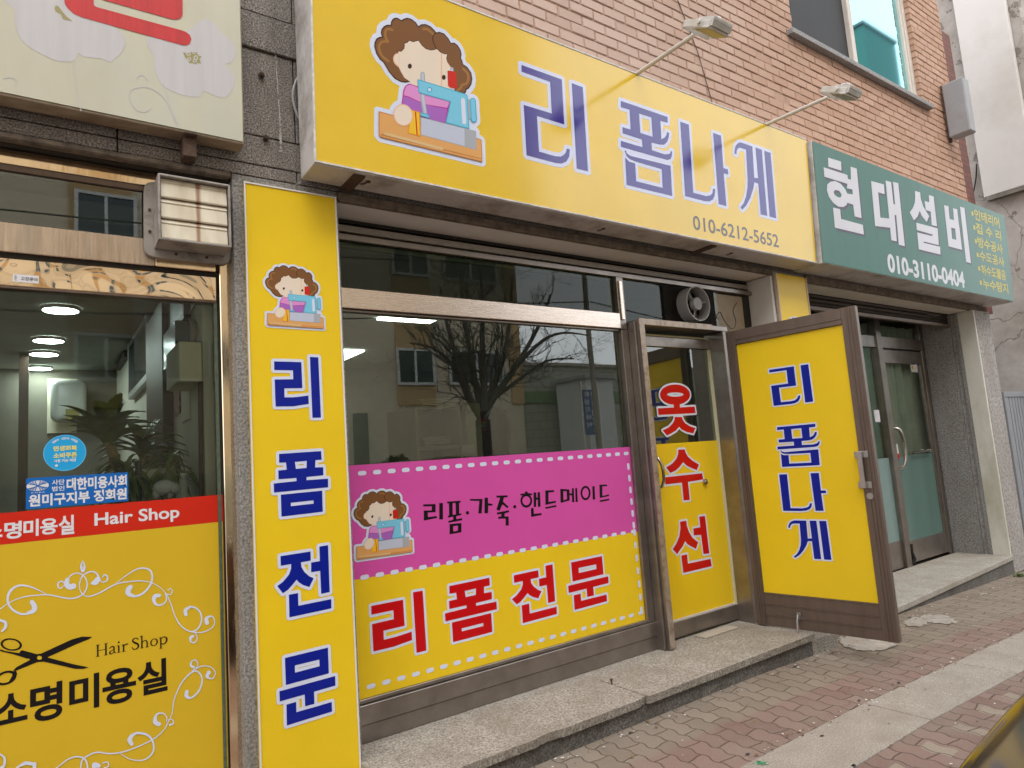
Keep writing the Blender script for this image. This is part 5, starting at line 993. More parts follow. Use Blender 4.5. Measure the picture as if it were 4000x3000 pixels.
for k in range(-4, 5):
    if k == 0: continue
    t0 = k*.22; mb.fill(SP, [ribbon([(ex+math.sin(t0)*a_*.10, ey+b_*.0+s*b_*.04), (ex+math.sin(t0)*a_*.55, ey+s*b_*.28), (ex+math.sin(t0*1.15)*a_*1.02, ey+s*b_*max(.25, math.cos(t0*1.2))*.95)], .0006, .0032, ends=False) for s in (1,)][0:1], .0014+k*.00002, 1); mb.fill(SP, [ribbon([(ex+math.sin(t0)*a_*.10, ey-b_*.04), (ex+math.sin(t0)*a_*.55, ey-b_*.28), (ex+math.sin(t0*1.15)*a_*1.02, ey-b_*max(.25, math.cos(t0*1.2))*.95)], .0006, .0032, ends=False)], .0017+k*.00002, 1)
mb.fill(SP, [ell(ex, ey, a_*.17, b_*.17, 14)], .002, 1)
mb.build('emblem', [WHL, VBd], K)
rc = rect_px(SP, Zoom(0, 600, .45208), (112,1080), (335,1090), (225,1056), (225,1122))
K = thing('sticker', 'small white printed label stuck on the copper door rail', 'sticker', (0, SG, rc[2])); CP = Plane((0, SG-.0012, 0), (1, 0, 0), (0, 0, 1))
mb = MB(); mb.poly([CP.w(rc[0], rc[2], 0), CP.w(rc[1], rc[2], 0), CP.w(rc[1], rc[3], 0), CP.w(rc[0], rc[3], 0)]); mb.build('sheet', WHL, K)
mb = MB(); W_ = rc[1]-rc[0]; put_text(mb, CP, (rc[0]+.06*W_, rc[0]+.15*W_, rc[2]+.006, rc[3]-.006), '문', .0005); put_text(mb, CP, (rc[0]+.30*W_, rc[0]+.95*W_, rc[2]+.007, rc[3]-.008), '고장문의', .0005, 0, .01); mb.build('lettering', VK, K)
# louvred vent hood
yV = -0.085
cTL, cTR, cBR, cBL = U(617,676,yV), U(899.5,722,yV), U(905,965,yV), U(619,934,yV)
vx0, vx1 = (cTL.x+cBL.x)/2, (cTR.x+cBR.x)/2; vz0, vz1 = (cBL.z+cBR.z)/2, (cTL.z+cTR.z)/2
V_ = thing('vent_hood', 'weathered grey vent hood with three rust streaked cream louvres', 'vent', ((vx0+vx1)/2, .06, vz0))
VM = mat('weathered_plastic', (0.34, 0.31, 0.28), 0.55, var=0.12, vscale=6, dirt=(0.09, 0.07, 0.055), dirt_amt=0.8, dscale=9)
mb = MB(); w_ = .008
mb.box(vx0, vx0+w_, yV, .045, vz0, vz1); mb.box(vx1-w_, vx1, yV, .045, vz0, vz1); mb.box(vx0+w_, vx1-w_, yV, .045, vz0, vz0+w_); mb.box(vx0+w_, vx1-w_, yV, .045, vz1-w_, vz1); mb.build('housing', VM, V_, bevel=.002)
mb = MB(); lp = []
for k in range(40):
    a = 2*math.pi*k/40; s_ = lambda v: math.copysign(abs(v)**.22, v); lp.append(((vx0+vx1)/2+s_(math.cos(a))*(vx1-vx0+.06)/2-.004, .046, (vz0+vz1)/2-.008+s_(math.sin(a))*(vz1-vz0+.05)/2))
mb.prism(lp, (0, .022, 0)); mb.build('flange', VM, V_, weld=True)
LM = bpy.data.materials.new('rust_streaked_cream'); LM.use_nodes = True; t = LM.node_tree; L = t.links.new; b = t.nodes['Principled BSDF']; tc = N(t, 'ShaderNodeTexCoord'); sx = N(t, 'ShaderNodeSeparateXYZ'); L(tc.outputs['Object'], sx.inputs[0])
no = N(t, 'ShaderNodeTexNoise', Scale=14, Detail=6.0); mp = N(t, 'ShaderNodeMapping'); mp.inputs['Scale'].default_value = (1, 1, .25); L(tc.outputs['Object'], mp.inputs[0]); L(mp.outputs[0], no.inputs['Vector'])
d_ = N(t, 'ShaderNodeMath', operation='SUBTRACT'); L(sx.outputs['X'], d_.inputs[0]); d_.inputs[1].default_value = vx0+.545*(vx1-vx0); ab = N(t, 'ShaderNodeMath', operation='ABSOLUTE'); L(d_.outputs[0], ab.inputs[0])
n2 = N(t, 'ShaderNodeMath', operation='MULTIPLY_ADD'); L(no.outputs['Fac'], n2.inputs[0]); n2.inputs[1].default_value = -.03; L(ab.outputs[0], n2.inputs[2])
mr = N(t, 'ShaderNodeMapRange'); mr.inputs['From Min'].default_value = -.012; mr.inputs['From Max'].default_value = -.003; mr.inputs['To Min'].default_value = .85; mr.inputs['To Max'].default_value = 0; L(n2.outputs[0], mr.inputs['Value'])
mx = N(t, 'ShaderNodeMix', data_type='RGBA'); L(mr.outputs[0], mx.inputs[0]); cr = N(t, 'ShaderNodeValToRGB'); cr.color_ramp.elements[0].position = .3; cr.color_ramp.elements[0].color = (.48, .40, .28, 1); cr.color_ramp.elements[1].position = .6; cr.color_ramp.elements[1].color = (.66, .60, .47, 1); L(no.outputs['Fac'], cr.inputs[0]); L(cr.outputs[0], mx.inputs[6]); mx.inputs[7].default_value = (.22, .085, .025, 1); L(mx.outputs[2], b.inputs['Base Color']); b.inputs['Roughness'].default_value = .45
hz_ = (vz1-vz0-2*w_)/3
for k in range(3):
    z0 = vz0+w_+k*hz_; mb = MB(); mb.prism([(vx0+w_+.004, -.050, z0+.001), (vx0+w_+.004, -.072, z0+.001), (vx0+w_+.004, -.074, z0+.006), (vx0+w_+.004, -.066, z0+hz_-.022), (vx0+w_+.004, -.069, z0+hz_-.017), (vx0+w_+.004, -.064, z0+hz_-.003), (vx0+w_+.004, -.045, z0+hz_-.003)], (vx1-vx0-2*w_-.008, 0, 0)); mb.build('louvre', LM, V_, weld=True)
mb = MB(); mb.box(vx0+w_+.0005, vx1-w_-.0005, -.03, .04, vz0+w_+.0005, vz1-w_-.0005); mb.build('duct', DARK, V_)
for fx_, fz_ in ((vx0+.08, vz0-.012), (vx1-.07, vz0-.012), (vx0-.014, vz0+.07), (vx0-.014, vz0+.16)):
    mb = MB(); mb.tube([(fx_, .047, fz_), (fx_, .042, fz_)], .006, 8); mb.build('screw', RUST, V_)
# granite wall odds and ends
for i, (u, v) in enumerate(((1025, 290), (1042, 537))):
    p = U(u, v, -.015); mb = MB(); mb.tube([(p.x, 0, p.z), (p.x-.006, -.03, p.z-.005)], .007, 7); mb.tube([(p.x-.001, -.004, p.z), (p.x-.002, -.012, p.z)], .014, 6); tag(mb.build('bolt', RUST), ('upper', 'lower')[i]+' rusty anchor bolt in the granite between the two signs', 'bolt', 'rusty bolts in the granite')
p = U(1155, 728, 0); mb = MB(); mb.tube([(p.x, -.008, p.z), (p.x+.004, -.035, p.z+.004)], .006, 8); tag(mb.build('pipe_stub', mat('grey_pipe', (.25, .25, .25), .5)), 'short grey pipe stub poking out above the tall yellow sign', 'pipe')
p0 = U(1166, 300, -.02); p1 = U(1166, 460, -.02); mb = MB(); mb.tube(smooth([(p0.x+.05, -.02, p0.z+.02), (p0.x-.0, -.02, p0.z), (p0.x-.03, -.02, (p0.z+p1.z)/2), (p1.x, -.02, p1.z), (p1.x+.05, -.02, p1.z-.02)], 5), .006, 7); tag(mb.build('cable', mat('grey_cable', (.30, .29, .28), .5)), 'grey cable looping out behind the left end of the yellow sign', 'cable')
# ---------------------------------------------------------------- inside the salon
mb = MB(); mb.box(.56, .719, .145, 4.0, .1, 2.46); mb.build('partition_wall', mat('salon_wall', (0.66, 0.64, 0.53), .8, var=.05), B)
EM2 = emit_mat('downlight_white', (.86, 1, .97), 22)
ly = [G(237,1220,2.43), G(190,1338,2.43), G(172,1390,2.43), G(153,1445,2.43)]
d0 = None
for i, p in enumerate(ly):
    if d0 is None:
        d0 = thing('ceiling_light', 'nearest and largest round downlight in the salon ceiling', 'ceiling light', (0, 0, 0), 'round downlights in the salon ceiling')
        mb = MB(); mb.tube([(0, 0, .02), (0, 0, 0)], .085, 24); mb.build('diffuser', EM2, d0, local=True); mb = MB(); ringtube(mb, Vector((0, 0, 0)), .087, .098, 0, .02); mb.v = [(q[0], q[2], q[1]) for q in mb.v]; mb.build('bezel', WHT, d0, local=True, weld=True); o = d0
    else: o = copy_tree(d0); o['label'] = ('second round downlight, between the nearest one and the far pair', 'third round downlight, just before the farthest one', 'farthest and smallest round downlight in the salon ceiling')[i-1]
    o.location = (p.x, p.y, 2.438)
def on_wall(name, m, u0, v0, u1, v1, d, label, cat, frame=None, fw_=.02, grp=None, x=.56):
    p, q = XP(u0, v0, x), XP(u1, v1, x); y0, y1 = sorted((p.y, q.y)); z0, z1 = sorted((p.z, q.z))
    if frame is None: mb = MB(); mb.box(x-d, x-.0005, y0, y1, z0, z1); return tag(mb.build(name, m, None, bevel=.002), label, cat, grp)
    e = thing(name, label, cat, (x, (y0+y1)/2, z0), grp); mb = MB(); fw_ = min(fw_, (y1-y0)*.2, (z1-z0)*.2)
    mb.box(x-d, x-.0005, y0, y0+fw_, z0, z1); mb.box(x-d, x-.0005, y1-fw_, y1, z0, z1); mb.box(x-d, x-.0005, y0+fw_, y1-fw_, z0, z0+fw_); mb.box(x-d, x-.0005, y0+fw_, y1-fw_, z1-fw_, z1); mb.build('frame', frame, e)
    mb = MB(); mb.box(x-d*.6, x-.001, y0+fw_, y1-fw_, z0+fw_, z1-fw_); mb.build('picture', m, e); return e
WOODD = mat('dark_brown_wood', (0.06, 0.035, 0.022), .45, var=.25, stretch=(1, 1, .2)); GOLDF = mat('gold_frame', (.42, .27, .05), .35, metal=.6); SILF = mat('silver_frame', (.35, .34, .33), .4, metal=.5); BLUP = mat('blue_picture', (.12, .22, .25), .25, var=.3); DKG = mat('dark_glass', (.02, .035, .035), .08)
PG = 'frames on the salon side wall'
on_wall('picture_frame', BLUP, 421, 1285, 470, 1425, .03, 'gold framed blue picture on the salon side wall', 'picture frame', GOLDF, .05, PG)
on_wall('picture_frame', DKG, 470, 1215, 505, 1395, .035, 'dark framed mirror right of the gold framed picture', 'picture frame', WOODD, .04, PG)
on_wall('picture_frame', DKG, 523, 1345, 604, 1482, .04, 'silver framed dark glass picture beside the wooden column', 'picture frame', SILF, .04, PG)
on_wall('picture_frame', mat('grey_print', (.2, .22, .24), .4, var=.3), 646, 1150, 745, 1245, .03, 'brown framed picture hung high by the copper rail', 'picture frame', WOODD, .03, PG)
on_wall('picture_frame', BLUP, 335, 1370, 365, 1520, .03, 'narrow dark framed picture farthest down the wall', 'picture frame', WOODD, .05, PG)
on_wall('picture_frame', BLUP, 372, 1352, 403, 1535, .03, 'tall dark framed picture next to the far one', 'picture frame', WOODD, .05, PG)
on_wall('wall_column', WOODD, 606, 1275, 684, 1960, .05, 'brown wooden column on the salon side wall', 'column')
on_wall('wall_poster', mat('floral_poster', (.30, .16, .13), .7, var=.7, vscale=30), 686, 1413, 708, 1612, .01, 'narrow floral poster right of the wooden column', 'poster')
on_wall('wall_paper', PAP, 712, 1515, 746, 1635, .006, 'white paper notice pinned below the meter box', 'notice')
mx_ = thing('meter_box', 'beige electric box with grey display on the salon side wall', 'meter box', (.55, .4, 1.9))
p, q = XP(733,1388,.56), XP(792,1490,.56); mb = MB(); mb.box(.47, .5595, p.y, q.y, q.z, p.z); mb.build('case', PAP, mx_, bevel=.004)
p, q = XP(690,1310,.56), XP(742,1405,.56); mb = MB(); mb.box(.50, .5595, min(p.y, q.y), max(p.y, q.y), q.z, p.z); mb.build('display', mat('grey_display', (.16, .18, .17), .2), mx_, bevel=.004)
mb = MB(); mb.tube(smooth([XP(775,1165,.552), XP(745,1215,.552), XP(735,1240,.552), XP(765,1270,.552), XP(762,1340,.552)], 5), .006, 6); tag(mb.build('cable', mat('tan_cable', (.30, .2, .1), .5)), 'tan cable running down the salon wall to the meter box', 'cable')
mb = MB(); mb.tube([XP(783,1490,.545), XP(788,1985,.545)], .010, 8); tag(mb.build('pipe', mat('brown_pipe', (.07, .035, .02), .5)), 'brown pipe running down the wall below the meter box', 'pipe')
mb = MB(); p, q = U(185,1480,3.98), U(300,1690,3.98); mb.box(p.x, q.x, 3.96, 3.999, q.z, p.z); mb.build('pale_panel', PAP, B)
h_ = thing('water_heater', 'white rounded water heater hung on the far salon wall', 'water heater', (.2, 3.9, 1.8)); p, q = U(198,1482,3.8), U(338,1645,3.8); mb = MB(); mb.box(p.x, q.x, 3.75, 3.955, q.z, p.z); mb.build('case', mat('white_enamel', (.62, .64, .60), .3), h_, bevel=.06, seg=4, smooth=True)
p, q = U(256,1598,3.75), U(310,1640,3.75); mb = MB(); mb.box(p.x, q.x, 3.744, 3.7485, q.z, p.z); mb.build('label_plate', mat('olive_plate', (.30, .26, .06), .5), h_)
mb = MB(); p, q = U(75,1480,3.3), U(108,1900,3.3); mb.box(p.x, q.x, 3.2, 3.35, .1, 2.45); tag(mb.build('partition_post', WOODD), 'dark wooden post far inside the salon left of the water heater', 'post')
def strap(mb, o, d, L_, wd, droop, n=6, m=0):
    d = Vector(d).normalized(); sd_ = d.cross(Vector((0, 0, 1))).normalized(); P_ = []
    for k in range(n+1):
        s = k/n; c = Vector(o)+d*L_*s+Vector((0, 0, -droop*L_*s*s)); wv_ = wd*math.sin(math.pi*min(1, .12+s*.88))**.6*(1 if s < .98 else .1); P_.append((c-sd_*wv_/2+Vector((0, 0, wv_*.15)), c, c+sd_*wv_/2+Vector((0, 0, wv_*.15))))
    vs_ = [q for r_ in P_ for q in r_]; mb.add(vs_, [(3*k+a, 3*k+a+1, 3*k+a+4, 3*k+a+3) for k in range(n) for a in (0, 1)], m)
LEAF = mat('palm_leaf', (.15, .21, .045), .4, var=.4, vscale=9); TRK = mat('palm_trunk', (.33, .24, .10), .8, var=.4, vscale=60, stretch=(1, 1, 4)); POTW = mat('white_pot', (.55, .54, .50), .4, var=.05)
def plant(label, base, top, crown, L_, n, droop, elev, pot=True, seed=1, wd=.05):
    rr = random.Random(seed); e = thing('potted_plant', label, 'plant', (base.x, base.y, .1), 'plants behind the salon glass')
    mb = MB(); mid = (base+top)/2+Vector((.012, 0, 0)); lp = [Vector((base.x, base.y, .5)), base, mid, top]; mb.tube(smooth(lp, 5), [.024-.006*k/15 for k in range(16)], 9); mb.build('trunk', TRK, e, smooth=True)
    mb = MB()
    for k in range(n):
        a = k*2.399+rr.uniform(-.2, .2); el = elev[0]+(elev[1]-elev[0])*((k*.618) % 1); strap(mb, crown+Vector((0, 0, rr.uniform(-.03, .05))), (math.cos(a)*math.cos(el), math.sin(a)*math.cos(el)*.8, math.sin(el)), L_*rr.uniform(.8, 1.1), wd*rr.uniform(.8, 1.2), droop*rr.uniform(.7, 1.3))
    mb.build('foliage', LEAF, e, smooth=True)
    mb = MB(); mb.tube([(base.x, base.y, .1), (base.x, base.y, .55), (base.x, base.y, .56)], [.11, .15, .155], 20); mb.build('pot', POTW, e, smooth=True)
yp = .50
plant('tall potted palm with fan of broad leaves behind the salon glass', U(448,1860,yp), U(420,1722,yp), U(422,1715,yp), .26, 34, .35, (.35, 1.35), seed=3, wd=.055)
plant('second potted palm, lower and right of the tallest', U(572,1940,yp+.1), U(556,1775,yp+.1), U(556,1765,yp+.1), .26, 30, .5, (.15, 1.2), seed=8, wd=.045)
pb = U(665,1850,yp-.05); plant('bushy spider plant with thin arching leaves near the wooden pipe', U(665,1880,yp-.05), U(665,1850,yp-.05), pb, .24, 60, 1.0, (.25, 1.3), seed=5, wd=.018)
plant('low leafy plant in the shade left of the palm trunks', U(490,1930,yp-.1), U(490,1870,yp-.1), U(490,1862,yp-.1), .20, 46, .9, (.1, 1.2), seed=15, wd=.022)
p, q = U(520,1835,yp-.12), U(690,1960,yp-.12); mb = MB(); mb.box(p.x, q.x, yp-.12, yp+.02, .9, p.z); tag(mb.build('planter_box', POTW, None, bevel=.01), 'white planter box under the palms behind the salon glass', 'planter')
p = U(640,1905,.28); mb = MB(); mb.ball((p.x, .28, p.z), .042, .035, .033, 0, 18, 12); mb.ball((p.x+.036, .275, p.z-.004), .020, .02, .024, 0, 14, 8); mb.ball((p.x-.03, .28, p.z-.026), .014, .014, .02); mb.ball((p.x+.02, .28, p.z-.028), .013, .013, .02); tag(mb.build('ornament', WHL, None, smooth=True), 'white rounded animal ornament standing behind the salon glass', 'ornament')
p = U(717,1900,.27); bt = thing('bottle', 'white plastic bottle with printed label beside the salon pipe', 'bottle', (p.x, .27, p.z-.05)); mb = MB(); mb.tube([(p.x, .27, p.z-.06), (p.x, .27, p.z+.028), (p.x, .27, p.z+.034), (p.x, .27, p.z+.045)], [.017, .017, .010, .010], 16); mb.build('body', POTW, bt, smooth=True); mb = MB(); mb.tube([(p.x, .27, p.z+.0455), (p.x, .27, p.z+.056)], .012, 14); mb.build('cap', WHL, bt, smooth=True)
mb = MB(); p, q = U(540,1800,.34), U(540,1925,.34); mb.tube([(p.x, .34, q.z-.5), (p.x, .34, p.z)], .012, 10); tag(mb.build('stand_pole', DKG), 'short black pole standing between the two palms', 'pole')
mb = MB(); mb.box(-1.2, .55, .25, .65, .1, .86); tag(mb.build('plant_shelf', WOODD), 'low dark shelf carrying the plants behind the salon film', 'shelf')
# ================================================================ plumber's shopfront at the right end
DY = 0.50
Q = thing('shopfront', 'plumber shopfront of brown frames with frosted green glass doors', 'shopfront', (6.8, .5, .06))
dx0, dx1, dxl = U(3510, 2195, DY).x-.02, 8.09, 5.0
zt1, zt0 = U(3388, 1310, DY).z, U(3388, 1353, DY).z; zd1 = U(3500, 1365, DY).z; zdb = U(3560, 2140, DY).z; zfr = U(3540, 1780, DY).z; ZS = .066
mb = MB(); mb.box(dxl, 8.10, DY-.01, DY+.05, zt0, zt1); mb.box(7.07-.05, 7.07+.05, DY-.03, DY+.05, ZS, 2.62); mb.box(8.03, 8.10, DY-.01, DY+.05, ZS, zt0); mb.box(8.03, 8.10, DY-.01, DY+.05, zt1, 2.62); mb.box(dxl, 7.02, DY, DY+.05, ZS, .33); mb.box(6.55, 6.62, DY, DY+.05, .33, zt0)
mb.build('frame', ALU, Q, bevel=.004)
mb = MB(); mb.box(7.125, 8.028, DY-.004, DY+.03, zt0-.16, zt0-.02); mb.box(7.125, 7.185, DY-.004, DY+.03, ZS+.02, zt0-.16); mb.box(7.97, 8.028, DY-.004, DY+.03, ZS+.02, zt0-.16); mb.box(7.186, 7.969, DY-.004, DY+.03, ZS+.02, .30)
QD = mb.build('door', ALU, Q, bevel=.003)
FROST = mat('frosted_green_glass', (.105, .185, .165), .22, spec=.5, var=.08, vscale=1.5, stretch=(4, 1, .3))
mb = MB(); mb.poly([(7.185, DY+.012, .30), (7.97, DY+.012, .30), (7.97, DY+.012, zt0-.16), (7.185, DY+.012, zt0-.16)]); mb.build('pane', GLS2, QD)
mb = MB(); mb.poly([(7.185, DY+.008, .30), (7.97, DY+.008, .30), (7.97, DY+.008, zfr), (7.185, DY+.008, zfr)]); mb.build('frosted_film', FROST, QD)
mb = MB(); mb.poly([(dxl, DY+.02, .33), (7.02, DY+.02, .33), (7.02, DY+.02, zt0), (dxl, DY+.02, zt0)]); mb.poly([(dxl, DY+.02, zt1), (8.03, DY+.02, zt1), (8.03, DY+.02, 2.62), (dxl, DY+.02, 2.62)]); mb.build('pane', GLS2, Q)
mb = MB(); mb.poly([(dxl, DY+.012, .33), (7.02, DY+.012, .33), (7.02, DY+.012, zfr), (dxl, DY+.012, zfr)]); mb.build('frosted_film', mat('pale_frosted_film', (.20, .29, .28), .25, var=.05), Q)
mb = MB(); zc_ = zfr+.08; xh = 7.155
mb.tube(smooth([(xh, DY-.004, zc_+.22), (xh+.02, DY-.055, zc_+.19), (xh+.05, DY-.07, zc_+.08), (xh+.05, DY-.07, zc_-.06), (xh+.02, DY-.055, zc_-.17), (xh, DY-.004, zc_-.2)], 5), .016, 10); mb.build('handle', CHR, QD, smooth=True)
mb = MB(); mb.tube([(7.45, DY-.03, zfr+.02), (7.86, DY-.03, zfr+.03)], .010, 8); mb.tube([(7.86, DY+.0, zfr+.03), (7.86, DY-.04, zfr+.03)], .022, 10); mb.build('push_bar', CHR, QD, smooth=True)
mb = MB(); mb.box(xh-.03, xh+.035, DY-.012, DY-.006, zc_-.10, zc_+.05, 0); mb.box(xh-.03, xh+.035, DY-.0135, DY-.0125, zc_-.10, zc_-.05, 1); tag(mb.build('sticker', [WHL, VR]), 'white and red sticker by the curved chrome door handle', 'sticker')
p = U(3570, 1418, DY); mb = MB(); mb.box(p.x-.075, p.x+.075, DY+.004, DY+.0065, p.z-.10, p.z+.10, 0)
for k, (a, b_) in enumerate(((-.07, -.03), (-.02, .03), (.04, .09))): mb.box(p.x-.065, p.x+.04*(k-.5), DY+.002, DY+.0038, p.z+a, p.z+b_, 1+k)
tag(mb.build('sticker', [WHL, mat('st_yellow', (.6, .4, .03), .4), mat('st_blue', (.05, .1, .3), .4), mat('st_red', (.5, .03, .02), .4)]), 'small colourful sticker in the top corner of the frosted door', 'sticker')
p = U(3424, 1625, DY-.03); mb = MB(); mb.box(p.x-.05, p.x+.05, DY-.037, DY-.032, p.z-.06, p.z+.06); tag(mb.build('switch_plate', WHL), 'small white plate on the brown post of the plumber doors', 'plate')
a = U(3557, 2125, DY-.02); mb = MB(); mb.tube([(a.x, DY-.02, a.z), (a.x-.01, DY-.03, a.z-.08), (a.x+.01, DY-.03, a.z-.15), (a.x-.02, DY-.03, a.z-.19)], [.020, .012, .022, .015], 7); tag(mb.build('rag', mat('black_rag', (.015, .013, .012), .9)), 'black rag tied at the foot of the frosted door', 'rag')
mb = MB(); xs_ = [5.0+3.2*k/120 for k in range(121)]; vs_ = []
for x in xs_: y = .585+.018*math.sin(x*31)+.010*math.sin(x*13+1); vs_ += [(x, y, .2), (x, y, 2.55)]
mb.add(vs_, [(2*k, 2*k+2, 2*k+3, 2*k+1) for k in range(120)]); tag(mb.build('curtain', mat('grey_green_curtain', (.50, .54, .45), .9, var=.15), None, smooth=True), 'grey green curtain hanging behind the frosted doors', 'curtain')
# roller shutter in its slot
RS = thing('roller_shutter', 'dark brown roller shutter rolled up under the green sign', 'shutter', (6.5, .2, 2.4)); SHM = mat('dark_shutter', (.045, .033, .026), .5, metal=.3, var=.3, vscale=12)
zsb = U(3712, 1280, .22).z; zk_ = zsb
mb = MB(); mb.box(4.99, 8.12, .205, .245, zsb, zsb+.035); mb.build('bottom_bar', ALUD, RS, bevel=.004)
mb = MB(); zz_ = zsb+.040
while zz_ < 2.635: mb.prism([(4.99, .225, zz_), (4.99, .21, zz_+.016), (4.99, .225, zz_+.036), (4.99, .232, zz_+.036), (4.99, .232, zz_)], (3.13, 0, 0)); zz_ += .040
mb.build('slats', SHM, RS)
# right pier
mb = MB(); mb.box(8.16, 8.543, -.032, .55, -.12, 2.644); mb.build('concrete_pier', granite_mat('pitted_concrete', (.20, .185, .17), (.36, .34, .325), (.46, .44, .42), 60, rough=.85, stain=(.26, .22, .19), stain_amt=.5), B, bevel=.004)
mb = MB(); mb.box(8.128, 8.1595, -.028, .125, ZS, 2.640); mb.build('painted_jamb', mat('cream_jamb_paint', (.66, .635, .57), .45, var=.05, dirt=(.40, .36, .25), dirt_amt=.8, dscale=1.6, stretch=(1, 1, .5)), B)
mb = MB(); mb.box(8.128, 8.1595, .1255, .165, ZS, 2.64); mb.box(8.12, 8.27, .212, .495, ZS, 2.64); mb.build('granite_jamb', GRANL, B, bevel=.002)
mb = MB(); mb.box(8.175, 8.2, .1655, .2115, ZS, 2.64); mb.build('shutter_slot', DARK, B)
mb = MB(); mb.box(8.545, 8.56, -.03, .55, -.2, 2.645); 
SF2 = thing('doorstep', 'pale stone doorstep in front of the frosted plumber doors', 'step', (6.5, 0, -.1))
mb = MB()
for a, c in ((4.99, 6.2), (6.203, 7.35), (7.353, 8.158)):
    f = lambda x: -.20+(x-5.0)*.049
    mb.prism([(a, f(a), ZS), (c, f(c), ZS), (c, .48, ZS), (a, .48, ZS)], (0, 0, -.045))
mb.build('slab', granite_mat('worn_stone', (.26, .235, .20), (.36, .33, .285), (.45, .42, .37), 120, rough=.8, stain=(.27, .225, .17), stain_amt=.7), SF2, bevel=.004)
mb = MB(); f = lambda x: -.185+(x-5.0)*.049; mb.prism([(4.99, f(4.99), ZS-.0455), (8.158, f(8.158), ZS-.0455), (8.158, .47, ZS-.0455), (4.99, .47, ZS-.0455)], (0, 0, -.3)); mb.build('plinth', PLIN, SF2)
# ---------------------------------------------------------------- the neighbouring house and what hangs on it
NX = 9.7
H = thing('neighbour_building', 'grey plastered neighbour building standing out past the brick one', 'building', (12, -1, 0))
mb = MB(); mb.box(NX, 18, -.45, 7.5, -.3, 9.0); CR = bpy.data.materials.new('cracked_plaster'); CR.use_nodes = True; t = CR.node_tree; L = t.links.new; b = t.nodes['Principled BSDF']; tc = N(t, 'ShaderNodeTexCoord')
no = N(t, 'ShaderNodeTexNoise', Scale=1.6, Detail=9.0, Roughness=.72); L(tc.outputs['Object'], no.inputs['Vector']); cr = N(t, 'ShaderNodeValToRGB'); e = cr.color_ramp.elements; e[0].position = .33; e[0].color = (.33, .29, .255, 1); e[1].position = .62; e[1].color = (.53, .49, .46, 1); L(no.outputs['Fac'], cr.inputs[0])
n2 = N(t, 'ShaderNodeTexNoise', Scale=5.0, Detail=6.0, Roughness=.65); L(tc.outputs['Object'], n2.inputs['Vector']); sx = N(t, 'ShaderNodeSeparateXYZ'); L(tc.outputs['Object'], sx.inputs[0])
zm = N(t, 'ShaderNodeMapRange'); zm.inputs['From Min'].default_value = 2.0; zm.inputs['From Max'].default_value = 7; zm.inputs['To Min'].default_value = -.05; zm.inputs['To Max'].default_value = .06; L(sx.outputs['Z'], zm.inputs['Value'])
ad = N(t, 'ShaderNodeMath', operation='ADD'); L(n2.outputs['Fac'], ad.inputs[0]); L(zm.outputs[0], ad.inputs[1]); mr = N(t, 'ShaderNodeMapRange'); mr.inputs['From Min'].default_value = .635; mr.inputs['From Max'].default_value = .645; mr.inputs['To Max'].default_value = .8; L(ad.outputs[0], mr.inputs['Value'])
vo = N(t, 'ShaderNodeTexVoronoi', feature='DISTANCE_TO_EDGE', Scale=1.3); wn = N(t, 'ShaderNodeTexNoise', Scale=6, Detail=4.0); L(tc.outputs['Object'], wn.inputs['Vector']); mv = N(t, 'ShaderNodeMix', data_type='RGBA'); mv.inputs[0].default_value = .12; L(tc.outputs['Object'], mv.inputs[6]); L(wn.outputs['Color'], mv.inputs[7]); L(mv.outputs[2], vo.inputs['Vector'])
m3 = N(t, 'ShaderNodeMapRange'); m3.inputs['From Min'].default_value = .003; m3.inputs['From Max'].default_value = .006; m3.inputs['To Min'].default_value = .6; m3.inputs['To Max'].default_value = 0; L(vo.outputs['Distance'], m3.inputs['Value']); mxm = N(t, 'ShaderNodeMath', operation='MAXIMUM'); L(mr.outputs[0], mxm.inputs[0]); L(m3.outputs[0], mxm.inputs[1])
mx = N(t, 'ShaderNodeMix', data_type='RGBA'); L(mxm.outputs[0], mx.inputs[0]); L(cr.outputs[0], mx.inputs[6]); mx.inputs[7].default_value = (.19, .165, .145, 1); L(mx.outputs[2], b.inputs['Base Color']); b.inputs['Roughness'].default_value = .9
bp = N(t, 'ShaderNodeBump', Strength=.5, Distance=.02, invert=True); L(mxm.outputs[0], bp.inputs['Height']); L(bp.outputs[0], b.inputs['Normal'])
mb.build('wall', CR, H)
SBx = NX-.10
p1, p2, p3 = XP(3722, 25, SBx), XP(3845, 772, SBx), XP(4000, 712, SBx)
S = thing('blank_sign', 'large blank whitish sign box hung on the grey plastered wall', 'sign', (SBx, p2.y, p2.z))
mb = MB(); mb.box(SBx, NX-.02, -.35, (p1.y+p2.y)/2, p2.z, 7.6); mb.build('sign_box', mat('bleached_flex', (.70, .67, .65), .45, var=.03, vscale=1.2, dirt=(.55, .52, .46), dirt_amt=.6, dscale=1.0), S, bevel=.006)
mb = MB()
for k in range(4): mb.box(SBx+.004+.02*k, SBx+.02+.02*k, -.34, p2.y-.02, p2.z-.05, p2.z-.001)
mb.build('under_frame', mat('dull_steel_frame', (.24, .22, .19), .5, metal=.4, var=.3), S)
GBx = 8.2
q1, q2, q3, q4 = [XP(u, v, GBx) for u, v in ((3668, 338), (3760, 296), (3790, 508), (3690, 545))]
S = thing('blank_sign', 'small grey projecting box fixed at the edge of the brick wall', 'sign', (GBx, -.2, q4.z)); y0, y1 = (q2.y+q3.y)/2, min(-.03, (q1.y+q4.y)/2)
mb = MB(); mb.box(GBx, GBx+.16, y0, y1, (q3.z+q4.z)/2, (q1.z+q2.z)/2); mb.build('case', mat('grey_sheet_metal', (.30, .30, .315), .45, var=.06, dirt=(.24, .2, .17), dirt_amt=.4), S, bevel=.012)
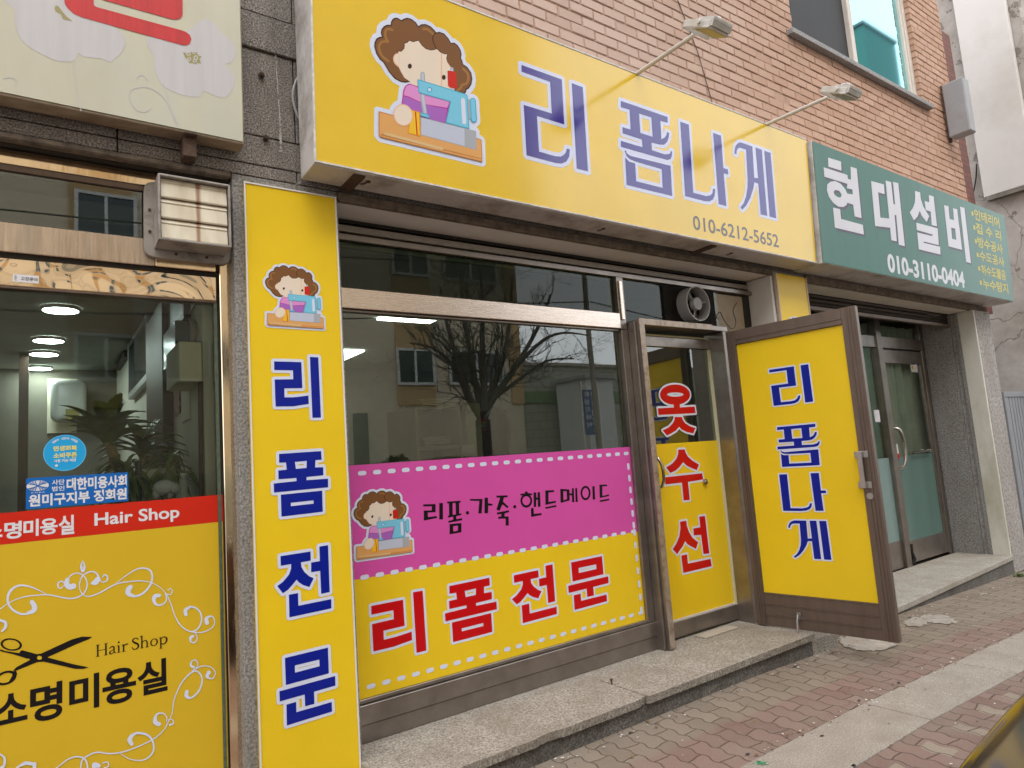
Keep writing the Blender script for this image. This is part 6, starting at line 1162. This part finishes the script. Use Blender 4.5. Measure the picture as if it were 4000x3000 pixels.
mb = MB(); mb.box(GBx+.05, GBx+.09, y1+.001, .0, q4.z-.03, q4.z+.02); mb.box(GBx+.05, GBx+.09, y1+.001, 0, q1.z-.02, q1.z+.02); mb.build('bracket', RUST, S)
g1 = U(3920, 1530, .02); gate = thing('gate', 'grey ribbed metal gate closing the narrow alley by the pier', 'gate', (g1.x, .02, -.1)); GM = mat('grey_blue_gate', (.27, .285, .31), .45, var=.06)
mb = MB(); mb.box(g1.x, NX-.02, .02, .06, g1.z-.06, g1.z); mb.box(g1.x, g1.x+.05, .02, .06, -.1, g1.z-.0605); mb.build('gate_frame', GM, gate, bevel=.004)
mb = MB(); mb.box(g1.x+.051, NX-.02, .045, .055, -.05, g1.z-.061)
x = g1.x+.07
while x < NX-.1: mb.box(x, x+.065, .028, .0445, -.05, g1.z-.062); x += .085
mb.build('ribbed_panel', GM, gate)
# weeds at the foot of the pier
rr = random.Random(9); wp = G(3985, 2248, -.10); w_ = thing('weed_tuft', 'small green weed growing at the foot of the concrete pier', 'weed', (wp.x, wp.y, -.1)); mb = MB()
for k in range(26): a = rr.uniform(0, 6.28); strap(mb, Vector((wp.x+rr.gauss(0, .02), wp.y+rr.gauss(0, .02), -.11)), (math.cos(a), math.sin(a), rr.uniform(.5, 2)), rr.uniform(.05, .11), .014, .5, 4)
mb.build('leaves', mat('weed_green', (.09, .14, .03), .6, var=.3), w_)
# ---------------------------------------------------------------- floodlights on their arms
FLW = mat('white_cast_metal', (.66, .64, .60), .4, var=.06, dirt=(.4, .36, .3), dirt_amt=.35, dscale=9); LENS = mat('amber_lens', (.17, .115, .035), .12, var=.35, vscale=14, spec=.6)
def flood(label):
    e = thing('floodlight', label, 'floodlight', (0, 0, 0), 'floodlights above the yellow sign')
    Hd = Vector((-.085, -.56, -.075)); d = Vector((0, -.88, -.47)).normalized(); n = Vector((0, .47, -.88)).normalized(); ax = Vector((1, 0, 0))
    mb = MB(); mb.tube([(0, 0, 0), Hd], .0125, 10); mb.build('arm', FLW, e, local=True, smooth=True)
    W_, D_, Tk = .175, .115, .03; o = Hd+d*.055-n*.012
    def ob(mb, x0, x1, d0, d1, n0, n1): mb.obox(o+ax*x0+d*d0+n*n0, ax*(x1-x0), d*(d1-d0), n*(n1-n0))
    mb = MB(); ob(mb, -W_/2, W_/2, 0, D_, -.0, .012); ob(mb, -W_/2+.008, W_/2-.008, .004, D_-.004, -Tk, -.0005); mb.build('housing', FLW, e, local=True, bevel=.003)
    mb = MB(); ob(mb, -W_/2+.014, W_/2-.014, .014, D_-.014, .0122, .0135); mb.build('lens', LENS, e, local=True)
    mb = MB()
    for k in range(15): x = -W_/2+.012+k*(W_-.03)/14; ob(mb, x, x+.005, .02, D_+.012, -Tk-.018, -Tk-.0005); ob(mb, x, x+.005, D_-.0035, D_+.010, -Tk, -.002)
    fn = mb.build('cooling_fin', FLW, e, local=True); fn['kind'] = 'stuff'
    mb = MB(); ob(mb, -W_/2-.020, W_/2+.020, -.052, -.049, -.03, .012); mb.build('bracket_bar', FLW, e, local=True, bevel=.001)
    for s in (-1, 1): mb = MB(); x = s*(W_/2+.019); ob(mb, min(x, x-s*.004), max(x, x-s*.004), -.0485, .075, -.03, .006); mb.tube([o+ax*x+d*.06+n*-.012, o+ax*(x+s*.012)+d*.06+n*-.012], .012, 10); mb.build('bracket_arm', FLW, e, local=True, bevel=.001)
    mb = MB(); mb.tube(smooth([o+d*.02-n*(Tk+.01), o+d*-.005-n*.075+ax*.03, o+d*.03-n*.085+ax*.06, o+d*.07-n*(Tk+.012)+ax*.07], 5), .005, 6); mb.build('cable', WHL, e, local=True, smooth=True)
    return e
fl = flood('floodlight on a long pale arm, nearer one above the first letters'); fl.location = (2.985, -.19, 3.705)
f2 = copy_tree(fl); f2.location = (4.325, -.19, 3.705); f2['label'] = 'floodlight on a long pale arm, farther one near the green sign'
p, q = U(2645, -5, -.006), U(2793, 408, -.006); mb = MB(); mb.tube([(p.x, -.006, p.z), ((p.x+q.x)/2+.02, -.006, (p.z+q.z)/2), (q.x, -.006, q.z-.1)], .0032, 6); tag(mb.build('cable', mat('brown_cable', (.08, .045, .035), .6)), 'thin dark cable hanging down the pink brick wall', 'cable')
p = [XP(3815, 640, NX-.03), XP(3812, 700, NX-.03), XP(3798, 770, NX-.03)]; mb = MB(); mb.tube(smooth([*p], 4), .008, 6); tag(mb.build('cable', mat('black_wire', (.012, .012, .012), .6)), 'black wire against the grey plaster beside the blank sign', 'cable')

p = G(2975, 2985, gz(1.95)+.004); mb = MB(); rr = random.Random(4)
for k in range(22): a = rr.uniform(0, 6.28); strap(mb, Vector((p.x+rr.gauss(0, .008), p.y+rr.gauss(0, .008), gz(p.x)+.008)), (math.cos(a), math.sin(a), .4), rr.uniform(.012, .03), .004, .6, 4)
tag(mb.build('green_scrap', mat('green_scrap_plastic', (.03, .28, .12), .5)), 'tiny green scrap of netting lying on the row of granite slabs', 'scrap')
a = U(2850, 1262, .19); mb = MB(); mb.tube(smooth([(a.x-.16, .19, a.z+.02), (a.x-.13, .17, a.z+.07), (a.x-.08, .17, a.z+.0), (a.x, .17, a.z-.05), (a.x+.05, .17, a.z+.01), (a.x+.03, .17, a.z+.09), (a.x+.10, .18, a.z+.16)], 5), .004, 6); tag(mb.build('cable', mat('grey_wire', (.10, .09, .08), .6)), 'loose looping wire beside the fan above the open door', 'cable')
# ================================================================ across the street (seen in the glass) and the parked car
def RX(u, v, yr, y0=.19): p = U(u, v, 2*y0-yr); return p.x, p.z
OY = -12.2
O = thing('opposite_building', 'beige apartment house with ochre stripes reflected in the shop window', 'building', (2, OY, 0))
xR = RX(2022, 1270, OY)[0]; BEI = mat('beige_render', (.62, .53, .39), .85, var=.06); OCH = mat('ochre_render', (.47, .31, .15), .85, var=.05); STO = bpy.data.materials.new('painted_blocks'); STO.use_nodes = True
t = STO.node_tree; bn = N(t, 'ShaderNodeTexBrick', Scale=1.0); bn.inputs['Brick Width'].default_value = .5; bn.inputs['Row Height'].default_value = .25; bn.inputs['Mortar Size'].default_value = .014; bn.inputs['Color1'].default_value = (.30, .30, .245, 1); bn.inputs['Color2'].default_value = (.35, .345, .28, 1); bn.inputs['Mortar'].default_value = (.16, .16, .13, 1)
tc = N(t, 'ShaderNodeTexCoord'); cb = N(t, 'ShaderNodeCombineXYZ'); sx = N(t, 'ShaderNodeSeparateXYZ'); t.links.new(tc.outputs['Object'], sx.inputs[0]); t.links.new(sx.outputs['X'], cb.inputs[0]); t.links.new(sx.outputs['Z'], cb.inputs[1]); t.links.new(cb.outputs[0], bn.inputs['Vector']); t.links.new(bn.outputs[0], t.nodes['Principled BSDF'].inputs['Base Color']); t.nodes['Principled BSDF'].inputs['Roughness'].default_value = .9
mb = MB(); mb.box(-16, xR, OY-9, OY, 1.6, 16.0); mb.build('wall', BEI, O)
mb = MB(); mb.box(-16, xR+.02, OY-9, OY+.06, -.3, 1.6); mb.build('base', STO, O)
mb = MB(); s0, s1 = RX(1535, 1200, OY)[0], RX(1691, 1400, OY)[0]
for a, c in ((s0, s1), (RX(1980, 1300, OY)[0], xR+.01), (s0-7, s1-7), (s0-14, s1-14)): mb.box(a, c, OY+.002, OY+.05, 3.0, 15.9)
mb.build('ochre_stripe', OCH, O)
WFR = mat('white_upvc', (.6, .6, .58), .5); DG2 = mat('dark_window_glass', (.03, .05, .055), .08)
wx = [(RX(1552, 1371, OY), RX(1688, 1494, OY)), (RX(1754, 1385, OY), RX(1960, 1497, OY))]
zz1, zz0 = wx[0][0][1], wx[0][1][1]
for k in (0, 1, 2, 3):
    for (a, _), (c, _) in [(w_[0], w_[1]) for w_ in wx]+[((wx[0][0][0]-6.9, 0), (wx[0][1][0]-6.9, 0)), ((wx[1][0][0]-6.9, 0), (wx[1][1][0]-6.9, 0))]:
        z0, z1 = zz0+2.9*k, zz1+2.9*k; mb = MB(); mb.box(a-.07, c+.07, OY+.055, OY+.10, z0-.07, z0); mb.box(a-.07, c+.07, OY+.055, OY+.10, z1, z1+.07); mb.box(a-.07, a, OY+.055, OY+.10, z0, z1); mb.box(c, c+.07, OY+.055, OY+.10, z0, z1); mb.box((a+c)/2-.03, (a+c)/2+.03, OY+.055, OY+.09, z0, z1)
        f = mb.build('window', WFR, O); mb = MB(); mb.box(a, c, OY+.056, OY+.07, z0, z1); mb.build('pane', DG2, f)
mb = MB(); a, c = RX(1374, 1640, OY)[0], RX(1430, 1640, OY)[0]; mb.box(a, c, OY+.062, OY+.1, -.25, RX(1400, 1615, OY)[1]); mb.build('door', mat('dark_street_door', (.05, .04, .035), .5), O)
GW_ = thing('garden_wall', 'grey block wall with green band across the street', 'wall', (14, OY, 0)); x2 = RX(2420, 1430, OY)[0]+6
zw = RX(2200, 1428, OY)[1]; zb1, zb0 = RX(2150, 1528, OY)[1], RX(2150, 1572, OY)[1]
mb = MB(); mb.box(xR+.03, x2, OY-.6, OY-.1, -.3, zw); mb.build('block_wall', STO, GW_)
mb = MB(); mb.box(xR+.03, x2, OY-.099, OY-.05, zb0, zb1); mb.build('green_band', mat('green_band_paint', (.12, .20, .09), .8), GW_)
mb = MB(); mb.box(xR+.03, x2, OY-.7, OY-.02, zw+.001, zw+.09); mb.build('coping', CONC, GW_)
C_ = thing('site_hut', 'white cabin standing before the block wall across the street', 'hut', (16, OY, 0)); a, c = RX(2285, 1480, OY+1.5)[0], RX(2390, 1480, OY+1.5)[0]; z0, z1 = RX(2340, 1630, OY+1.5)[1], RX(2340, 1478, OY+1.5)[1]
mb = MB(); mb.box(a, c, OY+.2, OY+1.5, -.2, z1); mb.build('walls', mat('white_cabin', (.6, .6, .58), .6), C_); mb = MB(); mb.box(a-.1, c+.1, OY+.1, OY+1.6, z1+.001, z1+.1); mb.build('roof', mat('grey_cabin_roof', (.3, .3, .3), .6), C_)
BY = -9.4; a, c = RX(2275, 1530, BY)[0], RX(2330, 1530, BY)[0]; z0, z1 = RX(2300, 1700, BY)[1], RX(2300, 1522, BY)[1]
K = thing('banner', 'blue upright banner with white Korean words across the street', 'banner', ((a+c)/2, BY, z0))
mb = MB(); mb.box(a, c, BY-.03, BY, z0, z1); mb.build('cloth', mat('blue_banner_cloth', (.06, .11, .26), .7), K)
BP = Plane((c, BY+.002, z0), (-1, 0, 0), (0, 0, 1)); W_, H_ = c-a, z1-z0; mb = MB()
for i, ch in enumerate('건하테크'): put_text(mb, BP, (W_*.08, W_*.46, H_*(.80-i*.19), H_*(.95-i*.19)), ch, .001, 0, .02)
for i, ch in enumerate('왕성차바닥'): put_text(mb, BP, (W_*.55, W_*.92, H_*(.84-i*.17), H_*(.96-i*.17)), ch, .001, 0, .02)
put_text(mb, BP, (W_*.08, W_*.46, H_*.05, H_*.13), '부천지사', .001); mb.build('lettering', WHL, K)
mb = MB(); mb.tube([(a-.04, BY-.02, -.25), (a-.04, BY-.02, z1+.2)], .025, 8); mb.tube([(c+.04, BY-.02, -.25), (c+.04, BY-.02, z1+.2)], .025, 8); mb.build('post', CHR, K)
# green box tower seen in the upstairs pane
TY = -16; t1 = U(3385, 205, .16-TY); t2 = U(3500, 205, .16-TY); tb = thing('opposite_tower', 'teal clad block reflected in the upstairs window', 'building', (t1.x, TY, 0)); mb = MB(); mb.box(t1.x, t2.x, TY-5, TY, -.5, t1.z+2.0); mb.build('walls', mat('teal_cladding', (.05, .16, .14), .6), tb)
mb = MB(); mb.box(t1.x-.1, t2.x+.1, TY-5.1, TY+.1, t1.z+2.001, t1.z+2.2); mb.build('roof', mat('dark_roof', (.05, .07, .07), .6), tb)
# wooded hill beyond
mb = MB(); rr = random.Random(6); hx0, hz0 = RX(2200, 1360, -70); n = 60; vs_ = []
for i in range(n+1):
    x = -60+260*i/n; hh = (hz0-1)*(.72+.28*math.sin(x*.05+.6)+.06*math.sin(x*.31)); vs_ += [(x, -62, -.5), (x, -70+rr.uniform(-1, 1), max(2, hh)+rr.uniform(-.3, .3)), (x, -95, -.5)]
mb.add(vs_, [(3*i+a, 3*i+3+a, 3*i+4+a, 3*i+1+a) for i in range(n) for a in (0, 1)]); tag(mb.build('hill', mat('winter_woods', (.09, .075, .055), .95, var=.4, vscale=.8)), kind='structure')
# bare street tree
TRY = -8.9
def TP(u, v, dy=0): x, z = RX(u, v, TRY+dy); return Vector((x, TRY+dy, z))
BARK = mat('grey_bark', (.075, .062, .05), .95, var=.35, vscale=9, bump=.6, bscale=30)
tree = thing('street_tree', 'bare many stemmed street tree standing across the road', 'tree', (TP(1885, 1700).x, TRY, -.25)); base = TP(1885, 1640)
mb = MB(); mb.tube([Vector((base.x, TRY, -.3)), Vector((base.x, TRY, .4)), base], [.21, .17, .16], 10); mb.build('trunk', BARK, tree, smooth=True)
mb = MB(); rr = random.Random(12); tips = []
for pts in ([(1885,1640),(1825,1540),(1790,1430),(1745,1270),(1720,1120)], [(1885,1640),(1865,1540),(1840,1400),(1815,1250),(1800,1080)], [(1885,1640),(1890,1500),(1885,1350),(1885,1200),(1880,1050)], [(1885,1640),(1925,1520),(1965,1400),(1990,1280),(2000,1080)], [(1885,1640),(1925,1560),(2010,1440),(2090,1300),(2150,1150)], [(1925,1560),(2030,1480),(2130,1410),(2240,1400)], [(1825,1540),(1760,1420),(1690,1360),(1600,1340)], [(2010,1440),(2120,1330),(2210,1300),(2300,1310)]):
    P_ = smooth([TP(*p, rr.uniform(-.2, .2)*(i > 0)) for i, p in enumerate(pts)], 4); m_ = len(P_); r0 = .10 if len(pts) == 5 else .055
    P_ = [Vector(p) for p in P_]; mb.tube(P_, [r0*(1-.75*k/(m_-1)) for k in range(m_)], 7); tips += [(P_[k], (P_[k]-P_[k-1]).normalized(), r0*(1-.75*k/(m_-1))) for k in range(3, m_, 2)]
mb.build('limbs', BARK, tree, smooth=True)
mb = MB()
def twig(p, d, L_, r, lvl):
    q = [p]; 
    for k in range(4): d = (d+Vector((rr.gauss(0, .16), rr.gauss(0, .16), rr.gauss(.03, .13)))).normalized(); q.append(q[-1]+d*L_/4)
    mb.tube(q, [r*(1-.7*k/4) for k in range(5)], 4, cap=False)
    if lvl > 0:
        for k in (1, 2, 3, 4):
            for s in range(2 if lvl > 1 else 1): twig(q[k], (d+Vector((rr.gauss(0, .6), rr.gauss(0, .5), rr.gauss(.1, .5)))).normalized(), L_*.55, r*.55, lvl-1)
for p, d, r in tips:
    for s in range(1): twig(p, (d*.7+Vector((rr.gauss(0, .7), rr.gauss(0, .5), rr.gauss(.15, .4)))).normalized(), rr.uniform(.7, 1.3), r*.35, 2)
mb.build('twigs', BARK, tree)
sb = thing('shrub', 'dark evergreen shrub against the beige house across the street', 'shrub', (RX(1540, 1700, OY+.8)[0], OY+.8, -.2)); cx_ = RX(1540, 1660, OY+.8); mb = MB()
for k in range(5200):
    q_ = Vector((rr.gauss(0, 1), rr.gauss(0, 1), rr.gauss(0, 1))).normalized()*rr.random()**.4; c = Vector((cx_[0]+q_.x*.62*(1+.2*math.sin(q_.z*7)), OY+.8+q_.y*.5, .75+q_.z*.95)); a2 = Vector((rr.gauss(0, 1), rr.gauss(0, 1), rr.gauss(0, 1))).normalized(); b2 = a2.orthogonal().normalized(); s = rr.uniform(.05, .10); mb.poly([c, c+a2*s, c+a2*s+b2*s, c+b2*s])
mb.build('foliage', mat('dark_evergreen', (.025, .035, .018), .7, var=.4), sb); mb = MB(); mb.tube([(cx_[0], OY+.8, -.25), (cx_[0], OY+.8, .9)], .04, 7); mb.build('stem', BARK, sb)
pole = thing('utility_pole', 'grey concrete utility pole across the road', 'pole', (RX(2315, 1500, -9.0)[0], -9.0, -.2)); px_ = RX(2310, 1400, -9.0)[0]; mb = MB(); mb.tube([(px_, -9, -.3), (px_, -9, 9.5)], [.075, .06], 12); mb.build('shaft', CONC, pole, smooth=True); mb = MB(); mb.box(px_-.9, px_+.9, -9.2, -9.13, 8.2, 8.3); mb.build('cross_arm', CHR, pole)
WIR = mat('overhead_wire', (.015, .015, .015), .6)
for i, (z, y) in enumerate(((8.25, -9.05), (8.35, -9.3), (6.4, -8.85), (6.15, -8.88), (5.2, -8.85), (4.9, -8.86))):
    mb = MB(); mb.tube([(px_-34+34*k/16, y, z-.9*(1-(2*k/16-1)**2)) for k in range(17)]+[(px_+30*k/16, y, z-.9*(1-(2*k/16-1)**2)) for k in range(1, 17)], .014, 5); tag(mb.build('overhead_wire', WIR), ('power wire strung highest along the street', 'second highest power wire along the street', 'thick communication wire at mid height of the pole', 'lower communication wire at mid height of the pole', 'upper of the two lowest street wires', 'lowest wire strung along the street')[i], 'wire', 'overhead wires along the street')
# ---------------------------------------------------------------- the parked car at the corner of the picture
CARP = mat('dark_bronze_paint', (.075, .058, .045), .12, metal=.6, spec=.5, coat=1.0); CTR = mat('black_rubber_trim', (.012, .012, .013), .5); CGL = mat('dark_car_glass', (.012, .014, .015), .04)
car = thing('parked_car', 'dark bronze parked car with only its front corner in the picture', 'car', (2.9, -3.26, 0)); YC = -3.262
secs = [(.62, -.20, .62), (.68, -.09, .76), (.78, -.03, .86), (.92, -.004, .91), (1.10, 0, .940), (1.30, .003, .964), (1.5, .006, .984), (1.8, .01, 1.0), (2.15, .012, 1.02), (3.2, .012, 1.03), (4.4, .0, 1.03), (4.95, -.05, 1.0), (5.15, -.14, .92), (5.22, -.22, .75)]
prof = [(-.86, .055), (-.50, .050), (-.25, .034), (-.12, .018), (-.06, .009), (-.03, .004), (-.012, 0), (0, -.004), (.010, -.012), (.018, -.026), (.024, -.05), (.030, -.10), (.038, -.20), (.040, -.30), (.030, -.42), (.0, -.60), (-.03, -.70)]
RY = -2.395-YC
vs_ = []
for x, off, zr in secs:
    sc_ = min(1, max(.35, (zr-.25)/.7)); half = [(RY+off+dy*(1 if dy > -.7 else (RY+off)/.86), zr+dz*sc_) for dy, dz in prof]; half[0] = (0, half[0][1])
    ring_ = [(x, YC+a, b_) for a, b_ in half[::-1]]+[(x, YC-a, b_) for a, b_ in half[1:]]; K_ = len(ring_); vs_ += ring_
mb = MB(); mb.add(vs_, [(i*K_+k, i*K_+k+1, (i+1)*K_+k+1, (i+1)*K_+k) for i in range(len(secs)-1) for k in range(K_-1)]+[tuple(range(K_))[::-1], tuple(range((len(secs)-1)*K_, len(secs)*K_))]+[(i*K_, (i+1)*K_, (i+2)*K_-1, (i+1)*K_-1) for i in range(len(secs)-1)])
body = mb.build('body', CARP, car, weld=True, smooth=True)
rf = [(2.55, .68, 1.33), (2.75, .66, 1.40), (3.4, .65, 1.46), (4.1, .64, 1.42), (4.95, .74, 1.0)]
vs_ = [];
for x, hw, z in rf: vs_ += [(x, YC+hw, z), (x, YC+hw*.85, z+.03), (x, YC-hw*.85, z+.03), (x, YC-hw, z)]
mb = MB(); mb.add(vs_, [(4*i+k, 4*i+k+1, 4*i+k+5, 4*i+k+4) for i in range(4) for k in range(3)]); cb_ = mb.build('roof', CARP, car, smooth=True)
mb = MB(); mb.poly([(2.02, YC+.79, 1.012), (2.02, YC-.79, 1.012), (2.74, YC-.63, 1.395), (2.74, YC+.63, 1.395)]); mb.v = [(p[0]-.012, p[1], p[2]+.03) for p in mb.v]; mb.build('windscreen', CGL, car)
for s in (1, -1): mb = MB(); mb.poly([(2.15, YC+s*.80, 1.0), (2.78, YC+s*.675, 1.37), (3.4, YC+s*.665, 1.43), (4.1, YC+s*.655, 1.39), (4.85, YC+s*.75, 1.0)]); mb.build('side_window', CGL, car)
def surf(x, ins):
    xs_ = [q[0] for q in secs]; zr = float(np.interp(x, xs_, [q[2] for q in secs])); of = float(np.interp(x, xs_, [q[1] for q in secs]))
    dz = float(np.interp(-ins, [p[0] for p in prof], [p[1] for p in prof])); return Vector((x, YC+RY+of-ins, zr+dz))
PTH = [(x, i) for x, i in smooth([(.80, .30), (.95, .18), (1.05, .125), (1.15, .09), (1.3, .055), (1.43, .03), (1.7, .012), (2.1, .006)], 5)]
mb = MB(); mb.tube([surf(x, i)+Vector((0, 0, .004)) for x, i in PTH], .006, 6); mb.build('bonnet_seal', CTR, car)
mb = MB(); mb.tube([surf(x+.006, i+.010)+Vector((0, 0, .009)) for x, i in PTH], .003, 6); mb.build('bright_trim', mat('bright_trim_metal', (.8, .8, .8), .1, metal=1.0), car)
mb = MB(); vs_ = []
for x, i in PTH: vs_ += [surf(x+.008, i+.014)+Vector((0, 0, .004)), surf(x+.02, i+.04)+Vector((0, 0, .010)), surf(x+.03, i+.09)+Vector((0, 0, .008)), surf(x+.05, min(.6, i+.4))+Vector((0, 0, .008))]
n_ = len(PTH); mb.add(vs_, [(4*k+j, 4*k+4+j, 4*k+5+j, 4*k+1+j) for k in range(n_-1) for j in range(3)]); mb.build('bonnet', mat('dark_graphite_paint', (.022, .021, .021), .3, metal=.3, coat=.6), car, smooth=True)
for x in (1.42, 4.15):
    for s in (1, -1):
        mb = MB(); y = YC+s*.80; mb.tube([(x, y-s*.10, .37), (x, y+s*.10, .37)], .31, 28); wh = mb.build('wheel', CTR, car, smooth=True); mb = MB(); mb.tube([(x, y+s*.101, .37), (x, y+s*.106, .37)], .21, 24); mb.build('rim', ST, wh)
for s in (1, -1): mb = MB(); mb.ball((.68, YC+s*.60, .70), .09, .17, .07); mb.build('headlight', CGL, car, smooth=True)
